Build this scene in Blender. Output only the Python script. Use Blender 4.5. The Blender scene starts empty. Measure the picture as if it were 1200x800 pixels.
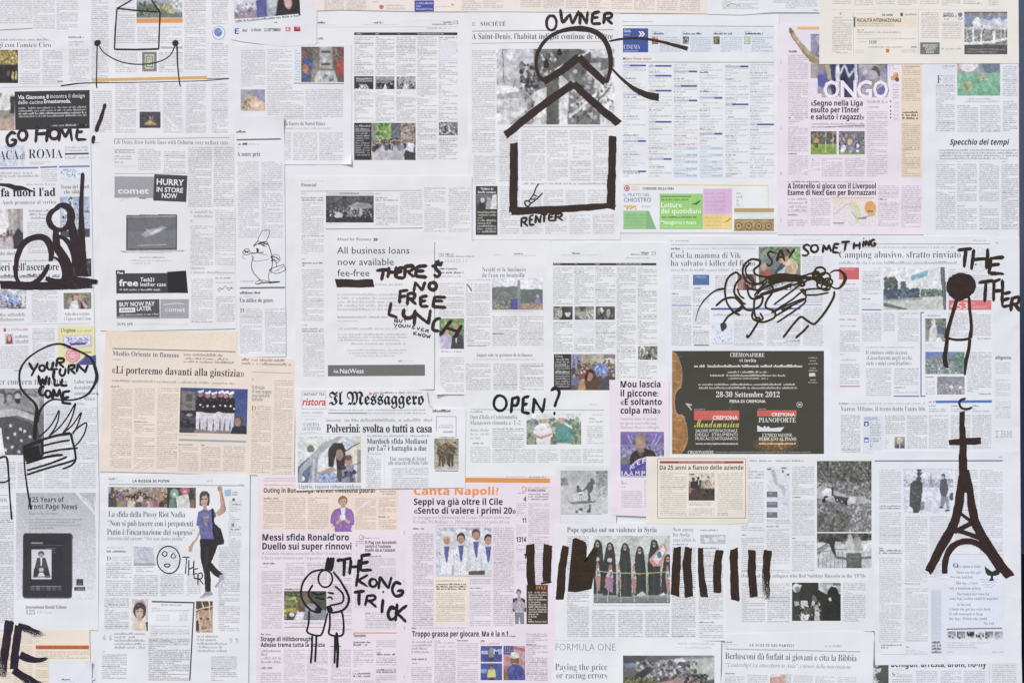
import bpy, math, random
import numpy as np
from mathutils import Vector

# ------------------------------------------------------------------ camera, world, sun, exposure
SC = bpy.context.scene
U = 0.002                         # one photograph pixel on the board = 2 mm
def wx(x): return (x - 600.0) * U
def wz(y): return (400.0 - y) * U + 1.5

cam = bpy.data.cameras.new('camera'); cam.sensor_width = 36.0; cam.lens = 50.0
cam_o = bpy.data.objects.new('camera', cam); SC.collection.objects.link(cam_o)
cam_o.location = (0.0, -(2.4 * 50.0 / 36.0) - 0.0015, 1.5)
cam_o.rotation_euler = (math.radians(90), 0, 0)
cam.clip_end = 200.0; cam.clip_start = 0.05
SC.camera = cam_o

SUN_EL, SUN_AZ = math.radians(48), math.radians(-38)      # azimuth measured from the board's normal, towards the left
world = bpy.data.worlds.new('World'); SC.world = world; world.use_nodes = True
wn = world.node_tree
sky = wn.nodes.new('ShaderNodeTexSky'); sky.sky_type = 'NISHITA'; sky.sun_disc = False
sky.sun_elevation = SUN_EL; sky.sun_rotation = math.radians(180) - SUN_AZ
bg = wn.nodes['Background']; bg.inputs['Strength'].default_value = 0.085
wn.links.new(sky.outputs['Color'], bg.inputs['Color'])
sun = bpy.data.lights.new('sun', 'SUN'); sun.energy = 1.5; sun.angle = math.radians(14); sun.color = (1.0, 0.90, 0.785)
sun_o = bpy.data.objects.new('sun', sun); SC.collection.objects.link(sun_o)
d = Vector((math.sin(SUN_AZ) * math.cos(SUN_EL), -math.cos(SUN_AZ) * math.cos(SUN_EL), math.sin(SUN_EL)))
sun_o.rotation_euler = d.to_track_quat('Z', 'Y').to_euler(); sun_o.location = d * 6
SC.view_settings.view_transform = 'Standard'; SC.view_settings.look = 'None'
SC.view_settings.exposure = 1.06; SC.view_settings.gamma = 1.0
SC.cycles.max_bounces = 4; SC.cycles.transparent_max_bounces = 12

# ------------------------------------------------------------------ colours
def hx(s):
    if isinstance(s, tuple): return s
    if len(s) == 3: s = ''.join(c * 2 for c in s)
    return tuple(int(s[i:i + 2], 16) / 255.0 for i in (0, 2, 4))
def lin(c):
    c = np.asarray(c, float)
    return np.where(c <= 0.04045, c / 12.92, ((c + 0.055) / 1.055) ** 2.4)
def lc(s): return tuple(float(v) for v in lin(hx(s)))

# ------------------------------------------------------------------ materials
class NT:
    def __init__(s, name):
        s.m = bpy.data.materials.new(name); s.m.use_nodes = True
        s.t = s.m.node_tree; s.b = s.t.nodes['Principled BSDF']; s.out = s.t.nodes['Material Output']
    def n(s, typ, **kw):
        nd = s.t.nodes.new(typ)
        for k, v in kw.items():
            if k.startswith('i_'):
                key = k[2:]; nd.inputs[int(key) if key.isdigit() else key].default_value = v
            else: setattr(nd, k, v)
        return nd
    def l(s, a, b): s.t.links.new(a, b)
    def mth(s, op, a, b=None, c=None):
        nd = s.n('ShaderNodeMath', operation=op)
        for i, v in enumerate((a, b, c)):
            if v is None: continue
            if isinstance(v, (int, float)): nd.inputs[i].default_value = v
            else: s.l(v, nd.inputs[i])
        return nd.outputs[0]
    def mix(s, f, a, b, typ='MIX'):
        nd = s.n('ShaderNodeMix', data_type='RGBA', blend_type=typ)
        for i, v in ((0, f), (6, a), (7, b)):
            if isinstance(v, (int, float)): nd.inputs[i].default_value = v
            elif isinstance(v, tuple): nd.inputs[i].default_value = v + (1.0,)
            else: s.l(v, nd.inputs[i])
        return nd.outputs[2]
    def noise(s, vec, scale, detail=2.0, rough=0.5, dist=0.0, typ=None, dim='3D'):
        nd = s.n('ShaderNodeTexNoise', noise_dimensions=dim)
        if typ: nd.noise_type = typ
        nd.inputs['Scale'].default_value = scale; nd.inputs['Detail'].default_value = detail
        nd.inputs['Roughness'].default_value = rough; nd.inputs['Distortion'].default_value = dist
        s.l(vec, nd.inputs['Vector']); return nd.outputs[0]
    def wnoise(s, a, b, c=None):
        cb = s.n('ShaderNodeCombineXYZ')
        for i, v in enumerate((a, b, c)):
            if v is None: continue
            if isinstance(v, (int, float)): cb.inputs[i].default_value = v
            else: s.l(v, cb.inputs[i])
        w = s.n('ShaderNodeTexWhiteNoise', noise_dimensions='3D'); s.l(cb.outputs[0], w.inputs['Vector']); return w
    def attr(s, name, typ='OBJECT'):
        return s.n('ShaderNodeAttribute', attribute_type=typ, attribute_name=name)
    def pos(s): 
        return s.n('ShaderNodeNewGeometry').outputs['Position']
    def relief(s, amount=1.0):
        """paste wrinkles and paper grain, the same on the paper and on what is printed on it"""
        p = s.pos(); sd = s.attr('seed').outputs['Fac']
        off = s.n('ShaderNodeVectorMath', operation='ADD'); s.l(p, off.inputs[0])
        cb = s.n('ShaderNodeCombineXYZ'); s.l(sd, cb.inputs[0]); s.l(sd, cb.inputs[2]); s.l(cb.outputs[0], off.inputs[1])
        mp = s.n('ShaderNodeMapping'); mp.inputs['Rotation'].default_value = (0, 0.32, 0); mp.inputs['Scale'].default_value = (1.0, 1.0, 2.6)
        s.l(off.outputs[0], mp.inputs['Vector'])
        ridge = s.noise(mp.outputs[0], 3.2, 3.0, 0.55, 0.9, 'RIDGED_MULTIFRACTAL')
        soft = s.noise(off.outputs[0], 5.0, 2.0, 0.5, 0.4)
        grain = s.noise(off.outputs[0], 420.0, 2.0, 0.6)
        h = s.mth('MULTIPLY_ADD', ridge, 0.0012, s.mth('MULTIPLY_ADD', soft, 0.0075, s.mth('MULTIPLY', grain, 0.00006)))
        b = s.n('ShaderNodeBump'); b.inputs['Distance'].default_value = 1.0 ; b.inputs['Strength'].default_value = amount
        s.l(h, b.inputs['Height']); s.l(b.outputs[0], s.b.inputs['Normal'])
    def paper(s, colsock):
        """newsprint: soft blotches and a faint ghost of the print on the other side"""
        p = s.pos()
        a = s.noise(p, 9.0, 4.0, 0.6); g = s.noise(p, 900.0, 1.0)
        mp = s.n('ShaderNodeMapping'); mp.inputs['Scale'].default_value = (18, 1, 95); s.l(p, mp.inputs['Vector'])
        gh = s.noise(mp.outputs[0], 1.0, 2.0, 0.6)
        v = s.mth('ADD', 0.925, s.mth('ADD', s.mth('MULTIPLY', a, 0.08), s.mth('ADD', s.mth('MULTIPLY', gh, 0.05), s.mth('MULTIPLY', g, 0.02))))
        cb = s.n('ShaderNodeCombineColor')
        for i in range(3): s.l(v, cb.inputs[i])
        return s.mix(1.0, colsock, cb.outputs[0], 'MULTIPLY')
    def done(s, col, rough=0.85, spec=0.25):
        s.l(col, s.b.inputs['Base Color']); s.b.inputs['Roughness'].default_value = rough
        s.b.inputs['Specular IOR Level'].default_value = spec
        return s.m

def mat_paper():
    t = NT('newsprint_paper'); c = t.n('ShaderNodeObjectInfo').outputs['Color']
    t.relief(); return t.done(t.paper(c))
def mat_solid():
    t = NT('printed_ink'); c = t.n('ShaderNodeObjectInfo').outputs['Color']
    n = t.noise(t.pos(), 260.0, 3.0, 0.7)
    cb = t.n('ShaderNodeCombineColor'); v = t.mth('MULTIPLY_ADD', n, 0.35, 0.83)
    for i in range(3): t.l(v, cb.inputs[i])
    t.relief(); return t.done(t.mix(1.0, c, cb.outputs[0], 'MULTIPLY'), 0.75)
def mat_photo():
    t = NT('printed_picture'); a = t.attr('Col', 'GEOMETRY')
    n = t.noise(t.pos(), 330.0, 3.0, 0.75)
    cb = t.n('ShaderNodeCombineColor'); v = t.mth('MULTIPLY_ADD', n, 0.5, 0.75)
    for i in range(3): t.l(v, cb.inputs[i])
    t.relief(); return t.done(t.mix(1.0, a.outputs['Color'], cb.outputs[0], 'MULTIPLY'), 0.7)
def mat_text(ink):
    t = NT('printed_text_' + ink); paper = t.n('ShaderNodeObjectInfo').outputs['Color']
    uv = t.n('ShaderNodeUVMap', uv_map='lines'); nu = t.n('ShaderNodeUVMap', uv_map='norm')
    sx = t.n('ShaderNodeSeparateXYZ'); t.l(uv.outputs[0], sx.inputs[0])
    sn = t.n('ShaderNodeSeparateXYZ'); t.l(nu.outputs[0], sn.inputs[0])
    u, v = sx.outputs[0], sx.outputs[1]
    seed = t.attr('tseed').outputs['Fac']; amt = t.attr('ink').outputs['Fac']; rag = t.attr('rag').outputs['Fac']
    L = t.mth('FLOOR', v); f = t.mth('FRACT', v)
    q = t.wnoise(L, seed, 3.3); qs = t.n('ShaderNodeSeparateColor'); t.l(q.outputs['Color'], qs.inputs[0])
    isend = t.mth('LESS_THAN', qs.outputs[0], rag)
    endp = t.mth('MULTIPLY_ADD', qs.outputs[1], 0.8, 0.12)
    cut = t.mth('SUBTRACT', 1.0, t.mth('MULTIPLY', isend, t.mth('GREATER_THAN', sn.outputs[0], endp)))
    cu = t.mth('MULTIPLY_ADD', u, 2.9, t.mth('MULTIPLY', qs.outputs[2], 0.8))
    li = t.mth('FLOOR', cu); lf = t.mth('FRACT', cu)
    w = t.wnoise(li, L, seed); ws = t.n('ShaderNodeSeparateColor'); t.l(w.outputs['Color'], ws.inputs[0])
    word = t.mth('GREATER_THAN', ws.outputs[0], 0.095)
    asc = t.mth('MULTIPLY', t.mth('GREATER_THAN', ws.outputs[2], 0.68), 0.22)
    top = t.mth('SUBTRACT', 0.36, asc)
    band = t.mth('MULTIPLY', t.mth('GREATER_THAN', f, top), t.mth('LESS_THAN', f, 0.82))
    stem = t.mth('MULTIPLY', t.mth('LESS_THAN', t.mth('ABSOLUTE', t.mth('SUBTRACT', lf, 0.45)), 0.20), t.mth('LESS_THAN', t.mth('ABSOLUTE', t.mth('SUBTRACT', f, t.mth('MULTIPLY_ADD', ws.outputs[1], 0.2, 0.5))), 0.13))
    inner = t.mth('SUBTRACT', 1.0, t.mth('MULTIPLY', stem, 0.75))
    gap = t.mth('SUBTRACT', 1.0, t.mth('MULTIPLY', t.mth('GREATER_THAN', lf, 0.86), 0.7))
    shade = t.mth('MULTIPLY_ADD', ws.outputs[1], 0.3, 0.7)
    bold = t.mth('MULTIPLY_ADD', t.mth('GREATER_THAN', qs.outputs[2], 0.955), 0.5, 1.0)
    a = t.mth('MULTIPLY', band, t.mth('MULTIPLY', word, t.mth('MULTIPLY', inner, t.mth('MULTIPLY', gap, t.mth('MULTIPLY', shade, t.mth('MULTIPLY', cut, t.mth('MULTIPLY', amt, bold)))))))
    a = t.mth('MINIMUM', a, 1.0)
    t.relief(); return t.done(t.mix(a, t.paper(paper), lc(ink)))
def mat_marker(ink, dry=0.0, name='marker_ink'):
    t = NT(name); uv = t.n('ShaderNodeUVMap', uv_map='lines')
    mp = t.n('ShaderNodeMapping'); mp.inputs['Scale'].default_value = (0.06, 1.5, 1); t.l(uv.outputs[0], mp.inputs['Vector'])
    st = t.noise(mp.outputs[0], 1.0, 3.0, 0.65)
    bl = t.noise(t.pos(), 120.0, 3.0, 0.7)
    c0 = np.array(lc(ink))
    col = t.mix(t.mth('MULTIPLY_ADD', bl, 0.9, t.mth('MULTIPLY_ADD', st, 2.4, -1.25)), tuple(c0 * 0.36), tuple(c0 * 1.1))
    g = t.noise(t.pos(), 420.0, 2.0, 0.6)
    b = t.n('ShaderNodeBump'); b.inputs['Distance'].default_value = 0.00012; t.l(t.mth('ADD', g, st), b.inputs['Height']); t.l(b.outputs[0], t.b.inputs['Normal'])
    t.done(col, 0.5, 0.3)
    if dry > 0:
        sx = t.n('ShaderNodeSeparateXYZ'); nu = t.n('ShaderNodeUVMap', uv_map='norm'); t.l(nu.outputs[0], sx.inputs[0])
        end = t.mth('MULTIPLY', t.mth('POWER', sx.outputs[0], 2.2), dry)
        side = t.mth('MULTIPLY', t.mth('POWER', sx.outputs[1], 2.5), dry * 0.8)
        fine = t.noise(t.pos(), 700.0, 2.0, 0.7)
        k = t.mth('ADD', t.mth('MULTIPLY', st, 0.55), t.mth('ADD', t.mth('MULTIPLY', fine, 0.75), t.mth('ADD', t.mth('MULTIPLY', end, 0.42), t.mth('MULTIPLY', side, 0.3))))
        hole = t.mth('GREATER_THAN', k, 0.96 - dry * 0.13)
        tr = t.n('ShaderNodeBsdfTransparent'); mx = t.n('ShaderNodeMixShader')
        t.l(hole, mx.inputs[0]); t.l(t.b.outputs[0], mx.inputs[1]); t.l(tr.outputs[0], mx.inputs[2]); t.l(mx.outputs[0], t.out.inputs[0])
    return t.m
MATS = {}
def M(key, f, *a):
    if key not in MATS: MATS[key] = f(*a)
    return MATS[key]

# ------------------------------------------------------------------ meshes
def rawmesh(name, verts, faces):
    me = bpy.data.meshes.new(name); me.from_pydata([tuple(map(float, v)) for v in verts], [], [tuple(map(int, f)) for f in faces]); me.update(); return me
def link(name, me, mat, parent=None):
    o = bpy.data.objects.new(name, me); SC.collection.objects.link(o)
    if mat: me.materials.append(mat)
    if parent: o.parent = parent
    return o
def setuv(me, name, arr):
    uv = me.uv_layers.new(name=name)
    li = np.empty(len(me.loops), int); me.loops.foreach_get('vertex_index', li)
    uv.data.foreach_set('uv', np.asarray(arr, np.float32)[li].ravel())

# lettering: the built-in font and the letter shapes it falls back on
BASE = {'s': (0x1D400, 0x1D41A), 'sl': (0x1D400, 0x1D41A), 'sm': (0x1D400, 0x1D41A), 'f': (0x1D56C, 0x1D586), 'si': (0x1D434, 0x1D44E), 'sbi': (0x1D468, 0x1D482), 'm': (0x1D670, 0x1D68A), 'sb': (0x1D5D4, 0x1D5EE), 'sk': (0x1D5D4, 0x1D5EE), 'sx': (0x1D400, 0x1D41A), 'scr': (0x1D4D0, 0x1D4EA)}
OFFS = {'sl': -0.010, 'sm': -0.005, 'gb': 0.022, 'sk': 0.012, 'sx': 0.012, 'f': 0.014, 'gm': 0.010, 'm': 0.012, 'gl': -0.012}
DEACC = {'à': 'a', 'è': 'e', 'ì': 'i', 'ò': 'o', 'ù': 'u', 'é': 'e', 'É': 'E', 'À': 'A', 'È': 'E'}
def conv(s, st):
    if st not in BASE: return s
    A, a = BASE[st]; out = ''
    for c in s:
        c = DEACC.get(c, c)
        if 'A' <= c <= 'Z': out += chr(A + ord(c) - 65)
        elif c == 'h' and st == 'si': out += '\u210e'
        elif 'a' <= c <= 'z': out += chr(a + ord(c) - 97)
        elif '0' <= c <= '9' and st[0] == 's' and st not in ('sb', 'sk'): out += chr(0x1D7CE + ord(c) - 48)
        elif '0' <= c <= '9' and st in ('sb', 'sk'): out += chr(0x1D7EC + ord(c) - 48)
        else: out += c
    return out
def rawtext(s, st, spacing=1.0):
    cu = bpy.data.curves.new('lettering', 'FONT'); cu.body = conv(s, st); cu.resolution_u = 2; cu.offset = OFFS.get(st, 0.0); cu.space_character = spacing
    o = bpy.data.objects.new('lettering', cu); me = o.to_mesh()
    v = np.array([x.co[:2] for x in me.vertices]); f = [tuple(p.vertices) for p in me.polygons]
    o.to_mesh_clear(); bpy.data.objects.remove(o); bpy.data.curves.remove(cu)
    return v, f
CAPS = {}
def caph(st):
    if st not in CAPS:
        v, _ = rawtext('E', st); CAPS[st] = v[:, 1].max()
    return CAPS[st]
def textmesh(s, st, spacing=1.0):
    v, f = rawtext(s, st, spacing)
    if st in BASE:
        for i, c in enumerate(s):
            if c in DEACC:
                x1 = rawtext(s[:i + 1], st, spacing)[0][:, 0].max(); vv = rawtext(DEACC[c], st)[0]
                w = vv[:, 0].max() - vv[:, 0].min(); xc = x1 - w / 2; y = vv[:, 1].max() + 0.05; n = len(v)
                sgn = -1 if c not in 'éÉ' else 1
                q = np.array([(xc - .06, y), (xc + .06, y), (xc + .06 + sgn * .1, y + .15), (xc - .10 + sgn * .1, y + .15)])
                v = np.vstack([v, q]); f = f + [(n, n + 1, n + 2, n + 3)]
    return v, f

# printed pictures, painted as colours on a fine grid
def vnoise(rng, H, Wd, cells):
    gy = max(2, int(cells * H / max(Wd, 1)) + 2); gx = cells + 2
    g = rng.random((gy, gx)); y = np.linspace(0, gy - 1.001, H); x = np.linspace(0, gx - 1.001, Wd)
    iy = y.astype(int); ix = x.astype(int); fy = (y - iy)[:, None]; fx = (x - ix)[None, :]
    fy = fy * fy * (3 - 2 * fy); fx = fx * fx * (3 - 2 * fx)
    a = g[iy][:, ix]; b = g[iy][:, ix + 1]; c = g[iy + 1][:, ix]; e = g[iy + 1][:, ix + 1]
    return (a * (1 - fx) + b * fx) * (1 - fy) + (c * (1 - fx) + e * fx) * fy
def pts(s):
    if isinstance(s, str): return [tuple(float(q) for q in p.split(',')) for p in s.split()]
    return s
def inpoly(px, py, P):
    r = np.zeros(px.shape, bool); n = len(P); j = n - 1
    for i in range(n):
        xi, yi = P[i]; xj, yj = P[j]
        if yi != yj:
            r ^= ((yi > py) != (yj > py)) & (px < (xj - xi) * (py - yi) / (yj - yi) + xi)
        j = i
    return r
def paint(w, h, ops, seed, ss=2.0, detail=False):
    rng = np.random.default_rng(seed); Wd = max(6, int(w * ss)); H = max(6, int(h * ss))
    im = np.ones((H, Wd, 3)) * 0.6; al = np.ones((H, Wd)); asp = w / h
    yy, xx = np.mgrid[0:H, 0:Wd]; X = (xx + .5) / Wd * 100; Y = (yy + .5) / H * 100
    def put(m, c): im[m] = hx(c); al[m] = 1
    def ell(cx, cy, rx, ry, c, rot=0.0):
        x0 = max(0, int((cx - max(rx, ry) - 2) / 100 * Wd) - 1); x1 = min(Wd, int((cx + max(rx, ry) + 2) / 100 * Wd) + 2)
        R = max(rx / asp, ry) if not rot else max(rx * asp, ry, rx)
        y0 = max(0, int((cy - R * 1.6 - 2) / 100 * H) - 1); y1 = min(H, int((cy + R * 1.6 + 2) / 100 * H) + 2)
        if x1 <= x0 or y1 <= y0: return
        dx = X[y0:y1, x0:x1] - cx; dy = Y[y0:y1, x0:x1] - cy
        if rot:
            t = math.radians(rot); dxs = dx * asp; dx, dy = (dxs * math.cos(t) + dy * math.sin(t)) / asp, -dxs * math.sin(t) + dy * math.cos(t)
        m = (dx / rx) ** 2 + (dy / ry) ** 2 < 1
        im[y0:y1, x0:x1][m] = hx(c); al[y0:y1, x0:x1][m] = 1
    for o in ops:
        k = o[0]
        if k == 'cut': al[:] = 0
        elif k == 'g': 
            t = (Y / 100)[..., None]; im[:] = np.array(hx(o[1])) * (1 - t) + np.array(hx(o[2])) * t
        elif k == 'gx':
            t = (X / 100)[..., None]; im[:] = np.array(hx(o[1])) * (1 - t) + np.array(hx(o[2])) * t
        elif k == 'r': put((X >= o[1]) & (Y >= o[2]) & (X <= o[3]) & (Y <= o[4]), o[5])
        elif k == 'e': ell(*o[1:])
        elif k == 'p': put(inpoly(X, Y, pts(o[1])), o[2])
        elif k == 'l':
            P = pts(o[1])
            for a, b in zip(P, P[1:]):
                ax, ay = a[0] * asp, a[1]; bx, by = b[0] * asp, b[1]; dx, dy = bx - ax, by - ay
                t = np.clip(((X * asp - ax) * dx + (Y - ay) * dy) / max(dx * dx + dy * dy, 1e-6), 0, 1)
                put((X * asp - ax - t * dx) ** 2 + (Y - ay - t * dy) ** 2 < (o[2] / 2) ** 2, o[3])
        elif k == 'b':
            _, x0, y0, x1, y1, n, s0, s1, cols = o
            if n >= 12: n, s0, s1 = int(n * 4), s0 * .36, s1 * .45
            for _i in range(n):
                s = rng.uniform(s0, s1); q = rng.uniform(.6, 1.5)
                ell(rng.uniform(x0, x1), rng.uniform(y0, y1), s, s * asp * q, cols[rng.integers(len(cols))])
        elif k == 'crowd':            # heads and shoulders, back rows first
            _, x0, y0, x1, y1, n, s, cols = o[:8]; skin = ['c9a184', 'b98d70', '8d6a55', 'd8b397']
            for yv in sorted(rng.uniform(y0, y1, n)):
                x = rng.uniform(x0, x1); ss_ = s * (0.75 + 0.5 * (yv - y0) / max(1, y1 - y0)); c = cols[rng.integers(len(cols))]
                ell(x, yv + ss_ * asp * 2.6, ss_ * 1.35, ss_ * asp * 2.0, c); 
                ell(x, yv - ss_ * asp * .15, ss_ * .8, ss_ * asp * .95, '2f2a28'); ell(x, yv + ss_ * asp * .2, ss_ * .6, ss_ * asp * .75, skin[rng.integers(4)] if len(o) < 9 else o[8])
        elif k == 'man':              # standing figure: x, top, height, jacket, trousers, skin, hair
            _, x, y, hh, ja, tr, sk, ha = o; a = hh / asp
            put(inpoly(X, Y, [(x - .10 * a, y + .52 * hh), (x + .10 * a, y + .52 * hh), (x + .11 * a, y + hh), (x + .02 * a, y + hh), (x, y + .62 * hh), (x - .03 * a, y + hh), (x - .12 * a, y + hh)]), tr)
            put(inpoly(X, Y, [(x - .07 * a, y + .16 * hh), (x + .07 * a, y + .16 * hh), (x + .16 * a, y + .24 * hh), (x + .17 * a, y + .52 * hh), (x + .10 * a, y + .56 * hh), (x - .10 * a, y + .56 * hh), (x - .17 * a, y + .5 * hh), (x - .16 * a, y + .24 * hh)]), ja)
            ell(x, y + .075 * hh, .062 * a, .078 * hh, ha); ell(x, y + .095 * hh, .05 * a, .062 * hh, sk)
        elif k == 'n': 
            nz = vnoise(rng, H, Wd, o[2]) - .5
            if len(o) > 3: nz += vnoise(rng, H, Wd, o[3]) - .5
            im *= (1 + nz * o[1] * .55)[..., None]
        elif k == 'rgbn':
            for ch in range(3): im[..., ch] *= 1 + (vnoise(rng, H, Wd, o[2]) - .5) * o[1]
        elif k == 'soft':
            for _i in range(o[1]):
                im[:] = (im + np.roll(im, 1, 0) + np.roll(im, -1, 0) + np.roll(im, 1, 1) + np.roll(im, -1, 1)) / 5 if al.min() > 0 else im
        elif k == 'grey':
            g = im @ np.array([.3, .59, .11]); im[:] = g[..., None] * np.array(hx(o[1])) / 0.78
        elif k == 'lift':             # faded print: lighter blacks
            im[:] = im * (1 - o[1]) + o[1] * np.array(hx(o[2]) if len(o) > 2 else (.93, .93, .95))
    if detail:                        # the broken edges and fine tones of a screened press photograph
        a1 = 2.0 * ss / 2; n1 = max(4, int(w / 3.2)); n2 = max(4, int(w / 1.9))
        dx = (vnoise(rng, H, Wd, n1) - .5) * 2 * a1 * detail; dy = (vnoise(rng, H, Wd, n1) - .5) * 2 * a1 * detail
        jj = np.clip(yy + dy, 0, H - 1).astype(int); ii = np.clip(xx + dx, 0, Wd - 1).astype(int); im = im[jj, ii]; al = al[jj, ii]
        t = 1 + detail * (.34 * (vnoise(rng, H, Wd, n2) - .5) + .26 * (vnoise(rng, H, Wd, n1) - .5) + .20 * (vnoise(rng, H, Wd, max(3, int(w / 9))) - .5))
        im = im * t[..., None]; g = im @ np.array([.3, .59, .11]); im = im * .8 + g[..., None] * .2
    gr = rng.normal(0, 1, (H, Wd)); gr = (gr + np.roll(gr, 1, 0) + np.roll(gr, 1, 1) + np.roll(gr, -1, 1)) / 2
    im = im * (1 + .035 * gr[..., None]) + .007 * gr[..., None]
    return np.clip(im, 0, 1), al

PAGES = []; DEPTH = 0.0003
class Page:
    """one pasted newspaper page (a thing); every printed block on it is a child"""
    def __init__(s, label, x0, y0, x1, y1, rot=0.0, col='e9e9ed', poly=None, curl=None, name='newspaper_page', cat='newspaper page'):
        c3 = np.array(hx(col)); k3 = .6 if c3[2] >= c3[0] - .004 and c3[1] >= c3[0] - .02 else (.72 if c3[1] < c3[2] else 1.0); col = tuple(float(v) for v in c3.mean() + k3 * (c3 - c3.mean()))
        s.c = ((x0 + x1) / 2, (y0 + y1) / 2); s.rot = math.radians(rot); s.col = col; s.n = 0; s.seed = (len(PAGES) * 1.731) % 9.0
        hw, hh = (x1 - x0) / 2, (y1 - y0) / 2
        loc = [s.un(p) for p in pts(poly)] if poly else [(-hw, -hh), (hw, -hh), (hw, hh), (-hw, hh)]
        s.poly = [s.to(p) for p in loc]
        xs = [p[0] for p in s.poly]; ys = [p[1] for p in s.poly]; s.bb = (min(xs), min(ys), max(xs), max(ys))
        s.level = 1 + max([p.level for p in PAGES if not (p.bb[2] < s.bb[0] or p.bb[0] > s.bb[2] or p.bb[3] < s.bb[1] or p.bb[1] > s.bb[3])] or [0])
        s.y = -s.level * DEPTH; PAGES.append(s)
        if curl:                      # a corner that lifts off the wall: (x, y, reach, lift in px)
            cx, cy = s.un(curl[:2]); reach, lift = curl[2:]
            nx, ny = int((x1 - x0) / 3) + 1, int((y1 - y0) / 3) + 1
            V = []; 
            for j in range(ny + 1):
                for i in range(nx + 1):
                    lx = -hw + 2 * hw * i / nx; ly = -hh + 2 * hh * j / ny
                    dd = max(0.0, 1 - (abs(lx - cx) + abs(ly - cy)) / reach)
                    V.append((lx * U, -lift * U * dd * dd, -ly * U))
            F = [(j * (nx + 1) + i, (j + 1) * (nx + 1) + i, (j + 1) * (nx + 1) + i + 1, j * (nx + 1) + i + 1) for j in range(ny) for i in range(nx)]
            me = rawmesh(name, V, F)
        else:
            N = len(loc); V = [(x * U, 0, -y * U) for x, y in loc] + [(x * U, 0.00006, -y * U) for x, y in loc]
            F = [tuple(reversed(range(N))), tuple(range(N, 2 * N))] + [(i, (i + 1) % N, N + (i + 1) % N, N + i) for i in range(N)]
            me = rawmesh(name, V, F)
        s.o = link(name, me, M('paper', mat_paper)); s.o.location = (wx(s.c[0]), s.y, wz(s.c[1])); s.o.rotation_euler = (0, s.rot, 0)
        if curl:
            md = s.o.modifiers.new('thickness', 'SOLIDIFY'); md.thickness = 0.0001
            pass
        s.o.color = lc(col) + (1,); s.o['seed'] = s.seed; s.o['label'] = label; s.o['category'] = cat
        if name == 'newspaper_page': s.o['group'] = 'newspaper pages pasted on the wall'
    def un(s, p):
        x, y = p[0] - s.c[0], p[1] - s.c[1]; c, q = math.cos(s.rot), math.sin(s.rot)
        return (x * c + y * q, -x * q + y * c)
    def to(s, p):
        c, q = math.cos(s.rot), math.sin(s.rot); return (s.c[0] + p[0] * c - p[1] * q, s.c[1] + p[0] * q + p[1] * c)
    def off(s): s.n += 1; return -(0.00003 + 0.0000016 * s.n)
    def add(s, name, verts2, faces, mat, col, par=None, rot=0.0, at=(0, 0)):
        """verts2: px offsets (y down) about the measured point `at`"""
        ax, ay = s.un(at); yo = s.off(); c, q = math.cos(math.radians(rot)), math.sin(math.radians(rot))
        v = np.asarray(verts2, float); X = ax + v[:, 0] * c - v[:, 1] * q; Y = ay + v[:, 0] * q + v[:, 1] * c
        V = np.stack([X * U, np.full(len(v), yo), -Y * U], 1)
        me = rawmesh(name, V, faces); o = link(name, me, mat, par.o if isinstance(par, Page) else (par or s.o))
        o.color = lc(col) + (1,); o['seed'] = s.seed
        return o
    def R(s, x0, y0, x1, y1, col, name='colour_panel', par=None, rot=0.0):
        w, h = (x1 - x0) / 2, (y1 - y0) / 2
        return s.add(name, [(-w, h), (w, h), (w, -h), (-w, -h)], [(0, 1, 2, 3)], M('solid', mat_solid), col, par, rot, ((x0 + x1) / 2, (y0 + y1) / 2))
    def G(s, poly, col, name='colour_panel', par=None):
        P = pts(poly); cx = sum(p[0] for p in P) / len(P); cy = sum(p[1] for p in P) / len(P)
        return s.add(name, [(p[0] - cx, p[1] - cy) for p in reversed(P)], [tuple(range(len(P)))], M('solid', mat_solid), col, par, -math.degrees(s.rot), (cx, cy))
    def L(s, x0, y0, x1, y1, w=1.0, col='777', name='rule_line', par=None):
        dx, dy = x1 - x0, y1 - y0; l = math.hypot(dx, dy); a = math.degrees(math.atan2(dy, dx)) - math.degrees(s.rot); w /= 2; l /= 2
        return s.add(name, [(-l, w), (l, w), (l, -w), (-l, -w)], [(0, 1, 2, 3)], M('solid', mat_solid), col, par, a, ((x0 + x1) / 2, (y0 + y1) / 2))
    def C(s, x0, y0, x1, y1, n=1, gap=3.0, p=2.3, ink=0.47, rag=0.14, ic='33333a', bg=None, par=None, name='text_column', rot=0.0):
        w = ((x1 - x0) - gap * (n - 1)) / n; last = None
        for i in range(n):
            a = x0 + i * (w + gap); s.n += 0; hw, hh = w / 2, (y1 - y0) / 2
            o = s.add(name, [(-hw, hh), (hw, hh), (hw, -hh), (-hw, -hh)], [(0, 1, 2, 3)], M('text' + ic, mat_text, ic), bg or s.col, par, rot, (a + hw, y0 + hh))
            nl = max(1, round(2 * hh / p)); pv = 2 * hh / nl
            setuv(o.data, 'lines', [(0, nl), (w / pv, nl), (w / pv, 0), (0, 0)]); setuv(o.data, 'norm', [(0, 1), (1, 1), (1, 0), (0, 0)])
            o['ink'] = float(ink); o['rag'] = float(rag); o['seed'] = s.seed; o['tseed'] = float((s.n * 0.377 + s.seed * 2.1) % 23.0); last = o
        return last
    def S(s, x0, y0, x1, y1, n=1, ink=0.8, p=None, **k):   # a subheading too small to read: n lines
        return s.C(x0, y0, x1, y1, 1, 0, (y1 - y0) / n if not p else p, ink, k.pop('rag', 0.3), name=k.pop('name', 'subheading'), **k)
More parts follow.
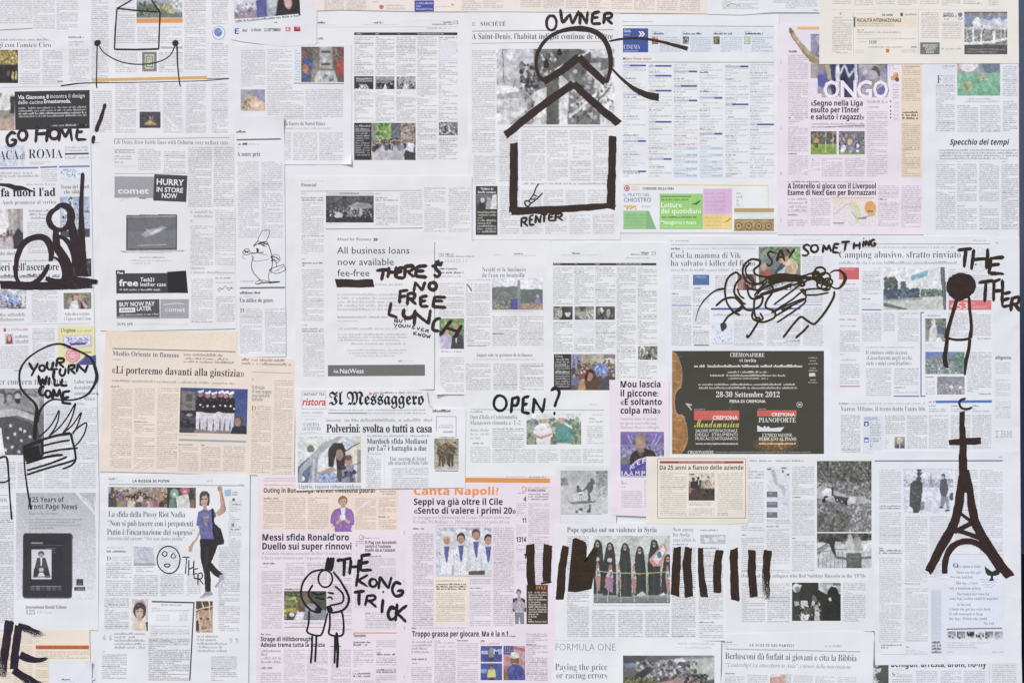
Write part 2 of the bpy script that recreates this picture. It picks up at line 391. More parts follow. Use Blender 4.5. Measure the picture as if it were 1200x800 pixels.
    def H(s, x0, x1, yb, cap, txt, st='s', col='333338', par=None, name='headline', rot=0.0, shear=0.0, spacing=1.0):
        v, f = textmesh(txt, st, spacing)
        if not len(v): return None
        k = cap / caph(st); lo, hi = v[:, 0].min(), v[:, 0].max(); sx = (x1 - x0) / (hi - lo)
        X = (v[:, 0] - (lo + hi) / 2) * sx + v[:, 1] * k * shear; Y = -v[:, 1] * k
        return s.add(name, np.stack([X, Y], 1), f, M('solid', mat_solid), col, par, rot, ((x0 + x1) / 2, yb))
    def I(s, x0, y0, x1, y1, ops, label=None, par=None, rot=0.0, name='photograph', lift=0.06, ss=1.0):
        w, h = x1 - x0, y1 - y0; sd = int(x0 * 7 + y0 * 13) & 0xffff
        im, al = paint(w, h, list(ops) + [('lift', lift)], sd, 2.0 * ss, {'photograph': .38, 'cut_out_photograph': .24, 'violin_picture': .25}.get(name, 0)); H, Wd = al.shape
        nx, ny = max(3, int(w * ss)), max(3, int(h * ss))
        gy = np.clip(np.linspace(0, H - 1, ny + 1), 0, H - 1); gx = np.clip(np.linspace(0, Wd - 1, nx + 1), 0, Wd - 1)
        if ('soft', 1) in ops or al.min() > 0: im = (im + np.roll(im, 1, 0) + np.roll(im, 1, 1) + np.roll(np.roll(im, 1, 0), 1, 1)) / 4 if False else im
        iy, ix = gy.astype(int), gx.astype(int)
        iy1, ix1 = np.minimum(iy + 1, H - 1), np.minimum(ix + 1, Wd - 1)
        c = (im[iy][:, ix] + im[iy1][:, ix] + im[iy][:, ix1] + im[iy1][:, ix1]) / 4; A = al[iy][:, ix]
        Xg, Yg = np.meshgrid(np.linspace(-w / 2, w / 2, nx + 1), np.linspace(-h / 2, h / 2, ny + 1))
        F = []; id_ = lambda j, i: j * (nx + 1) + i
        for j in range(ny):
            for i in range(nx):
                if A[j, i] + A[j + 1, i] + A[j, i + 1] + A[j + 1, i + 1] >= 2.5: F.append((id_(j, i), id_(j + 1, i), id_(j + 1, i + 1), id_(j, i + 1)))
        o = s.add(name, np.stack([Xg.ravel(), Yg.ravel()], 1), F, M('photo', mat_photo), 'fff', par, rot, ((x0 + x1) / 2, (y0 + y1) / 2))
        at = o.data.color_attributes.new('Col', 'FLOAT_COLOR', 'POINT')
        rgba = np.ones(((nx + 1) * (ny + 1), 4), np.float32); rgba[:, :3] = lin(c.reshape(-1, 3)); at.data.foreach_set('color', rgba.ravel())
        if label: o['label'] = label
        return o
    def draw(s, strokes, o, k, col='4a4a50', name='line_drawing', label=None):
        V = []; F = []
        for P, w in strokes:
            Q = smooth([(o[0] + a / k, o[1] + b / k) for a, b in pts(P)], 0.8); d_ = np.gradient(Q, axis=0); L = np.hypot(d_[:, 0], d_[:, 1]) + 1e-9; b0 = len(V); h = w / k / 2
            for q, dd, l in zip(Q, d_, L):
                nx, ny = -dd[1] / l * h, dd[0] / l * h; V += [(q[0] + nx, q[1] + ny), (q[0] - nx, q[1] - ny)]
            F += [(b0 + 2 * i, b0 + 2 * i + 1, b0 + 2 * i + 3, b0 + 2 * i + 2) for i in range(len(Q) - 1)]
        A = np.array(V); c = A.mean(0)
        ob = s.add(name, A - c, F, M('solid', mat_solid), col, None, -math.degrees(s.rot), tuple(c))
        if label: ob['label'] = label
        return ob
    def fold(s, line, hgt=0.35, w=3.0):
        """a crease standing up from the pasted paper"""
        P = pts(line); V = []; F = []; c0 = P[0]; yo = s.off()
        for i, p in enumerate(P):
            a = P[max(0, i - 1)]; b = P[min(len(P) - 1, i + 1)]; dx, dy = b[0] - a[0], b[1] - a[1]; l = math.hypot(dx, dy) or 1; nx, ny = -dy / l, dx / l
            e = 0.0 if i in (0, len(P) - 1) else 1.0
            for k, hh in ((-1, 0), (-.15, 1), (.5, .25), (1, 0)):
                q = s.un((p[0] + nx * k * w / 2 * max(e, .2), p[1] + ny * k * w / 2 * max(e, .2))); V.append((q[0] * U, yo - hh * hgt * e * 0.001, -q[1] * U))
        for i in range(len(P) - 1):
            for k in range(3): a = i * 4 + k; F.append((a, a + 1, a + 5, a + 4))
        o = link('crease', rawmesh('crease', V, F), M('paper', mat_paper), s.o); o.color = lc(s.col) + (1,); o['seed'] = s.seed
        for p in o.data.polygons: p.use_smooth = True
        return o

def stack_top(x, y):
    t = 0.0
    for p in PAGES:
        if p.bb[0] - 4 < x < p.bb[2] + 4 and p.bb[1] - 4 < y < p.bb[3] + 4:
            for dx, dy in ((0, 0), (3, 0), (-3, 0), (0, 3), (0, -3)):
                if inpoly(np.array([x + dx]), np.array([y + dy]), p.poly)[0]: t = max(t, p.level * DEPTH); break
    return t
def smooth(P, step=1.2, closed=False):
    P = [np.array(p, float) for p in P]
    if len(P) == 2: n = max(2, int(np.linalg.norm(P[1] - P[0]) / step)); return np.array([P[0] + (P[1] - P[0]) * i / n for i in range(n + 1)])
    Q = [P[-1]] + P + [P[0], P[1]] if closed else [2 * P[0] - P[1]] + P + [2 * P[-1] - P[-2]]
    out = []
    for i in range(1, len(Q) - 2):
        a, b, c, d_ = Q[i - 1:i + 3]; n = max(2, int(np.linalg.norm((c - b)[:2]) / step))
        for k in range(n):
            t = k / n; out.append(0.5 * ((2 * b) + (c - a) * t + (2 * a - 5 * b + 4 * c - d_) * t * t + (3 * b - a - 3 * c + d_) * t ** 3))
    out.append(Q[-2]); return np.array(out)
LET = {'A': '0,1 .5,0 1,1|.2,.62 .85,.62', 'B': '.05,0 0,1|.05,0 .8,.1 .75,.4 .1,.5|.1,.5 .95,.65 .8,.95 0,1', 'C': '1,.12 .6,0 .1,.35 .05,.7 .4,1 1,.88',
 'E': '.95,0 .15,.06|.15,.06 .02,.95|.08,.5 .75,.44|.02,.95 1,.97', 'F': '.15,0 0,1|.15,.05 1,0|.08,.5 .75,.45', 'G': '.9,.1 .45,.02 .05,.5 .3,.95 .85,.92 .98,.6 .5,.62',
 'H': '.12,0 0,1|1,0 .88,1|.05,.52 .95,.48', 'I': '.6,0 .4,1', 'K': '.1,0 0,1|1,.05 .12,.55|.12,.55 1,1', 'L': '.25,0 .02,.92|.02,.92 1,1', 'M': '0,1 .18,0|.18,0 .5,.75|.5,.75 .86,0|.86,0 1,1',
 'N': '0,1 .12,.02|.12,.02 .8,.98|.8,.98 1,0', 'P': '.15,0 0,1|.12,.05 .8,.02 .95,.25 .7,.5 .1,.55', 'R': '.15,0 0,1|.12,.05 .8,.02 .9,.25 .65,.46 .1,.5|.35,.5 1,1', 'S': '.95,.1 .5,0 .15,.22 .5,.48 .85,.72 .5,1 0,.9',
 'T': '0,.08 1,0|.52,.04 .42,1', 'U': '.1,0 .02,.6 .35,1 .75,.75 .95,0', 'V': '0,0 .45,1|.45,1 1,0', 'W': '0,0 .2,1|.2,1 .5,.3|.5,.3 .72,1|.72,1 1,0', 'Y': '0,0 .45,.5|1,0 .3,1', "'": '.8,0 .2,1', '?': '0,.1 .5,0 1,.18 .55,.55 .35,.75|.3,.93 .26,1', '!': '1,0 .3,.72|.1,.88 0,1', 'i': '.6,.35 .4,1|.62,0 .6,.08'}
class Ink:
    """one drawing or one piece of handwriting in marker (a thing); its strokes are parts"""
    def __init__(s, label, name, cat, col='42332f', o=(0, 0), k=1.0, seed=1):
        s.label, s.name, s.cat, s.col, s.o0, s.k = label, name, cat, col, o, k; s.parts = []; s.rng = np.random.default_rng(seed); s.i = 0; s.all = []
    def z(s, o, k): s.o0, s.k = o, k; return s
    def cv(s, P): return [(s.o0[0] + p[0] / s.k, s.o0[1] + p[1] / s.k) + tuple(p[2:]) for p in pts(P)]
    def at(s, x, y): return -(stack_top(x, y) + 0.00028 + 0.000006 * s.i)
    def get(s, part, dry):
        for p in s.parts:
            if p['n'] == part and p['d'] == dry: return p
        p = dict(n=part, d=dry, V=[], F=[], uv=[], nu=[]); s.parts.append(p); return p
    def S(s, P, w, part='stroke', closed=False, dry=0.0, new=False, rough=0.06, curve=True):
        """a stroke: w in px, a number or a list spread along it"""
        if new: s.parts.append(dict(n=part, d=dry, V=[], F=[], uv=[], nu=[])); p = s.parts[-1]
        else: p = s.get(part, dry)
        P = s.cv(P)
        if curve: Q = smooth(P, 1.2, closed)
        else: Q = np.vstack([smooth([a, b], 1.2) for a, b in zip(P, P[1:])])
        s.i += 1; n = len(Q); W = np.interp(np.linspace(0, 1, n), np.linspace(0, 1, len(w)), w) if isinstance(w, (list, tuple)) else np.full(n, float(w))
        jit = lambda: np.convolve(s.rng.normal(0, 1, n + 6), np.ones(7) / 7, 'valid')
        jl, jr = 1 + rough * 2.2 * jit(), 1 + rough * 2.2 * jit()
        base = len(p['V']); d_ = np.gradient(Q, axis=0); L = np.hypot(d_[:, 0], d_[:, 1]) + 1e-9; N = np.stack([-d_[:, 1] / L, d_[:, 0] / L], 1); T = d_ / L[:, None]
        cum = np.concatenate([[0], np.cumsum(np.hypot(*np.diff(Q, axis=0).T))]); tot = cum[-1] + 1e-9
        ks = (-1, -.5, 0, .5, 1); tilt = s.rng.uniform(-.35, .35, 2)
        for i in range(n):
            e = min(cum[i], tot - cum[i]); wi = W[i]; cap = 1.0
            rr = min(wi * .5, 2.0)
            if not closed and e < rr: cap = math.sqrt(max(0.0, 1 - (1 - e / rr) ** 2)) * (.45 if wi < 5 else .05) + (.55 if wi < 5 else .95)
            y = s.at(*Q[i]) - 0.000005 * i / n
            for k in ks:
                h = wi / 2 * k * cap * (jl[i] if k < 0 else jr[i]); ext = 0.0
                if not closed and i in (0, n - 1): ext = (-1 if i == 0 else 1) * (wi * .22 * math.sqrt(max(0, 1 - k * k)) + s.rng.uniform(-.25, .25)) if wi < 5 else tilt[0 if i == 0 else 1] * k * wi * .5 + s.rng.uniform(-.5, .5)
                p['V'].append((wx(Q[i, 0] + N[i, 0] * h + T[i, 0] * ext), y, wz(Q[i, 1] + N[i, 1] * h + T[i, 1] * ext)))
                p['uv'].append((cum[i], (k + 1) / 2 * wi + 37 * s.i)); p['nu'].append((cum[i] / tot, (k + 1) / 2))
        for i in range(n - 1):
            for k in range(4): a = base + i * 5 + k; p['F'].append((a, a + 1, a + 6, a + 5))
        if closed:
            for k in range(4): a = base + (n - 1) * 5 + k; b_ = base + k; p['F'].append((a, a + 1, b_ + 1, b_))
        s.all += list(map(tuple, Q)); return s
    def blob(s, P, part='fill', new=False, curve=True, jag=0.3):
        P = s.cv(P); Q = smooth(P, 1.5, True)[:-1] if curve else np.array(P)[:, :2]
        Q = Q + s.rng.normal(0, jag, Q.shape); s.i += 1
        if new: s.parts.append(dict(n=part, d=0.0, V=[], F=[], uv=[], nu=[])); p = s.parts[-1]
        else: p = s.get(part, 0.0)
        b = len(p['V']); c = Q.mean(0); R = [1.0, .66, .33]
        for r in R:
            for q in Q:
                x, y = c + (q - c) * r; p['V'].append((wx(x), s.at(x, y), wz(y))); p['uv'].append((x * .3, y)); p['nu'].append((0, 0))
        p['V'].append((wx(c[0]), s.at(*c), wz(c[1]))); p['uv'].append(tuple(c)); p['nu'].append((0, 0)); n = len(Q)
        for r in range(2):
            for i in range(n): j = (i + 1) % n; p['F'].append((b + r * n + i, b + r * n + j, b + (r + 1) * n + j, b + (r + 1) * n + i))
        for i in range(n): p['F'].append((b + 2 * n + i, b + 2 * n + (i + 1) % n, b + 3 * n))
        s.all += list(map(tuple, Q)); return s
    def word(s, txt, boxes, w, part='word'):
        """letters drawn into measured boxes x0,y0,x1,y1"""
        for ch, bx in zip(txt, [tuple(float(v) for v in b.split(',')) for b in boxes.split()]):
            x0, y0, x1, y1 = bx
            if ch == 'O':
                t0 = s.rng.uniform(-1.9, -1.2); P = [((x0 + x1) / 2 + (x1 - x0) / 2 * math.cos(t0 - a), (y0 + y1) / 2 + (y1 - y0) / 2 * math.sin(t0 - a)) for a in np.linspace(0, 6.5, 11)]; s.S(P, w * (1.0 if w < 1.5 else 1.16), part, rough=.14); continue
            th = s.rng.normal(0, .05); kx = s.rng.uniform(.94, 1.08); mx_, my_ = (x0 + x1) / 2, (y0 + y1) / 2
            for st in LET[ch].split('|'):
                P = [(x0 + (x1 - x0) * (a + s.rng.normal(0, .025)), y0 + (y1 - y0) * (b + s.rng.normal(0, .025))) for a, b in pts(st)]
                P = [(mx_ + ((a - mx_) * math.cos(th) - (b - my_) * math.sin(th)) * kx, my_ + (a - mx_) * math.sin(th) + (b - my_) * math.cos(th)) for a, b in P]
                ww = w * (1.08 if w > 3.3 else 1.0 if w < 1.5 else 1.24) * s.rng.uniform(.92, 1.08); s.S(P, [ww * s.rng.uniform(.9, 1.12), ww, ww * s.rng.uniform(.75, 1.1)], part, rough=.14)
        return s
    def done(s):
        A = np.array(s.all); cx, cy = (A[:, 0].min() + A[:, 0].max()) / 2, A[:, 1].max(); org = Vector((wx(cx), s.at(cx, cy), wz(cy)))
        one = len(s.parts) == 1
        root = None
        if not one:
            root = bpy.data.objects.new(s.name, None); SC.collection.objects.link(root); root.location = org; root.empty_display_size = 0.05
        for p in s.parts:
            V = [(v[0] - org.x, v[1] - org.y, v[2] - org.z) for v in p['V']]
            nm = s.name if one else p['n']; me = rawmesh(nm, V, p['F']); setuv(me, 'lines', p['uv']); setuv(me, 'norm', p['nu'])
            o = link(nm, me, M('mk%s%.1f' % (s.col, p['d']), mat_marker, s.col, p['d'], 'marker_ink'), root)
            if one: root = o; o.location = org
        root['label'] = s.label; root['category'] = s.cat
        if s.cat in ('drawing', 'handwriting'): root['group'] = {'drawing': 'marker drawings over the pages', 'handwriting': 'handwritten phrases over the pages'}[s.cat]
        return root

# ------------------------------------------------------------------ the board and what stands behind it
def slab(name, P, y0, y1, col, mat=None):
    n = len(P); V = [(wx(a), y0, wz(b)) for a, b in P] + [(wx(a), y1, wz(b)) for a, b in P]
    F = [tuple(reversed(range(n))), tuple(range(n, 2 * n))] + [(i, (i + 1) % n, n + (i + 1) % n, n + i) for i in range(n)]
    o = link(name, rawmesh(name, V, F), mat or M('solid', mat_solid)); o.color = lc(col) + (1,); o['seed'] = 0.3; o['kind'] = 'structure'; return o
slab('wall', [(-60, -60), (1193.3, -60), (1194.2, 0), (1195.6, 530), (1197.6, 800), (1198, 860), (-60, 860)], 0.0, 0.03, 'dcdce2')
slab('background_wall', [(-1500, -1500), (3200, -1500), (3200, 694), (-1500, 694)], 0.60, 0.7, '4e586b')
slab('background_dark_panel', [(-1500, 694), (3200, 694), (3200, 2300), (-1500, 2300)], 0.58, 0.7, '17131f')  # near-black upright panel, fills the background below the slate

PK = 'ecdeea'; SA = 'f0e3d7'; CR = 'ebe6dc'; BL = 'e2e5f0'; NE = 'e7e7ec'
DK = '33333a'; WHT = 'eeeeee'
# ---- backing paper
# ---- left column
# ---- right half, middle rows
# ---- bottom row
p = Page('plain white backing paper showing as blank strips between the printed pages', -50, -50, 1193, 850, col='e6e7eb', name='backing_paper', cat='backing paper', poly='-50,-50 1192.5,-50 1193.4,0 1194.8,530 1196.8,800 1197,850 -50,850')

# ---- top row, bottom layers first
p = Page('white page with a yellow interior photo and a black kitchen advert below it', -40, -40, 107, 157, col=NE)
p.C(-35, -20, 38, 28); p.C(39, -20, 64, 34); p.C(66, -20, 91, 35); p.L(-10, 36, 38, 33.5, 1.2, '999')
p.S(-5, 45, 59, 48.5, 1, .6); p.H(-16, 59.5, 55.5, 5.6, "viaggi con l'amico Ciro", 'sl', '55555c')
p.C(23, 58, 73, 99, 2); p.C(81, 57, 104, 96); p.S(80, 42, 98, 45.5, 1, .9); p.S(80, 47.5, 98, 54, 2, .5); p.S(67, 94, 74, 97, 1, .9); p.L(0, 102.5, 104, 101, .6, 'bbb')
p.I(-20, 58.5, 21, 97.5, [('g', 'c9b060', '2a2622'), ('r', 50, 0, 100, 40, '8b7430'), ('b', 48, 0, 100, 45, 26, 3, 7, ['d8c47a', 'b39a48', '6d5a26', 'efe2a8']), ('r', 0, 45, 100, 100, '2b2524'), ('e', 85, 78, 3, 14, 'd9c27c'), ('e', 94, 76, 3, 14, 'cdb56c'), ('e', 72, 70, 4, 8, '6d6045'), ('n', .6, 12)], 'photograph of a dark interior with yellow lamps')
ad = p.R(17.3, 106.5, 105.5, 151.5, '3e3d3f', 'advert', rot=-1.2)
p.I(-20, 109, 17, 153, [('g', '77746c', 'b3a596'), ('p', '60,0 100,0 80,45 40,45', 'e4e3e0'), ('p', '95,8 82,30 78,48 92,40', 'f2f2f0'), ('r', 0, 45, 85, 62, '8c8c80'), ('p', '60,70 100,60 100,100 50,100', 'b79d8b'), ('r', 85, 8, 100, 55, '3d3a38'), ('n', .4, 9)], 'photograph of a kitchen corner')
for a in [(21, 57, 116, 4.6, 'Via Giannone 8', 'gb'), (58.5, 99, 114.7, 4.6, 'incontra il design', 'g'), (21, 50, 122, 4.6, 'delle cucine', 'g'), (51.5, 83, 120.8, 4.6, 'Ernestomeda.', 'gb')]: p.H(*a, 'e8e8ea', ad, 'lettering', -1.2)
p.C(21.5, 124.5, 101, 137.5, p=3.1, ink=.75, rag=.25, ic='d0d0d0', bg='3e3d3f', par=ad, name='lettering', rot=-1.2); p.S(60, 145, 101, 148.5, 1, .8, ic='d0d0d0', bg='3e3d3f', par=ad, name='lettering', rot=-1.2)

p = Page('white culture page under the smiling house drawing, with a garden photo and orange lines', 105, -40, 273, 167, col=NE)
p.C(107, -30, 127, 97); p.C(135, -30, 157, 4); p.C(135, 8, 158, 51); p.C(161, 31, 213, 51, 2); p.C(216, -30, 241, 82); p.C(248, -30, 267, 29); p.C(248, 50, 267, 90)
p.I(160, -20, 213.5, 21, [('g', 'b9cbe6', '8a8f84'), ('r', 0, 62, 100, 100, '6d7668'), ('b', 0, 55, 60, 90, 40, 2, 6, ['4b5648', '6e7a66', '39443a', '8d927e']), ('b', 45, 60, 80, 85, 14, 3, 6, ['c9a86b', '7a8a52', 'd5c39a']), ('b', 78, 45, 100, 85, 16, 3, 9, ['dfe3e6', 'c6c9c8', 'a8b0b0']), ('n', .4, 12)], 'photograph of a garden under blue sky')
p.L(160, 24.5, 214, 24.2, 5.5, 'dda06a'); p.L(188, 56, 214, 56, 2.6, 'b9b4b2')
em = p.I(248.5, 30.5, 264, 47, [('cut',), ('e', 50, 50, 50, 50, '9fb0d6'), ('e', 50, 50, 43, 43, 'e6e8f0'), ('e', 46, 46, 30, 30, '5a74b4'), ('b', 25, 25, 70, 70, 14, 3, 6, ['b9c6e4', '7f95c8', 'e6e8f0'])], name='emblem', ss=2)
p.C(135, 61, 161, 85); p.C(186, 61, 214, 85)
p.I(166.5, 61, 183.5, 84, [('g', '8a6f86', '9a7b86'), ('r', 10, 8, 90, 92, '6f7f6a'), ('r', 18, 14, 82, 86, 'cfd3b4'), ('r', 26, 20, 74, 80, '5f6a58'), ('r', 34, 26, 66, 74, 'd6d8c0'), ('r', 40, 32, 60, 68, '76906a'), ('r', 46, 39, 55, 62, 'ccc9a8'), ('n', .3, 8)], 'small coloured square pattern', name='picture', ss=1.6)
p.L(108, 94, 242.5, 91, 3.6, 'd8ae6c'); p.L(242.5, 92.6, 268, 92, 1.3, '7f8694')
p.C(108, 104, 131, 155); p.C(135, 98, 159, 156); p.C(163, 98, 187, 129, rag=.3); p.C(191, 98, 213, 156); p.C(218, 98, 241, 156); p.C(248, 98, 267, 156); p.L(135, 129, 160, 128.6, .8, 'd09a70')
p.I(163.5, 131, 188, 150, [('g', '4b4b52', '3f3f46'), ('p', '22,80 35,60 50,50 62,55 78,72 80,82', 'b8965c'), ('l', '45,70 50,25 54,70', 4, 'd8b878'), ('l', '60,70 62,30', 3, 'c9a866'), ('b', 22, 55, 78, 82, 24, 2, 4, ['caa667', '8e6f43', 'e0c68c', '5b4a34']), ('n', .4, 10)], 'small night photograph of a lit building')
p.fold('190,133 203,146 215,158', .3); p.fold('36,30 50,42 64,50', .25)

p = Page('white listings page with a dark table header and a colour street crowd photo', 371, 12, 548, 208, col='e8e8ec')
p.S(372, 25, 381, 28.5, 1, 1.2, rag=0); p.S(372, 28.5, 396, 30, 1, .35); p.L(372, 32, 536, 31.5, .4, 'bbb'); p.S(438, 25, 449, 28.5, 1, 1.0, rag=0); p.S(424, 28, 472, 30, 1, .3); p.S(519, 25, 530, 28, 1, 1.4, rag=0); p.S(506, 27, 530, 30, 1, .9, rag=0); p.S(500, 31.5, 528, 34.5, 1, .5); p.H(531, 537, 28.5, 4, '23', 'sl', '666')
p.S(372, 43, 379, 47.5, 1, .8); p.S(372, 49, 398, 52, 1, .35)
bar = p.R(415, 38.2, 536, 41.4, '3f3f43', 'table_header')
for a, b in ((416, 424), (440, 444), (465, 470), (489, 520)): p.S(a, 38.6, b, 41, 1, .9, ic='d0d0d0', bg='3f3f43', par=bar, name='lettering', rag=0)
LC = dict(p=2.3, ink=.55, rag=.5)
for a, b in ((415, 437.5), (440, 462), (464.5, 487)): p.C(a, 43, b, 88, **LC); p.C(a, 107, b, 142, **LC)
p.C(489, 43, 511.5, 187, **LC); p.C(514, 43, 536, 141, **LC); p.C(514, 161, 536, 187, **LC); p.C(515, 48, 535, 72, ink=.25, ic='4a6aa0')
BW = ['222', '888', 'ddd', '555', 'bbb']
p.I(415, 89.5, 437.6, 104.6, [('g', '3a3a3c', '2c2c2e'), ('r', 8, 12, 95, 24, 'bcbcbe'), ('r', 8, 32, 95, 42, 'a2a2a4'), ('p', '20,100 30,70 45,60 65,64 80,100', 'd8d8d8'), ('b', 25, 55, 75, 95, 12, 3, 7, BW), ('n', .4, 9)], ss=1.6)
p.I(440, 89.5, 462.2, 104.6, [('g', 'a8a8aa', '555'), ('crowd', 5, 20, 95, 60, 12, 6, ['222', '444', '2c2c2c', '777'], 'bbb'), ('p', '40,100 50,55 62,100', 'e4e4e4'), ('n', .4, 9)], ss=1.6)
p.I(464.7, 89.5, 487, 104.6, [('g', 'c9c9cb', '777'), ('b', 0, 0, 100, 90, 30, 4, 12, BW), ('p', '30,100 45,45 60,100', 'e8e8e8'), ('n', .4, 9)], ss=1.6)
dk = p.R(415, 144, 435.2, 187.6, '3f3d3e', 'caption_panel'); p.C(416.5, 146, 434, 153, p=3.4, ink=.75, ic='d0d0d0', bg='3f3d3e', par=dk, name='lettering'); p.L(416, 153.7, 434, 153.7, .7, 'ccc', par=dk); p.C(416.5, 155, 433, 183, p=2.7, ink=.6, ic='d0d0d0', bg='3f3d3e', par=dk, name='lettering')
p.I(435.2, 144, 487, 187.6, [('g', '8aa860', '8e8a88'), ('b', 0, 0, 100, 42, 60, 4, 9, ['7fae4a', '95bf5c', '6c9440', '4f6b3c', 'a9cf74']), ('p', '45,0 75,0 66,45 45,45', '5f6670'), ('b', 50, 0, 70, 42, 20, 3, 6, ['4d5560', '6b7560', '707a84']), ('r', 0, 0, 10, 100, '8f8790'), ('p', '68,0 100,0 100,100 78,70 66,45', 'a08a84'), ('b', 68, 0, 100, 55, 20, 3, 7, ['7d6c6a', 'b8a39c', '5c5254', 'c9b8b0']), ('r', 0, 64, 100, 100, 'b9b5bc'), ('crowd', 5, 42, 75, 58, 44, 3, ['3c3c48', '5a5866', '8e94a8', '2f2e36', 'b9b9c6', '6d7f9c']), ('p', '72,85 84,60 98,64 100,100 76,100', '3c3a42'), ('p', '78,72 84,52 96,56 95,80', 'dfe3ec'), ('p', '0,82 14,80 16,100 0,100', 'c9b6bb'), ('n', .35, 14)], 'colour photograph of a crowd in a street under green trees', ss=1.4)
p.I(514.3, 143, 536.3, 158.6, [('g', '8a8a8a', '666'), ('e', 30, 55, 28, 40, 'cfcfcf'), ('e', 30, 55, 20, 28, '555'), ('l', '20,20 90,95', 8, 'eee'), ('b', 0, 0, 100, 100, 24, 4, 10, BW), ('n', .4, 8)], ss=1.6)
p.fold('416,104 450,111 490,114 536,121', .3); p.fold('470,25 500,22.5 530,25', .25); p.fold('512,93 525,97 537,99', .25)

p = Page('white page with a coloured market photo and a photo of hands', 268, 52.5, 412, 193, col=NE, curl=(412, 193, 16, 2.4))
p.C(282, 58, 311, 102); p.C(313, 57, 342, 139); p.C(313, 104, 356, 140, rag=.22); p.C(358, 104, 402, 140)
p.I(282, 105, 310.5, 130, [('g', '9aa0ae', 'c8b09c'), ('p', '30,25 100,45 95,100 20,100', 'd9b99a'), ('p', '40,0 100,0 100,60 70,40', '8f8fac'), ('b', 5, 40, 40, 90, 16, 4, 9, ['a08672', 'c7a98d', '6c5a50']), ('p', '30,60 90,55 85,75 45,85', 'e3c8a8'), ('n', .3, 9)], 'photograph of folded hands')
p.R(344, 55, 353, 97, 'dfe4ea', 'caption_panel'); p.C(345.5, 58, 352, 95, p=3.2, ink=.5, ic='4a6aa0', bg='dfe4ea'); p.L(344, 97.7, 403, 98.3, .8, '666')
p.I(353, 55, 403, 96.5, [('g', '6f6a66', '8e8a84'), ('p', '0,0 28,0 22,100 0,100', '5b5753'), ('r', 42, 0, 72, 62, 'a9aaa6'), ('r', 46, 12, 68, 18, '4c4a48'), ('r', 46, 46, 68, 52, '55524e'), ('r', 50, 22, 64, 42, 'b9bab4'), ('r', 76, 0, 100, 100, '6a5148'), ('r', 84, 38, 100, 78, 'b8463e'), ('r', 78, 12, 100, 22, '7f3d36'), ('p', '8,28 20,26 24,55 6,60', '3f62a8'), ('e', 9, 62, 6, 12, 'cc7a4e'), ('e', 6, 18, 5, 8, 'b34f45'), ('p', '4,75 18,72 16,100 2,100', '4a5d94'), ('p', '38,68 78,68 86,100 30,100', 'c2c2bc'), ('b', 42, 80, 74, 96, 10, 2, 4, ['7d93a8', 'aab6bd', '5b6f80']), ('b', 78, 0, 100, 40, 14, 2, 5, ['8b6a5a', '524640', 'a0887a']), ('b', 0, 0, 40, 40, 14, 2, 4, ['554f4c', '8d7c74', '3c3836']), ('n', .5, 14)], 'colour photograph of a crowded market aisle')
p.H(333, 381, 147, 4.2, 'La Guerre du Nouvel Palace', 'sm', '55555c'); p.S(333, 149, 388, 152, 1, .4); p.C(333, 155, 341, 188); p.C(343.5, 155, 371.5, 188); p.C(374, 155, 402, 188)
p.fold('336,118 352,122 370,133', .3)

p = Page('narrow white page with a line cartoon of a stout man in a tall hat', 275, 136, 334, 418, rot=-.4, col=NE, curl=(334, 136, 34, 3.5))
p.S(277, 152.5, 288, 156.5, 1, 1.1, rag=0); p.L(277, 164, 331, 163, 1.7, '6a6a72'); p.S(277.5, 167, 290, 171, 1, 1.3, rag=0); p.S(291, 167.5, 308, 170.5, 1, .4); p.S(278, 172, 299, 174, 1, .45)
p.H(278, 305, 183, 5, 'A notre prix', 's', '3c3c42'); p.C(279, 189, 331, 279, 2); p.C(279, 283, 331, 330, 2, ink=.06)
p.L(281, 337.5, 334, 336.8, 1.8, '6a6a72'); p.S(281, 341, 305, 345, 1, 1.3, rag=0); p.S(281, 346, 302, 348.5, 1, .4); p.H(281, 320, 354, 4.6, 'Un délice de genre', 's', '3c3c42'); p.H(281.5, 286, 366.5, 5.5, 'D', 'sl', '55555c', name='initial_letter')
p.C(287.5, 361, 307, 367.5); p.C(281, 367.5, 307, 414); p.C(310.5, 361, 335, 414); p.S(281, 328, 299, 331, 1, .5)
p.draw([('640,25 612,95 665,100 692,28 640,25', 4), ('612,95 590,120 580,135 620,112 670,105 690,140 705,190 712,230 708,280 695,310', 6), ('600,150 605,180 570,185 560,185', 5), ('560,180 620,182 645,170', 4), ('605,160 625,185 650,180', 5), ('565,190 575,225 600,240 690,225', 3), ('575,220 565,270 580,320 620,365 615,375', 6), ('690,310 685,345 690,385', 5), ('620,365 640,380 600,400 595,385 640,372 685,380', 4), ('600,400 690,385 760,383 690,392', 6), ('520,155 505,180 530,195 555,185 545,155 520,155', 5), ('545,165 515,185', 3), ('515,195 500,210 525,225', 3), ('700,220 720,195 750,195 765,225 745,250 720,235 705,215', 4), ('735,250 745,280', 5), ('790,262 800,300 740,325 700,310 695,295 790,262', 5), ('625,115 640,125 660,118', 6), ('655,130 670,140', 3), ('640,190 680,200', 2.5), ('612,120 650,112 680,124', 9), ('600,150 612,160 604,176', 12), ('640,128 662,132', 8), ('710,205 740,215 760,230', 8), ('715,225 745,240', 7), ('515,165 545,180', 9), ('520,178 545,170', 6), ('640,388 720,388 765,384', 7), ('700,205 712,225 704,240', 8), ('574,200 580,220', 5), ('700,330 706,300 712,270', 3), ('745,300 790,275', 3), ('720,310 760,300', 3)], (200, 266), 5.97, '55555a', 'cartoon', 'line cartoon of a stout man in a tall hat')

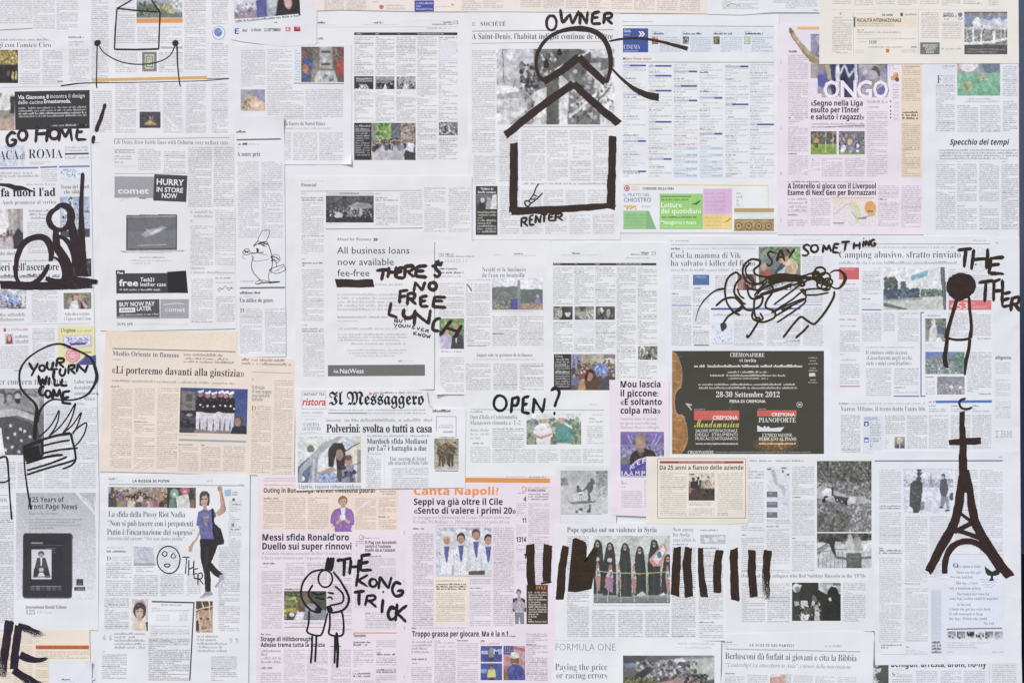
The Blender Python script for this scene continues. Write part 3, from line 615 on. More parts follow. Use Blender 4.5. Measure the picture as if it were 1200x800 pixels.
p = Page('tilted white page corner with a photo of a smiling woman with dark hair', 270, -40, 372, 46, col=NE, poly='270,-40 372,-40 371,52 331,55 283,49 270,46')
p.I(273.5, -22, 351, 20.5, [('gx', 'c9c9d6', 'b9bcc4'), ('r', 0, 0, 36, 100, 'd9d8e2'), ('r', 0, 74, 34, 100, '9b8a98'), ('b', 0, 60, 34, 90, 18, 2, 6, ['b7a6b2', '8c8496', 'e4e2ea', '70687a']), ('p', '34,55 50,30 50,100 34,100', '5a5aa6'), ('p', '50,20 70,20 66,100 50,100', 'a7adb4'), ('p', '52,45 64,40 66,70 54,75', 'c4c9ca'), ('p', '62,100 66,60 72,35 82,28 94,32 100,60 100,100', '2c262c'), ('e', 82, 60, 6, 20, 'd2a898'), ('e', 82, 71, 3, 2.4, 'e8dcd8'), ('p', '74,62 79,45 84,40 92,60 96,100 100,100 98,40 84,26 72,40', '2c262c'), ('n', .25, 12)], 'colour photograph of a smiling dark haired woman', rot=-3)
p.S(275, 20, 350, 24, 1, .9, rag=0, p=4, rot=-5.5); p.S(321, 25.5, 325, 27.5, 1, 1.4, rag=0)
p.H(275, 280, 40, 6.5, 'E', 'sb', '4a5fa6', name='logo'); p.H(284, 290, 37.6, 3.6, 'Aur', 'sb', '222', name='logo'); p.H(294.5, 306, 37, 3.6, 'Le Monde', 'sb', '444', name='logo'); p.H(309.5, 329, 37, 3.6, '22 SEPTEMBRE', 'gb', '444', name='lettering')
p.R(334.5, 32, 340.5, 37, 'd58a90', 'logo'); p.R(336, 33.5, 338, 35.5, 'efe6ea', 'logo'); p.R(344.5, 31.5, 352, 37, 'b03a44', 'logo'); p.R(347, 31.5, 352, 34, 'c98088', 'logo')

p = Page('white society page with a black and white photo, under the marker house with walls', 548, 4, 727, 281, col='e9e9ed')
p.H(553, 557, 30.5, 4, '12', 'sl', '777'); p.H(563, 592.5, 30.5, 4.6, 'SOCIÉTÉ', 's', '55555c', spacing=1.15); p.L(553, 36.8, 719, 35, .8, '777')
p.H(553, 718, 46, 6.6, "A Saint-Denis, l'habitat indigne continue de croître", 'sm', '47474e'); p.L(553, 51.2, 719, 48.6, 1.0, 'bbb')
p.H(553.5, 558, 64.5, 5.5, 'D', 'sl', '66666c', name='initial_letter'); p.C(553, 58.5, 580.5, 179); 
p.I(582, 57.5, 720, 146, [('g', 'cdcdd2', 'a9a9ab'), ('p', '0,47 22,52 30,62 30,100 0,100', 'a4a4a6'), ('p', '0,47 16,50 20,56 0,60', 'dededf'), ('l', '5,0 6,45', .9, '666'), ('l', '14,50 16,40', 1.2, '777'), ('p', '0,85 20,70 28,78 10,100 0,100', 'd9d9da'), ('p', '31,0 68,0 68,12 100,12 100,100 40,100 32,60', '737373'), ('b', 20, 20, 36, 55, 26, 1.5, 4, ['444', '666', '8c8c8c', '333']), ('p', '33,8 70,0 78,6 50,26 34,36', '5a5d58'), ('b', 33, 6, 50, 36, 24, 1, 3, ['999', 'c9c9c9', '555', '777']), ('p', '50,4 80,4 80,34 60,30', '5a5c58'), ('l', '50,28 78,4', 2.5, 'd8d8d8'), ('p', '41,36 52,32 53,100 42,100', '5a5a56'), ('p', '30,58 42,50 42,100 30,100', 'd3d3d5'), ('p', '53,32 62,45 60,100 53,100', 'cfcfd0'), ('p', '76,20 88,18 90,55 80,50', 'c2c2c4'), ('p', '86,30 100,24 100,100 88,100', 'dcdcde'), ('p', '63,60 74,55 80,75 68,90', '888'), ('b', 62, 30, 98, 95, 50, 1, 4, ['444', '999', 'ddd', '666', 'bbb']), ('l', '62,90 84,60', 3, 'e4e4e4'), ('l', '68,98 96,52', 2, '555'), ('r', 0, 66, 26, 82, 'c8c8ca'), ('l', '2,66 2,82 10,82 10,66 18,66 18,82', 1, 'eee'), ('b', 24, 55, 32, 98, 16, 1, 3, ['777', 'aaa', '555']), ('n', .4, 16, 40)], 'black and white photograph of a run down building')
p.L(604, 148.8, 719, 148.2, .6, '888'); p.C(555, 182, 580.5, 216); p.C(585, 152, 607, 213); p.C(611, 152, 638.5, 212); p.C(641, 152, 665.5, 212); p.C(668, 152, 692, 169); p.S(671, 171, 692, 186, 4, .35); p.C(668, 188, 692, 212); p.C(695, 152, 712, 212)
p.S(611, 213.5, 712, 217, 1, .6, rag=0); p.C(611, 222, 712, 244, 4, 2.5); p.S(557, 182.5, 600, 184.2, 1, .6)
sm = p.R(557.5, 218, 583, 275.3, '4a4945', 'advert'); p.H(563, 578, 222.5, 2.6, 'Théâtre du', 'gb', 'ddd', sm, 'lettering'); p.H(560, 581, 226.3, 2.6, 'Bouffe comique', 'gb', 'ddd', sm, 'lettering'); p.I(558.5, 227.5, 582, 245, [('g', '777', '444'), ('p', '5,100 20,40 35,40 45,100', '333'), ('e', 30, 40, 10, 18, 'ccc'), ('p', '45,100 55,20 75,30 80,100', 'aaa'), ('p', '70,100 80,10 100,0 100,100', 'ddd'), ('n', .4, 9)], par=sm, name='picture', ss=1.6); p.C(559.5, 247, 581.5, 273, p=3.2, ink=.75, rag=.4, ic='d0d0d0', bg='4a4945', par=sm, name='lettering')
p.C(586, 218, 609, 274); p.C(611, 251, 720, 274, 4, 2.5)

p = Page('white cinema listings page with a blue title box and a green advert', 726, 17, 913, 273, col='e8eaee')
p.S(730, 24.5, 765, 26.5, 1, .55); p.L(730, 30.3, 907, 31.2, .7, '888'); cb = p.R(730, 33.4, 759.6, 61.6, '4a5c9e', 'title_box')
p.H(731, 739, 38, 3.3, 'Guida', 'gb', 'ddd', cb, 'lettering'); p.S(731, 39.5, 738.5, 42.5, 1, .6, ic='d0d0d0', bg='4a5c9e', par=cb, name='lettering'); p.H(748, 756, 43, 9, '»', 'gb', 'e8e8ee', cb, 'lettering'); p.H(731, 750, 57.5, 4.8, 'CINEMA', 'sl', 'd8dcf0', cb, 'lettering'); p.L(731, 60, 748, 60, .8, 'b8c0dc', par=cb)
tb = p.R(760, 32, 907, 62, 'dfe4ec', 'tinted_panel')
for i, x in enumerate((764, 800, 836, 872)):
    p.S(x, 36, x + 9, 37.8, 1, .5, bg='dfe4ec', par=tb); p.S(x, 38, x + (22 if i else 14), 41.4, 1, 1.3, rag=0, bg='dfe4ec', par=tb); p.C(x + 9, 43, x + 33.5, 61, bg='dfe4ec', ink=.45, par=tb)
    p.I(x, 43, x + 7.4, 52, [('g', ['c9a08c', '555', '8a7a5c', 'c9d2c0'][i], ['7a5a50', 'aaa', '55503c', '9aa890'][i]), ('b', 10, 10, 90, 90, 14, 10, 24, [['b05848', 'd9b8a4', '7a4640'], ['222', 'ddd', '888'], ['4a4436', 'c2b088', '2f2c26'], ['d8cc88', '88a888', 'e8e8dc']][i])], par=tb, name='picture', ss=2)
p.H(730, 763, 70.5, 3.5, 'Milano Prime visioni', 'gm', 'bf6a60'); p.L(730, 73, 907, 73.2, .8, '888')
cx = [(730, 757), (760, 787), (789.5, 817), (820, 846.5), (850, 877), (879, 907)]
BB = [[77, 111, 165.5, 201], [77.5, 89, 106.5, 143, 186.5], [84, 101, 118], [115, 157], [78, 122.5], [146]]
for i, (a, b) in enumerate(cx):
    p.C(a, 74.5, b, 208, p=3.15, ink=.36, rag=.78)
    for yy in range(12): p.S(a, 79.5 + 11.1 * yy + (i * 3.7) % 7, a + 8 + (i * 5 + yy * 7) % 13, 82.4 + 11.1 * yy + (i * 3.7) % 7, 1, .75, rag=0) if (i + yy) % 2 else p.L(a, 80.3 + 11.1 * yy, b, 80.3 + 11.1 * yy, .35, 'aaa')
    for q in BB[i]: p.R(a, q - 1, b, q + 1, 'b4bcd2', 'listing_bar'); p.R(a + (b - a) * (.3 + .35 * (q % 3 < 1.2)), q - 1.05, b, q + 1.05, '57629c', 'listing_bar')
p.S(789.5, 167.5, 815, 170.8, 1, .9, ic='c05a4a', rag=0); p.S(789.5, 163.5, 809, 165.5, 1, .6, ic='b0603a')
for a, b in ((789.5, 817), (820, 846.5)):
    for q in range(172, 206, 8): p.R(a, q, b, q + 3.6, 'd3dcea', 'tinted_row'); p.S(a + 14, q + .4, b, q + 3, 1, .5, bg='d3dcea')
p.L(730, 216, 900, 217.2, 1.3, 'e6dba6'); p.L(900, 217, 900, 270, .8, 'e6dfb8')
pr = p.R(730.5, 247, 757, 268.3, '9cc98e', 'advert'); p.G('757,247 760.5,247 769,268.3 757,268.3', '8ab986', par=pr); p.C(732, 250, 757, 265, p=3.5, ink=.3, ic='5a9060', bg='9cc98e', par=pr, name='lettering')
p.I(731, 217.2, 738, 224, [('cut',), ('e', 50, 50, 50, 50, 'c4605a'), ('e', 50, 50, 34, 34, 'e8c8c4'), ('e', 55, 50, 20, 20, 'b04a48')], par=pr, name='logo', ss=3); p.S(739.5, 218, 749, 223, 2, .5, ic='c05a4a', par=pr); p.H(753, 790, 222.3, 2.7, 'CORRIERE DELLA SERA', 's', '444', pr, 'lettering')
p.H(731, 761.5, 230.3, 3.8, 'IL PRATO NEL', 'gl', '7288aa', pr, 'lettering'); p.H(731, 763, 236.6, 4.8, 'CHIOSTRO', 'g', '566c92', pr, 'lettering'); p.I(730.5, 239.5, 746, 246, [('cut',), ('e', 50, 30, 50, 26, 'e0c68a'), ('b', 5, 45, 95, 90, 10, 5, 9, ['e9dcae', 'd8b878'])], par=pr, name='picture', ss=2); p.S(752, 240, 762, 243, 1, .4, ic='c05a4a', par=pr)
gr = p.R(773, 227, 823.5, 268.3, '9fd07e', 'advert'); p.R(774, 229.6, 810, 231.2, '6f9c55', par=gr); p.S(775, 232.6, 807, 235.6, 1, .9, ic='3c5a30', bg='9fd07e', par=gr, rag=0, name='lettering')
p.H(774.5, 799, 243, 6, 'Letture', 'gm', 'eef6e6', gr, 'lettering'); p.H(774.5, 821, 250, 6, 'dei quotidiani', 'gm', 'eef6e6', gr, 'lettering'); p.S(775, 253, 816, 256, 1, .9, ic='3c5a30', bg='9fd07e', par=gr, rag=0, name='lettering'); p.H(774.5, 816, 262.5, 4.2, 'Mezzogiorno e mezzo', 'gb', 'e4f4d8', gr, 'lettering'); p.R(773, 265, 823.5, 266, 'b8dca0', par=gr)
p.G('810,239 816,240.5 821,236 820.5,234.5 814,238', '4f7a3c', par=gr); pk_ = p.R(824, 221, 857.5, 251, 'dcbada', 'colour_panel'); p.C(826, 224, 850, 248, p=4.4, ink=.35, ic='a878a4', bg='dcbada', par=pk_); ye = p.R(824, 251, 857.5, 268.3, 'ecd392', 'colour_panel'); p.C(826, 253, 846, 266, p=4, ink=.35, ic='c09040', bg='ecd392', par=ye); p.G('847,261 853,260 857,256 856,255 851,259', 'c49438', par=ye)
p.S(863, 224, 870, 242, 4, .5); p.R(860.3, 244, 907, 248.5, 'b8a076', 'colour_panel'); p.L(860, 250, 907, 250, .4, 'ccb')
p.I(860.3, 257, 907, 270.5, [('g', 'b39a70', 'a58a60')] + [('e', 12 + 25 * i, 60, 9, 34, '6f5836') for i in range(4)] + [('e', 12 + 25 * i, 60, 6.5, 25, 'cbb48a') for i in range(4)] + [('e', 12 + 25 * i, 60, 4, 15, '7a6340') for i in range(4)] + [('r', 0, 0, 100, 10, '7d6642'), ('n', .5, 20)], 'strip of brown scroll ornament', name='picture', ss=1.6)
p.R(863.5, 251, 907, 256.5, 'dfe4e2', 'colour_panel')

p = Page('pale salmon page strip along the top edge with a small blue advert', 369, -40, 832, 16, col='efe4dd', poly='369,-40 832,-40 832,16.5 600,14 500,14 400,12 369,13')
p.C(380, -16, 403, 12); p.C(406, -16, 429, 12); p.I(444, 5.5, 450, 11, [('cut',), ('e', 50, 50, 46, 40, 'd07a6c'), ('p', '0,40 50,0 100,40 80,100 20,100', 'cf6f62')], name='logo', ss=3); p.S(452, 5, 475, 12, 2, .4); p.S(436, 1, 444, 4, 1, .4)
b = p.R(485.8, .8, 508.5, 13.8, '5256a4', 'advert'); p.C(487.5, 2.5, 507, 12.5, p=3.4, ink=.8, ic='d0d0e8', bg='5256a4', par=b, name='lettering', rag=.2); p.S(511, 7, 534, 9, 1, .35); p.S(529, 4, 532, 7.5, 1, .9)
p.C(541, -16, 564, 12.5, ic='6a5550'); p.C(566, -16, 590, 10, ic='6a5550')
for i in range(8): p.C(610 + 26.6 * i, -16, 634 + 26.6 * i, 9 + .6 * i, ic='6a5550', ink=.5)
p = Page('white page strip at the top edge with grey text and a thin chart line', 829, -40, 964, 20, col='e8eaee', poly='829,-40 964,-40 964,15 905,15 870,18 829,17')
p.C(846, -20, 889, 11, ink=.5); p.C(906, -20, 958, 4, ink=.5); p.C(920, 4, 958, 10.5, ink=.45); p.L(851, 8, 857, 4.2, .6, '777', 'chart_line'); p.L(857, 4.2, 868, 7.6, .6, '777', 'chart_line'); p.S(953, 11, 959, 13.5, 1, .7)
p.fold('860,17 885,15.5 905,12', .3)

p = Page('pink sports page with a raised arm and big outlined letters over a blurred player', 911, 29, 1083, 275, col='ebdfea')
p.L(934, 33.3, 962, 33.3, 3.2, 'eab489'); p.S(924, 59, 934, 62.4, 1, 1.0, rag=0); p.C(923.5, 64, 947, 93.5); p.C(923.5, 96, 947, 146); p.C(923.5, 148, 947, 178); p.C(923.5, 180, 947, 205); p.S(923.5, 137, 931, 139.5, 1, 1.2); p.S(923.5, 179, 934, 181.5, 1, 1.2)
for yy in (70, 93, 147, 201, 255): p.S(914.5, yy, 916, yy + 5, 3, .7, rag=0)
ph = p.I(950, 40, 1040, 115, [('g', '8c86a6', '9a96aa'), ('b', 0, 0, 100, 100, 26, 6, 16, ['a9a6b6', '7a76a0', 'b5b2bc', '6a68a8', '98929e', 'c4c0c4']), ('e', 84, 62, 6, 12, '5a5048'), ('b', 72, 40, 95, 80, 8, 4, 8, ['b8b0b8', '9a9690', 'a6a0b4']), ('e', 13, 72, 5, 10, '5c58c0'), ('p', '0,94 0,46 9,46 9,100 0,100', 'a8a2a0'), ('p', '16,40 40,34 62,40 62,100 30,100 20,62', '3c4068'), ('p', '16,40 24,44 28,78 22,70', 'b8a890'), ('p', '34,36 37,42 38,100 33,100 32,60', 'e8e4ec'), ('p', '56,36 60,40 62,100 58,100', 'dedae8'), ('p', '38,40 42,40 48,80 46,100 40,100', '2c3058'), ('l', '38,62 44,48 50,66 58,52', 3, 'cfcbe0'), ('n', .3, 10)], 'blurred photograph of a player in a dark striped shirt')
p.G('949,92 958,92 958,110 963,110 963,120 949,120', 'ebdfea', 'blank_notch', ph)
for c, a, b in (('O', 965, 984), ('N', 985, 1004), ('G', 1004, 1022), ('O', 1023, 1041)): p.H(a + 1.2, b + 1, 115.3, 19.5, c, 'gb', '8a82a0', ph, 'letter_outline'); p.H(a, b, 115, 20.5, c, 'gb', 'f0e8f0', ph, 'lettering')
p.R(960, 114.4, 1041, 117, 'ebdfea', 'blank_strip', ph)
p.I(923, 31, 966, 82, [('cut',), ('p', '4,4 8,2 16,10 20,18 34,34 60,58 100,78 100,100 60,80 36,56 18,34 10,24 4,14', 'a08a68'), ('p', '12,14 20,20 36,37 62,62 90,76 60,68 34,46 16,28', 'bda886'), ('l', '4,5 11,14', 3, '7f6844'), ('l', '9,4 15,13', 3, '9a8052'), ('l', '4,12 11,18', 3, '8a7048'), ('n', .3, 10)], 'photograph of a raised arm', ss=2)
for a in [(950, 1011, 124, '«Segno nella Liga'), (950, 1007, 132, "esulto per l'Inter"), (950, 1012.5, 140.2, 'e saluto i ragazzi»')]: p.H(*a[:3], 6.3, a[3], 'sk', '3a3438')
p.S(950, 143.5, 1013, 150.5, 2, .55); p.L(967, 149, 1013, 147, 1.0, '888')
p.I(950, 154, 980.3, 181, [('g', '5a5650', '6a6458'), ('crowd', 0, 0, 100, 35, 50, 2.5, ['6a5a4c', '8c7a66', '4c4640', 'a09080']), ('r', 0, 55, 100, 100, '7ea042'), ('p', '0,55 100,55 100,64 0,62', '8fb050'), ('l', '58,0 58,90', 3, 'e8e8e0'), ('l', '86,0 86,72', 2.4, 'e0e0d8'), ('man', 22, 22, 50, 'c49a58', '4a3a30', '9a6a48', '2c2420'), ('man', 12, 34, 30, 'b08850', '54402f', '9a6a48', '2c2420'), ('n', .35, 12)], 'photograph of a goal being scored on green grass', ss=1.5)
p.I(983, 154, 1013.3, 181, [('g', '6c6874', '8a868c'), ('crowd', 0, 0, 100, 70, 60, 3, ['5a5688', '8c88a8', '3c3a58', 'a8a4b0', '6a6660']), ('man', 42, 25, 60, 'c4b080', '8a86a8', 'b08a68', '3c3028'), ('p', '0,92 100,86 100,100 0,100', '7a9a4c'), ('b', 10, 62, 90, 90, 10, 5, 9, ['e4e2ec', 'c2c0d4', '76729c']), ('n', .35, 12)], 'photograph of players in front of a full stand', ss=1.5)
p.S(952, 185.5, 961, 189, 1, 1.3); p.C(950, 190, 961, 200, ink=.45); p.C(963, 185, 987, 207); p.C(990, 185, 1013, 207); p.C(1016, 130, 1040, 207); p.S(1016, 117, 1040, 122, 1, .5); p.S(1016, 124, 1030, 127, 1, .5)
p.S(1041.5, 76, 1053.5, 82, 2, .4); p.I(1043, 84, 1054, 97, [('cut',), ('e', 62, 42, 30, 36, 'd88a50'), ('e', 30, 60, 26, 22, 'cfa080'), ('e', 74, 72, 22, 22, '7a4a34'), ('e', 50, 20, 20, 14, 'e8b080')], name='picture', ss=2); p.C(1046, 98, 1053, 116, p=3, ink=.5); p.C(1047, 119, 1053, 141, p=4.6, ink=.35, ic='b05a50')
for yy in (119, 125, 130, 134, 138): p.R(1043, yy - .9, 1044.5, yy + .9, '555', 'bullet')
tn = p.R(1056, 76, 1080, 208, 'ead8c4', 'tan_panel'); p.C(1057, 77, 1078.5, 119, bg='ead8c4', ic='5a4236', par=tn); p.S(1057, 127, 1075, 129.6, 1, .5, bg='ead8c4', par=tn); p.S(1057, 130, 1076, 140.5, 3, 1.2, bg='ead8c4', par=tn, rag=.2); p.C(1057, 144, 1078.5, 207, bg='ead8c4', ic='5a4236', par=tn)
p.S(923, 211.5, 960, 214.4, 1, .9, rag=0); p.S(960, 211.5, 1024, 214.4, 1, .4, rag=0)
p.H(923, 1026.5, 221, 6, 'A Interello si gioca con il Liverpool', 'sk', '3a3438'); p.H(923, 1026.5, 228.6, 6, 'Esame di Next Gen per Bornazzani', 'sk', '3a3438')
p.S(923, 231, 946, 249, 4, .5, rag=.5); p.S(923, 250.5, 934.5, 253, 1, 1.0); p.C(923, 257, 947, 265); p.C(950, 232, 973, 264.5); p.C(1029, 217, 1053, 232); p.S(1029, 232.5, 1039, 234.8, 1, 1.2); p.C(1029, 236, 1053, 265); p.C(1056, 217, 1079.5, 266.5)
p.I(976, 233, 1027, 264.5, [('g', 'e9ddd8', 'e4dce4'), ('r', 0, 0, 100, 7, 'eadcc8'), ('p', '36,18 54,12 60,30 66,60 58,90 50,86 52,52 40,30', 'd3d6b4'), ('e', 86, 34, 13, 26, 'dca066'), ('e', 90, 52, 8, 14, 'd8b080'), ('l', '4,58 30,24 40,16', 1.6, '8a868c'), ('l', '56,74 84,64', 2.5, '77737a'), ('l', '44,48 54,70', 2, '8a8680'), ('b', 0, 10, 100, 90, 14, 1, 2, ['777', '999', 'b0a8a0']), ('r', 2, 88, 26, 93, '888'), ('r', 58, 70, 78, 75, '888'), ('r', 80, 44, 92, 49, '8a5a30')], 'coloured map with an orange shape', name='map', ss=1.5)
p.L(975, 232, 1024, 232, .8, 'e0b088'); p.fold('926,207 955,197 985,189', .3)

p = Page('blue white letters page headed by a slanted bold title, at the board edge', 1082, 68, 1194.3, 282, col='e3e7f0', poly='1082,68 1193.6,68 1194.2,282 1082,282')
p.S(1104, 76, 1119, 79, 1, .7); p.S(1104, 79, 1119, 81.5, 1, .5, ic='5a6a98'); p.H(1098, 1104, 98, 9.5, 'F', 'sl', '6a6a72', name='initial_letter'); p.C(1105, 88, 1119, 98); p.C(1096.5, 99, 1119, 154.5, ink=.55); p.C(1122, 123, 1146, 155, ink=.55); p.C(1148.5, 123, 1172, 155, ink=.55); p.C(1175, 77, 1192, 113, ink=.5); p.C(1175, 118, 1192, 154, ink=.5); p.S(1131, 114.5, 1171, 120.5, 2, .45)
p.I(1121.7, 72, 1172, 112.3, [('g', 'a9adb4', '74b08c'), ('p', '0,0 48,0 44,30 0,30', 'b8a896'), ('e', 26, 8, 22, 22, 'e6e2e4'), ('p', '50,0 100,0 100,34 52,34', '8a92a8'), ('e', 78, 14, 20, 22, '707a90'), ('p', '0,40 100,32 100,100 0,100', '78b894'), ('b', 0, 40, 100, 100, 26, 4, 10, ['82c09a', '6eac88', '7cb896']), ('p', '10,62 22,58 30,84 18,90', 'b8b080'), ('p', '14,66 20,64 26,82 20,84', '76a07c'), ('p', '24,62 34,58 36,80 28,84', 'c8bc78'), ('l', '46,52 60,90', 1.6, '5a9478'), ('l', '52,42 66,48 58,34', 3, 'b8a890'), ('b', 48, 36, 70, 52, 8, 2, 3, ['c8a888', '9a8a7a', 'd8c4a8']), ('n', .25, 14)], 'colour photograph of pens on a green table', ss=1.4)
p.H(1112.8, 1181.5, 169.8, 6.6, 'Specchio dei tempi', 'sk', '3c3c44', shear=.2); p.S(1100, 174.5, 1193, 187.5, 4, .6, rag=.2)
for i, a in enumerate((1096.5, 1121.5, 1147.5, 1173.5)):
    b = a + (23 if i < 3 else 19.5); p.S(a, 188.5, a + 12, 190.3, 1, .4); 
    if i in (1, 2): p.C(a, 191.5, b, 236, ink=.55); p.S(a, 240.5, a + 13, 242.5, 1, .7); p.C(a, 244, b, 269, ink=.55)
    else: p.C(a, 192, b, 269, ink=.55)
p.fold('1095,223 1106,224.5 1119,230', .25); p.S(1174, 262.5, 1192, 265, 1, .8)

p = Page('cream tax page overlapping the pink sports page, with a bridge photo in its corner', 960, -40, 1194, 75.3, col='ebe6de', poly='960,-40 1192.8,-40 1193.9,74.5 960,75.5')
for i, a in enumerate((975, 1001, 1026, 1052, 1078, 1103, 1129, 1158)): p.C(a, -20, a + (22 if i < 7 else 12), 5.5 + (i % 2) * 1.5, ic='6a5a54', ink=.5)
p.L(975, 11.5, 1180, 12, .4, 'ccc'); p.H(984, 988, 18, 3.4, 'C', 'sl', '888', name='logo'); p.S(977, 19, 996, 22.5, 1, .5); p.C(975, 23, 998, 61.5, ic='7a706a', ink=.6, p=2.1); p.S(980, 61.5, 993, 63, 1, .8)
tx = p.R(1000.5, 20.3, 1074, 32.2, 'ebdfca', 'advert'); p.R(1000.3, 20.2, 1002.3, 32.2, '5f7068', par=tx); p.H(1004, 1056, 26.2, 4.2, 'FISCALITÀ INTERNAZIONALE', 'gb', '4a3c30', tx, 'lettering'); p.S(1004, 27, 1048, 31.3, 2, .5, bg='ebdfca', par=tx)
p.S(1003, 15.5, 1026, 17, 1, .4); p.H(1034, 1046, 19, 3, 'le sole', 'gb', '555', tx, 'lettering'); p.R(1055, 15.5, 1058, 19.5, '88443c', par=tx); p.S(1060, 15.5, 1074, 19, 1, .7, ic='5a2a2a', par=tx); p.S(1004, 34.5, 1013, 36.6, 1, .9); p.S(1004, 37, 1056, 39.4, 1, .6, rag=0); p.S(1004, 40.5, 1024, 42, 1, .5); p.S(1004, 44.5, 1072, 46.6, 1, .45, rag=0); p.H(1018, 1027, 51.5, 3.6, '19,90', 'sm', '555', tx, 'lettering'); p.S(1004, 48.5, 1016, 50.3, 1, .4)
p.S(1017, 54.4, 1059, 56.6, 1, .8, ic='a05a3c', rag=0); p.S(1066, 53.5, 1074, 57, 1, .9); p.R(1038, 57.5, 1042, 62, 'cf7a4c', 'logo'); p.S(1002, 58, 1012, 62.5, 2, .35); p.S(1056, 58, 1074, 62.5, 2, .4); p.L(1000, 13, 1000, 64, .4, 'bbb'); p.L(1076, 13, 1076, 64, .4, 'bbb')
p.C(1079.5, 14, 1100, 45, ic='7a706a', p=2.2, ink=.55); dp = p.R(1078.2, 50, 1101, 64, '7b7977', 'advert'); p.H(1081, 1098.5, 55.2, 3, 'SERVIZIO', 'gb', 'd8d8d8', dp, 'lettering'); p.H(1084, 1096, 58.8, 3, 'CLIENTI', 'gb', 'd8d8d8', dp, 'lettering'); p.H(1085, 1094, 62.6, 3, '02.021', 'gb', 'd8d8d8', dp, 'lettering')
p.H(1105, 1117, 17.5, 2.4, 'GUARDA', 'gb', '555', name='lettering'); p.H(1105, 1121, 20.3, 2.4, 'IMPRESA 2', 'gb', '3c3c50', name='lettering'); p.S(1106, 21.5, 1120, 24, 1, .8); p.I(1122, 15, 1128, 24, [('cut',), ('e', 50, 26, 46, 26, '6a70a8'), ('e', 50, 74, 40, 22, '8a90c0'), ('e', 50, 74, 24, 12, 'ebe6de')], name='logo', ss=3); p.C(1104, 26, 1126, 46, p=2.6, ink=.4); p.S(1103, 56, 1126, 59, 1, .5)
p.I(1130, 14.2, 1180.2, 64, [('g', '8a8a92', '707070'), ('r', 0, 0, 100, 5, '5c5a58'), ('b', 0, 4, 100, 14, 30, 1.5, 3, ['a8a8ac', '7a7a80', 'c2c2c4']), ('p', '0,12 100,12 100,30 60,26 40,22 0,30', '7f90ba'), ('b', 20, 20, 100, 34, 24, 6, 14, ['d6d8de', 'e0e1e6', 'c6c8d4']), ('r', 0, 36, 100, 44, 'c9c9cc'), ('r', 0, 42, 100, 80, '8a8a88'), ('b', 0, 40, 100, 74, 70, 2, 4, ['5c5c58', 'b4b4b0', '777', 'd4d4d2', '4c4a48']), ('p', '0,72 60,68 100,60 100,66 60,74 0,78', 'e6e6e8'), ('r', 18, 36, 22, 76, 'eaeaec'), ('r', 37, 44, 41, 76, 'e4e4e6'), ('r', 66, 46, 72, 74, 'ededee'), ('r', 84, 38, 86, 72, 'ddd'), ('r', 93, 38, 95, 70, 'ccc'), ('r', 4, 40, 7, 72, 'c4c4c6'), ('r', 0, 78, 100, 100, '56534f'), ('l', '6,88 92,88', 2, '8c8a88'), ('l', '6,94 76,94', 1.6, 'a8a6a4'), ('n', .3, 16)], 'grey and blue photograph of a bridge', ss=1.4)
p.H(1132, 1176, 18.4, 3.6, 'TITANI E CANTIERI', 'gl', 'a8a8ac', name='lettering')

p = Page('white local page with a capital masthead, a yellow box and small photos', -40, 153, 112, 441, rot=-.7, col='e6e6ec', poly='-40,156 106,153 111,428 67,440 -40,443')
p.I(-20, 171, 28.5, 195, [('g', 'd3d6e4', 'c9cee0'), ('b', 0, 0, 100, 100, 40, 4, 12, ['c0c8de', 'dcdfea', 'b4bed8', 'e2e4ec'])], 'pale lavender relief map', name='picture')
p.H(-34, 22, 187.3, 10.6, 'CRONACA', 'sl', '3a3a42', name='masthead'); p.H(23.5, 29.5, 186.6, 8.5, 'di', 'si', '44444c', name='masthead'); p.H(33.5, 73.5, 185.6, 10.6, 'ROMA', 'sl', '33333b', name='masthead')
p.S(76, 171, 103, 178, 2, .5); p.L(76, 180.6, 104, 180, 2.0, '4a4a50'); p.S(76, 182.5, 104, 187, 1, .45, rag=0); p.S(35, 189, 61, 193, 2, .4, ic='7a7a50')
for a, b, c in ((-20, 45, 197.4), (47, 67, 196.2), (69, 105, 195.6)): p.L(a, c, b, c - .8, 2, '7684b4')
p.C(-5, 201, 46, 212, p=3.3, rag=.5, ink=.55); p.C(48, 198, 67, 213, ink=.5); p.I(71, 198, 105, 212, [('g', 'e2e5ee', 'dfe2ec'), ('b', 0, 0, 55, 70, 24, 2, 6, ['8c9cc8', 'b8c2dc', 'e8eaf0', '6a7cb4']), ('r', 60, 40, 78, 46, '777'), ('l', '0,75 40,95', 2, '99a')], name='picture', ss=1.6)
p.S(30, 214.6, 65, 217.4, 1, .6, rag=0); p.H(-9, 65, 230, 9.6, 'o fa fuori l\'ad', 'sx', '2c2c33'); p.H(71, 104, 221, 4.4, 'Tenta del Nord', 'sl', '55555c'); p.H(75, 95, 227, 4.4, 'che sfida', 'sl', '55555c')
p.H(-15, 66, 239.2, 4.4, 'Roma. Anch promossa al vertice', 'sl', '66666e', spacing=1.05)
p.I(-30, 245, 27, 292, [('g', 'c9c6c4', 'b4b0b4'), ('r', 0, 10, 70, 100, 'dedcdc'), ('r', 70, 0, 100, 60, 'a9a49e'), ('r', 76, 0, 80, 70, 'bcb8b2'), ('r', 88, 0, 93, 60, '8f8a88'), ('r', 0, 70, 100, 100, 'c2bcc4'), ('crowd', 10, 48, 80, 70, 12, 3, ['5a5560', '8c8490', 'c9b8bc', '3c3840']), ('p', '80,100 78,70 84,56 90,46 96,56 100,60 100,100', '37343c'), ('n', .3, 12)], 'photograph of people in a pale hall', ss=1.2)
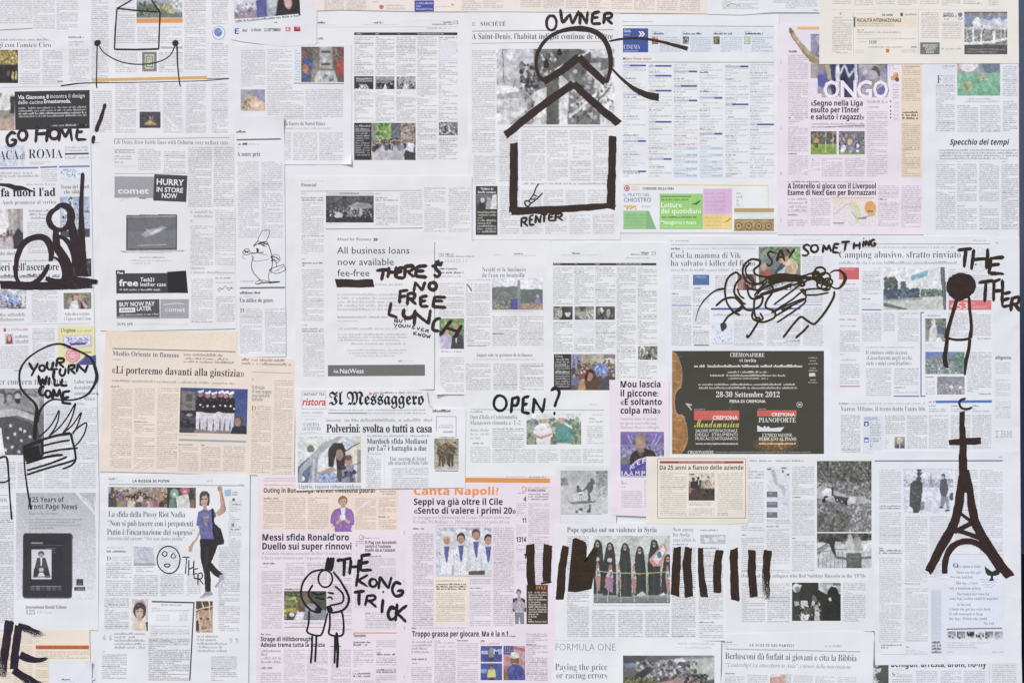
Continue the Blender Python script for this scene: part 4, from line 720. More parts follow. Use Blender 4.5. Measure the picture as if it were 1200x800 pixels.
p.S(34, 245, 61, 257.5, 3, .6, rag=.2); p.C(32, 259, 66, 297); p.H(-10, 20, 299, 4.2, 'sala dei diocle', 'sl', '666')
p.I(70.5, 230.5, 105, 278, [('g', '9db6dc', 'c2c8d6'), ('b', 5, 25, 100, 100, 50, 3, 8, ['dcdce4', 'b4b4c2', 'eceaf0', '8c8c9c', '6a6a7a']), ('p', '28,0 42,0 46,40 60,100 20,100', 'dcdae2'), ('l', '30,8 36,2 40,6', 3, '3c3c44'), ('l', '34,14 36,30', 4, '44444c'), ('e', 52, 18, 4, 3, '555'), ('p', '0,84 100,78 100,100 0,100', '4a4a56'), ('n', .3, 12)], 'colour photograph of a white crowd under blue sky', ss=1.4)
p.I(84, 303, 107, 324, [('g', '3c3a42', '2c2a32'), ('b', 20, 10, 90, 90, 12, 6, 14, ['5a5660', '4a4650', '77727c']), ('n', .4, 8)]); p.S(0, 304, 66, 307, 1, .6, rag=0)
p.H(-30, 69, 317, 8.6, "prigionieri nell'ascensore", 's', '2c2c33'); p.S(0, 320, 70, 326.5, 1, .65, rag=0)
p.I(-24, 339, 30.5, 362, [('g', 'b4b2be', 'a8a6b2'), ('p', '40,10 70,6 76,50 50,56', 'a9b4d0'), ('p', '54,40 82,34 84,80 62,84', '8ea2d4'), ('p', '62,0 100,10 96,90 88,60', 'dcdce0'), ('b', 30, 0, 100, 100, 40, 2, 6, ['e4e4ea', '77757e', '9aa6c8', 'c2c0c8', '55535c']), ('l', '0,80 96,100', 4, '5a5860'), ('n', .35, 14)], 'cutaway illustration with blue rooms', name='picture', ss=1.4)
p.C(37, 338, 67, 377.5); p.R(73, 341.5, 110, 376.5, 'ededf1', 'caption_panel')
p.I(74.5, 343, 107, 362, [('g', '6c6a60', '8a8a86'), ('b', 0, 0, 100, 60, 30, 3, 7, ['8c8a66', '6a6c54', 'a8a078', '4a4c40']), ('e', 44, 36, 8, 18, 'd0a090'), ('e', 62, 32, 8, 18, 'c89888'), ('p', '20,100 28,50 50,48 56,100', 'e4e2e4'), ('p', '60,60 80,50 92,100 60,100', '3a3640'), ('p', '70,50 90,90 78,96 64,60', 'd8a898'), ('e', 24, 46, 7, 16, 'b8a080'), ('n', .35, 12)], 'photograph of a couple among flowers', ss=1.5)
p.S(-5, 366, 30, 377, 2, .6); p.H(76, 105, 369.6, 4, 'Salta dirai costatos', 'sl', '55555c'); p.H(75, 107, 375.2, 4, 'L\'Espresso teatri Unione', 'sl', '55555c')
p.L(-10, 380.5, 105, 379, .5, 'bbb'); p.R(4, 384.5, 7, 388.5, 'c05a54', 'logo'); p.S(8, 384, 23, 388, 1, .5, ic='6a7aa8', rag=0); p.S(23, 384, 33, 388, 1, .8, ic='c0504a', rag=0)
p.I(6, 391, 15.5, 403, [('g', 'c8c4cc', 'a89ca4'), ('p', '20,100 20,40 40,14 70,14 88,50 84,100', '6a4038'), ('e', 52, 46, 20, 28, 'd8a898'), ('p', '20,100 40,76 70,76 90,100', 'b03a4a')], 'small portrait of a woman', name='picture', ss=2.4); p.S(17, 391, 33, 403, 2, .6); p.C(38, 384, 64, 433); p.C(-5, 405, 34, 434)
yb = p.R(68, 382, 111, 427, 'e6dfae', 'advert', rot=0.5); p.H(71.5, 88.5, 389, 4, "L'inglese", 'sb', '4a4630', yb, 'lettering'); p.S(89, 386, 107, 389, 1, .5, bg='e6dfae', par=yb)
bk = p.I(72, 391, 109, 408.5, [('cut',), ('p', '4,12 94,6 96,88 6,100', 'b4b2d0'), ('p', '8,18 90,12 92,82 10,92', 'e4e4f0'), ('b', 16, 22, 84, 60, 26, 3, 6, ['8a8ac0', 'c8c8e0', 'a4a4cc']), ('p', '24,62 80,58 76,72 30,76', '4a4884'), ('l', '10,80 90,74', 3, 'c46a74')], par=yb, name='picture', ss=2); p.S(94, 411, 107, 414, 1, 1.0, bg='e6dfae', par=yb, rag=0)
p.I(70, 406, 112, 427.5, [('cut',), ('p', '0,100 50,98 70,50 90,50 100,44 100,100', '4a4884'), ('p', '40,100 66,60 74,60 50,100', '6a68a4'), ('e', 36, 46, 21, 42, 'd98a98'), ('e', 36, 46, 17, 34, 'e9b4bc'), ('e', 36, 46, 13, 26, 'd98a98'), ('l', '28,36 44,34', 4, 'f4e4e6'), ('l', '27,48 46,46', 5, 'f4e4e6'), ('l', '30,58 44,58', 4, 'f4e4e6')], par=yb, name='picture', ss=2)

p = Page('white foreign page with a flag draped coffin photo and a reading tablet advert', -40, 424, 117, 738, col='e5e6ec', poly='-40,432 66,432 113,428 116,575 115,738 -40,738')
p.S(17, 432.5, 24, 435.5, 1, .8); p.H(-16, 78.5, 450.5, 7, 'larger concern than cities', 'sl', '66666e')
for t, a, b, y in (('Labor unrest', 87, 114, 449), ('destabilizes', 87, 112, 456), ('mining town', 87, 115, 462.5), ('in S. Africa', 87, 111, 469)): p.H(a, b, y, 4.2, t, 'sl', '6a6a72', name='subheading')
p.S(88, 471, 101, 475, 1, .4); p.L(84, 444, 84, 540, .3, 'ccc')
p.I(-30, 455, 51.5, 533, [('g', '8e8e90', '77777a'), ('b', 30, 0, 100, 16, 20, 4, 9, ['6c6c6e', '8a8a8c', '9c9ca0']), ('e', 40, 13, 7, 12, '55555a'), ('e', 38, 16, 5, 9, 'a0a0a0'), ('e', 50, 12, 5, 7, '55555a'), ('e', 50, 15, 4, 6, 'a4a4a4'), ('e', 62, 11, 6, 9, '3c3c40'), ('e', 62, 13, 4.6, 6.5, 'b0b0b0'), ('p', '57,15 67,15 65,22 60,22', '333'), ('p', '66,12 84,8 94,24 96,30 70,26', '7c7c7e'), ('p', '76,10 92,14 96,44 88,34', 'a8a8aa'), ('p', '30,24 62,22 84,30 100,40 100,100 30,100', '6e6e70'), ('p', '30,24 60,22 84,30 86,36 60,30 30,33', '9a9a9c'), ('p', '30,32 60,30 90,42 90,50 60,40 30,44', 'bcbcc0'), ('p', '30,44 56,42 78,50 92,60 98,100 44,100 36,70', '4a4a4e'), ('p', '30,62 38,58 44,100 30,100', 'dedee2')] + [('p', ' '.join('%.1f,%.1f' % (cx_ + r_ * math.cos(a_) * .9, cy_ + r_ * math.sin(a_)) for a_, r_ in [(-1.57 + i * .628, (3.6, 1.5)[i % 2]) for i in range(10)]), 'd8d8dc') for cx_, cy_ in ((52, 56), (66, 61), (48, 74), (58, 68), (72, 64), (54, 88), (67, 78), (80, 72), (76, 86), (44, 92), (64, 95))] + [('n', .3, 14)], 'black and white photograph of a flag draped over a coffin', ss=1.4)
p.C(53, 475, 82, 535, ink=.5, rag=.08); p.C(85, 477, 114, 538, ink=.5, ic='4a4a60', rag=.08); p.C(-14, 540, 18, 572, ink=.5); p.C(20.5, 541, 49, 572, ink=.5); p.C(52, 541, 81, 572, ink=.5, ic='4a4a60'); p.C(84, 541, 112, 572, ink=.5, ic='4a4a60')
p.L(-10, 580, 10, 580, .6, 'aaa'); p.H(-9, 8, 588, 4.5, 'XXVIOS', 'sl', '77777c', name='subheading'); p.C(-20, 592, 16, 730, ink=.6)
ek = p.I(19, 577, 112, 702, [('g', 'bcbcc2', 'e0e1e7'), ('r', 0, 92, 100, 100, 'dfe0e6'), ('n', .04, 10)], 'grey advert for a reading device', name='advert', lift=0)
p.G('88,577 92.5,577 112,600 112,604.5', 'dfe0e6', 'corner_ribbon', ek); p.S(97, 588, 112, 590.4, 1, .6, rot=48, bg='dfe0e6', par=ek); p.S(93, 588.5, 111, 590.6, 1, .6, rot=48, bg='dfe0e6', par=ek)
p.H(34, 75, 588, 6.1, '125 Years of', 'sb', '44444a', ek, 'lettering'); p.H(33, 90.5, 596.2, 6.1, 'Front Page News', 'sb', '44444a', ek, 'lettering'); p.H(34, 68, 602.6, 3, 'Read it in our fine history', 'g', '77777c', ek, 'lettering')
p.S(34, 606.5, 96, 620, 4, .45, bg='c6c6cc', par=ek)
rd = p.I(25.3, 623.7, 86, 701.5, [('cut',), ('p', '3,3 6,.6 94,.6 98,3 99,6 98,95 95,99 5,99 1,95 2,6', '55545a'), ('p', '4,4 7,2 93,2 96,4 96,94 93,97 6,97 3,94', '37363b'), ('l', '8,99 90,99', 1.2, '8a8a90'), ('r', 16, 11, 80, 88, '333238'), ('l', '20,16 40,16', 2.2, '9a9a9e'), ('l', '18,19.5 80,19.5', .7, '6a6a70'), ('l', '46,24 66,24', 1, '77777c'), ('l', '46,27 64,27', 1, '66666c'), ('l', '46,30 66,30', 1, '66666c'), ('r', 19, 25.5, 58, 70, 'd6d6da'), ('e', 38, 32, 6, 4, '4a4a4e'), ('e', 38, 34.5, 4.2, 3.6, 'a0a0a4'), ('p', '30,38 46,38 52,54 48,60 28,60 25,54', '4c4c50'), ('p', '36,38 40,38 39,50 37,50', 'e0e0e2'), ('p', '24,54 52,54 56,68 46,68 42,60 34,60 30,68 22,68', '3a3a3e'), ('e', 38, 56, 5, 3, 'b8b8bc'), ('l', '24,67 56,66', 1.6, '77777c')] + [('r', 17 + 10.5 * i, 80, 25 + 10.5 * i, 87, ['5a5a60', '66666c', '4c4c52', '606066', '58585e', '505056'][i]) for i in range(6)] + [('l', '20,81 76,81', 1, '8a8a90'), ('e', 50, 95, 2, 1.3, '4a4a4e')], 'picture of a dark reading tablet', ek, name='tablet_picture', ss=2, lift=.02)
p.I(89.5, 678, 97.5, 685.5, [('g', '44444a', '33333a'), ('r', 20, 70, 80, 80, '8a8a90'), ('l', '50,15 50,60', 8, '66666c')], par=ek, name='icon', ss=2.5); ic2 = p.R(87, 687.3, 100, 691.6, '3c3c42', 'icon', ek); p.S(89, 688, 99, 691, 1, .7, ic='d0d0d0', bg='3c3c42', par=ek, rag=0)
p.H(30, 78, 712.5, 3.7, 'International Herald Tribune', 's', '4a4a50', name='lettering'); p.H(30, 41, 719.3, 5.2, '125', 'sl', '77777c', name='lettering'); p.S(43, 714, 64, 718.5, 2, .35)
p.fold('110,582 113,600 112,620', .2)

p = Page('white page with a grey electronics shop advert showing a laptop', 117, 157, 276, 389, rot=.4, col='e6e6ea', poly='117,158 274,157 277,385 130,388 117,387')
p.L(134, 163.2, 269, 161.4, .8, '999'); p.H(133.5, 267, 169.3, 5, 'Lib Dems draw battle lines with Osborne over welfare cuts', 'sl', '7c7c82')
p.S(134, 174.5, 158, 180, 2, .7); p.S(134, 182, 154, 187.5, 2, .6); p.S(134, 188.5, 146, 192, 1, .5); p.L(134, 195, 160, 195, 3, 'dcdce2', 'tinted_strip')
p.C(162, 174, 188.5, 200); p.C(192, 177, 217, 204, ink=.5); p.C(220.5, 172, 248, 243, ink=.55); p.C(250.5, 172, 274, 242, ink=.55); p.L(134, 203.6, 219, 203.2, .5, '999')
cp = p.R(134.3, 207, 184, 232, 'a2a2a6', 'advert'); p.H(138, 174.5, 227, 7.2, 'comet', 'gb', 'e4e4e6', cp, 'lettering'); p.draw([('90,505 120,490 180,484 240,487', 7), ('200,486 250,490 248,500', 6)], (122.5, 134), 4.95, 'd8d8da', 'swoosh')
hp = p.R(180.2, 205, 219, 236, '4a4a4d', 'advert', rot=2.2)
for t, a, b, y, c in (('HURRY', 183.5, 215.5, 217, 7), ('IN STORE', 183.5, 214.5, 225.3, 5.6), ('NOW', 189.5, 207.5, 232.3, 5.6)): p.H(a, b, y, c, t, 'gb', 'ececee', hp, 'lettering', 2.2)
p.I(139, 250, 217, 298, [('cut',), ('p', '11,4 86,1 88,4 88,86 87,90 12,92 11,88', '4c4c50'), ('p', '13.5,14 86,11 86,84 13.5,87', '77777c'), ('p', '13.5,14 86,11 86,40 13.5,46', '6c6c72'), ('p', '13,7 86,4 86,10 13,12', '8c8c90'), ('p', '34,52 44,40 58,36 66,30 72,34 62,46 50,54 40,58', 'a4a4a8'), ('p', '46,50 56,40 66,36 60,44 52,50', 'd8d8da'), ('l', '42,38 46,46', 2, 'c0c0c4'), ('l', '28,79 72,76', 2, 'aeaeb2'), ('p', '0,91 20,90 84,88 100,89 98,93 60,97 8,97', 'a8a8ac'), ('p', '4,93 96,91 90,94 20,96', 'd6d6d8'), ('n', .12, 14)], 'grey picture of an open laptop', name='picture', ss=1.8)
p.S(163, 300.4, 193, 302.8, 1, .7, rag=0); p.S(151, 304, 202, 310, 2, .35)
fp = p.R(136.3, 320, 216, 343.5, '47474b', 'advert', rot=-.9); p.G('196,318.5 218,317 220.5,343.5 197,343', '2c2c30', 'case_picture', fp); p.R(135.8, 316.6, 146.2, 322, '3c3c40', 'tag', fp); p.H(137.5, 144.5, 321, 3, 'Plus', 'gb', 'ececee', fp, 'lettering')
p.H(139.5, 162, 335, 7.6, 'free', 'gb', 'ececee', fp, 'lettering'); p.H(164.5, 180.5, 329.8, 4.6, 'Tech21', 'gb', 'ececee', fp, 'lettering'); p.H(164.5, 194.5, 335.3, 4.6, 'leather case', 'gm', 'ececee', fp, 'lettering'); p.S(140, 337.8, 188, 341, 1, .85, ic='e0e0e0', bg='47474b', par=fp, rag=0)
bp = p.R(136.5, 351, 187, 371.6, '55555a', 'advert', rot=-1.6); g2 = p.R(188, 350.5, 221.3, 373, 'a6a6aa', 'advert', rot=-.5); p.R(136.5, 371, 187.5, 373.3, '9a9a9e', 'colour_panel')
p.H(140, 181.5, 358.6, 5, 'BUY NOW PAY', 'gb', 'ececee', bp, 'lettering', -2); p.R(139.7, 360.5, 158.5, 366, 'ececee', 'colour_panel', bp, -2); p.S(141, 361, 157, 365.5, 1, .7, bg='ececee', par=bp, rag=0, rot=-2); p.H(160.5, 177.5, 363.8, 5, 'LATER', 'gb', 'ececee', bp, 'lettering', -2); p.S(140, 367, 186, 370, 1, .7, ic='e0e0e0', bg='55555a', par=bp, rag=0, rot=-2)
p.H(193.5, 217, 365, 5, 'comet', 'gm', 'e0e0e2', g2, 'lettering'); p.draw([('192,357 205,355.5 216,356', .9)], (0, 0), 1, 'dcdcde', 'swoosh'); p.S(195, 367.5, 215, 369.5, 1, .3, bg='a6a6aa', par=g2)
p.H(137.3, 156, 381.3, 3.2, '24.9% APR', 'g', '4a4a50', name='lettering'); p.S(158, 377.5, 220, 381.5, 1, .15)
p.S(223, 246, 249, 261, 3, .5); p.C(223, 264, 249.5, 311, ink=.5); p.C(252, 246, 276, 311, ink=.45); p.S(223.5, 313, 240, 315.5, 1, .7, rag=0); p.S(223.5, 317, 275, 321.5, 1, .45, rag=0); p.C(224, 326, 249, 378); p.S(252, 324.5, 270, 327, 1, .8); p.S(253, 330, 274, 332, 1, .5); p.C(253, 347, 275, 377, ink=.5)
p.draw([('255,340 258,337 261,339 264,335 268,340 272,336', .6), ('256,342 260,338', .5), ('266,337 274,338', .6)], (0, 0), 1, '66666c', 'signature')
p.fold('218,244 240,245 268,246 276,249', .25)

p = Page('salmon newspaper page with a photo of marines in white trousers', 116, 388, 347, 557, rot=1.4, col='ebded1', poly='124,388 278,388 278,417 347,420.5 344.5,557.5 116,552')
p.R(124, 389, 276, 406, 'ecdccb', 'blank_band'); p.L(132, 408.3, 276, 412, 1.3, '8a8680'); p.H(132, 210, 417.6, 5.3, 'Medio Oriente in fiamme', 's', '6a6c7c', rot=.2); p.S(132, 420, 175, 422.6, 1, .55)
p.S(215, 413.5, 262, 418, 1, .8, ic='8a5a30', rag=0); p.S(215, 418.5, 274, 426, 2, .7); p.S(283, 419.5, 333, 424, 1, .8, ic='7a4a28', rag=0); p.S(283, 424, 341, 428.5, 1, .7, rag=0)
p.H(131, 286, 439.3, 8.6, '«Li porteremo davanti alla giustizia»', 's', '33333a', rot=.2); p.S(131, 445.5, 275, 449.5, 1, .65, rag=0, ic='6a6a72')
p.S(130, 451.5, 141, 454, 1, .9); p.C(130, 455, 154.5, 548, ic='4a4440'); p.C(157.5, 454, 181, 491, ic='4a4440'); p.S(157, 493, 173, 495, 1, 1.0); p.S(157, 496, 180, 508, 5, .5); p.C(157.5, 512, 181, 549, ic='4a4440'); p.C(184, 454, 208, 549, ic='4a4440')
mar = [('gx', '55525a', '45559e'), ('p', '0,0 100,0 100,22 80,20 0,2', '3c4a92'), ('r', 2, 8, 22, 52, '77746e'), ('r', 8, 14, 18, 30, '55524c'), ('r', 8, 36, 18, 44, '625f5a'), ('r', 0, 50, 26, 92, '2e2c34'), ('b', 2, 54, 22, 78, 14, 3, 7, ['3a3840', '26242c', '4a4852']), ('e', 14, 60, 5, 3, '8a8a90'), ('r', 0, 92, 100, 100, '8e8c90'), ('r', 0, 88, 26, 100, '4a4648'), ('p', '26,90 80,88 76,100 20,100', '85807e')]
for i, (xx, yt) in enumerate(((30, 6), (41, 8), (50, 9), (60, 6), (67, 7), (75, 8))):
    mar += [('p', f'{xx-6},{yt+44} {xx+6},{yt+44} {xx+5},{yt+84} {xx+1},{yt+86} {xx},{yt+56} {xx-2},{yt+86} {xx-6},{yt+84}', 'd8d2da'), ('p', f'{xx-6},{yt+12} {xx+6},{yt+12} {xx+7},{yt+46} {xx-7},{yt+46}', '28242a'), ('r', xx - 6, yt + 29, xx + 6, yt + 33, '2e2a30'), ('e', xx, yt + 31, 1.6, 2.2, 'e8e4ea'), ('e', xx + 5, yt + 36, 1.5, 2, 'e8e0e4'), ('e', xx, yt + 8, 3.2, 6, 'a87a68'), ('p', f'{xx-5},{yt+2} {xx+4},{yt-3} {xx+5},{yt+2} {xx-2},{yt+5}', 'eae6ec'), ('e', xx - 5.5, yt + 18, 1, 3, '8a3a3a')]
mar += [('p', '76,100 78,86 84,80 96,80 100,86 100,100', '2e303c'), ('e', 88, 72, 6.5, 12, '5a4a42'), ('e', 86, 74, 4.6, 9, 'a88068'), ('n', .22, 14)]
p.I(210.8, 454.8, 289.8, 507.6, mar, 'colour photograph of marines standing in a row', ss=1.8)
p.S(210, 508.5, 240, 510, 1, .6); p.L(209.5, 515, 288, 517.2, 2.2, '9fa9b4'); p.S(209, 519.5, 226, 522, 1, .9); p.S(235.5, 520, 240, 522.5, 1, .9); p.C(209, 523, 232, 552, ic='4a4440'); p.C(235.5, 523, 258, 552, ic='4a4440'); p.C(261.5, 522, 287, 552, ic='4a4440')
p.S(295, 443, 301.5, 447.5, 2, .9); p.H(295, 310, 455.6, 4.4, 'Il disagio', 'sl', '77706c', name='subheading'); p.H(295, 318, 460.4, 4.4, 'di una mappa', 'sl', '77706c', name='subheading'); p.H(295, 316, 465, 4.4, 'sovrastata', 'sl', '77706c', name='subheading'); p.H(295, 308, 469.6, 4.4, "dall'odio", 'sl', '77706c', name='subheading')
p.H(294.5, 300, 480.6, 5.5, 'D', 'sl', 'b07a48', name='initial_letter'); p.C(301, 475, 317.5, 480.5, ic='4a4440'); p.C(294.5, 481, 317.5, 554, ic='4a4440'); p.L(295, 435.5, 342, 437.3, .6, 'aaa298'); p.C(320.5, 445, 342.5, 556, ic='4a4440')
p.fold('154,551 160,545 170,537', .8, 3.5); p.fold('160,554 168,549 177,544', .5, 2.5); p.fold('134,500 150,503 163,509', .25)

p = Page('white financial page with a bank loan advert and a grey banner along its foot', 346, 206, 553, 457, col='e8e8ea', poly='346,207 553,206 553,284 509,284 509,456 346,457')
p.S(352, 211.5, 380, 213, 1, .4); p.H(353, 370.5, 218.6, 3.8, 'Financial', 's', '44444a'); p.L(353, 224.3, 495, 223.2, .6, '888'); p.S(353, 226, 359, 228, 1, .5); p.S(353, 230.5, 379, 236, 2, .8)
p.C(353.5, 237, 379.5, 298); p.S(353.5, 302.5, 358, 304.5, 1, .7); p.S(354, 307, 378, 312.5, 2, .9); p.C(354, 315, 379.5, 376); p.S(354, 380, 361, 382, 1, .6); p.S(354, 384, 379, 389.5, 2, .8); p.C(355, 391, 380, 441)
p.R(382, 225, 438, 229.6, 'd0d0d2', 'caption_panel'); p.S(397, 225.6, 421, 228, 1, .9, rag=0, bg='d0d0d2')
p.I(382, 229.6, 438, 260.8, [('g', '4c4c4e', '2e2e30'), ('p', '0,0 100,0 100,50 0,55', '505052'), ('b', 0, 5, 100, 45, 60, 3, 8, ['58585a', '404042', '6a6a6c', '4a4a4c']), ('r', 0, 62, 100, 100, '303032'), ('p', '46,40 64,24 92,30 96,46 60,50', '9c9c9e'), ('b', 8, 45, 96, 80, 60, 1.2, 4, ['b0b0b2', '5a5a5c', '8a8a8c', '3a3a3c', 'd4d4d6']), ('r', 70, 46, 76, 74, 'b8b8ba'), ('r', 50, 50, 53, 76, 'a0a0a2'), ('p', '16,74 26,60 36,70 34,80 20,82', 'd4d4d6'), ('b', 0, 82, 100, 100, 26, 2, 5, ['3c3c3e', '4a4a4c', '28282a']), ('n', .35, 18)], 'black and white photograph of boats in a harbour', ss=1.3)
p.S(382, 261.5, 430, 263, 1, .35); p.S(440, 226, 447, 228, 1, .6); p.S(440, 230.5, 466, 236, 2, .75); p.C(440, 238, 466, 264, ink=.55); p.C(469, 225, 495, 264, ink=.5); p.C(497, 219.5, 522, 237); p.S(497, 239.3, 514, 241.6, 1, 1.0); p.C(497, 243, 522, 272); p.C(525.5, 219.5, 551, 272); p.L(382, 268.5, 496, 267.3, .8, '777')
p.H(395, 435, 282, 3.5, 'Ahead for Business', 'g', '66666a'); p.H(437, 443, 282.3, 5, '»', 'gb', '33333a', name='lettering')
for t, a, b, y in (('All business loans', 395, 479.7, 297.3), ('now available', 396, 461.5, 310.7), ('fee-free', 395.5, 433, 323.7)): p.H(a, b, y, 8, t, 'g', '3e3e42')
p.H(440, 471, 334.6, 3.2, 'business, get ahead', 'g', 'a4a4a8', name='subheading'); p.S(395, 343, 478, 364.5, 5, .42); p.S(395, 370, 455, 373, 1, .65, rag=0); p.S(395, 375, 419, 377, 1, .4); p.S(396, 383, 466, 387, 1, .4); p.S(396, 390, 477, 400, 3, .45)
p.S(411, 401, 475, 404.5, 1, .4, rag=0); p.S(405, 408.5, 476, 411.5, 1, .4, rag=0); p.S(409, 412, 472, 415, 1, .4, rag=0); p.S(415, 415.5, 463, 418, 1, .4, rag=0); p.S(466.5, 421, 471, 424.5, 1, .8); p.S(472, 421.5, 486, 424, 1, .3)
nb = p.R(384.3, 427.3, 498, 440.4, '74726f', 'banner', rot=-.3); p.H(398.5, 426.5, 437.2, 5.4, 'NatWest', 'gm', 'ececec', nb, 'lettering'); p.G('390,436.5 392.2,432 394.4,436.5', 'b8b6b4', 'logo', nb); p.G('393,436.8 395,433 397,436.8', 'c8c6c4', 'logo', nb)

p = Page('white business page with a lake photo and a drop capital N', 510, 282, 646, 462, col='e8e8ec', curl=(510, 462, 18, 2.6))
p.H(514, 520, 301, 4.2, '20', 'sl', '88888e'); p.S(522, 296.5, 531, 299.2, 1, 1.4, rag=0); p.S(522, 299.4, 556, 301.6, 1, .8, rag=0); p.H(522, 546.5, 308, 4.6, 'MARDI 11', 'gl', 'b4b4ba'); p.S(578, 297.5, 598, 299.5, 1, .35); p.S(602, 296.2, 613, 298.6, 1, 1.0, rag=0); p.S(602, 298.6, 628, 300.2, 1, .4)
p.S(514.5, 313.5, 536, 316.5, 1, 1.1, rag=0); p.S(514.5, 317.5, 543, 321.2, 1, 1.1, rag=0); p.S(514.5, 322.5, 540, 325, 1, .5); p.C(514.5, 331, 543.5, 371)
p.I(515, 373, 543.8, 408.6, [('g', '7d9a5a', '6a7a6a'), ('b', 0, 0, 100, 45, 30, 6, 14, ['8caa5c', '5f7c44', '9cb878', '6c8c50']), ('p', '0,100 10,55 30,48 48,56 52,100', 'b9aecb'), ('e', 30, 36, 10, 13, 'c9a088'), ('p', '45,100 52,58 72,50 92,58 100,100', '403f48'), ('e', 68, 34, 11, 14, 'c48c78'), ('p', '62,52 72,52 70,80 66,80', 'd8d4e0'), ('p', '0,60 30,56 26,100 0,100', 'c4b8d8'), ('n', .3, 10)], 'photograph of a couple outdoors', ss=1.4)
p.S(517, 410.5, 541, 413, 1, .7, rag=0); p.C(515.5, 418, 543.5, 459)
p.H(565, 616, 318.2, 5, 'Nestlé et le business', 'sl', '6a6a70'); p.H(565, 615, 324.8, 5, "de l'eau en bouteille", 'sl', '6a6a70'); p.S(546, 327, 634, 328.8, 1, .4, rag=0); p.S(560, 326.8, 575, 328.6, 1, .6, rag=0)
p.H(546, 554, 342, 9.5, 'N', 'sl', '77777c', name='initial_letter'); p.C(555.5, 332, 574, 342); p.C(546, 343, 574, 370)
p.I(576.7, 326, 636, 363, [('g', 'dfe0e6', 'dfe0e6'), ('p', '0,28 52,24 52,34 100,34 100,100 0,100', '7b8280'), ('p', '0,28 46,26 46,72 0,74', '707874'), ('p', '56,34 100,34 100,80 56,76', '66726e'), ('l', '4,66 10,44 22,34 36,40 42,60', 2.2, '5c6460'), ('l', '8,70 14,52 24,44 34,52', 2, '8c9490'), ('p', '0,74 30,70 48,78 48,100 0,100', '848078'), ('b', 0, 72, 46, 96, 22, 2, 5, ['9a9284', '6c6c66', 'b4aa98', '5c605c']), ('p', '36,66 50,64 50,98 36,96', '5358a0'), ('r', 50, 4, 55, 100, '8c8c90'), ('p', '56,82 80,76 100,82 100,100 56,100', 'a08472'), ('b', 58, 82, 98, 98, 16, 2, 4, ['b89a84', '8a7060', 'c4a890']), ('p', '84,72 90,58 94,58 96,78 86,82', '9490c8'), ('e', 90, 56, 3, 4, 'b8b4d8'), ('n', .2, 14)], 'colour photograph of a painted wall by the water', ss=1.3)
p.S(577, 363.8, 625, 365.6, 1, .5, ic='8a5a4a'); p.C(546, 372, 574.5, 405); p.C(577, 370, 606, 405, ink=.5); p.C(608.5, 370, 637, 405, ink=.5); p.L(577, 391, 590, 391, .8, '777')
p.S(546, 404, 570, 406, 1, .9); p.H(558, 624, 417.6, 3.8, 'August sale, la goûteuse de la finance', 'sm', '66666c'); p.S(555, 420, 628, 422, 1, .45, rag=0); p.C(546, 425.5, 575, 459.5, ink=.6); p.C(578, 425.5, 606, 459.5, ink=.6); p.C(609, 425.5, 637, 459.5, ink=.6); p.S(578, 449.5, 606, 451.5, 1, .8)

p = Page('white listings page with a protest crowd photo above the pink coach page', 641, 284, 783, 465, col='e8e9ec')
p.S(670.5, 295.4, 681, 298.4, 1, 1.0, rag=0); p.S(657, 298, 704, 300, 1, .3); p.S(751, 294.6, 760, 297.4, 1, 1.4, rag=0); p.S(739, 297, 760, 299.4, 1, .9, rag=0); p.S(733, 301, 761, 303.6, 1, .45); p.H(763, 768.5, 298.8, 3.8, '23', 'sl', '77777c')
bar = p.R(648, 308.2, 769, 311, '46443e', 'table_header')
for a, b in ((649, 657), (673, 676), (697, 703), (722, 752)): p.S(a, 308.5, b, 310.7, 1, .9, ic='d0d0d0', bg='46443e', par=bar, name='lettering', rag=0)
for a, b in ((648, 671), (672.7, 696), (697.5, 721)): p.C(a, 313, b, 357, **LC); p.C(a, 377, b, 412, **LC)
p.C(722.5, 313, 745, 445, **LC); p.C(747.3, 313, 769.5, 404, **LC); p.C(747.3, 423, 769.5, 444, **LC); p.S(673, 376, 695, 395, 8, .2, ic='4a5aa0')
p.I(648.5, 359, 671, 374.6, [('g', '4c4a44', '3a3832'), ('p', '6,30 30,10 34,100 4,100', 'a8a69e'), ('e', 34, 50, 12, 34, 'c8c6be'), ('p', '58,50 66,40 74,48 84,40 90,50 80,80 68,80', 'e0ded6'), ('b', 0, 0, 40, 100, 12, 4, 9, ['77756e', 'c4c2ba', '55534c']), ('n', .3, 8)], ss=1.6)
p.I(673.5, 359, 696, 374.6, [('g', '88867e', 'aaa89f'), ('p', '20,0 60,0 40,60 30,40', '55534c'), ('p', '30,40 62,20 66,70 50,100 40,90', '9a9890'), ('b', 60, 30, 100, 100, 16, 5, 10, ['e8e6de', '8a8880', 'c8c6be']), ('p', '0,60 20,80 40,100 0,100', '66645c'), ('n', .4, 8)], ss=1.6)
p.I(698, 359, 720.5, 374.6, [('g', '55534c', '44423c'), ('e', 30, 30, 10, 22, 'd8d6ce'), ('e', 16, 40, 8, 28, '8a8880'), ('e', 66, 50, 9, 30, 'c4c2ba'), ('b', 0, 40, 100, 100, 14, 5, 9, ['66645c', '33312c', '8a8880']), ('n', .3, 8)], ss=1.6)
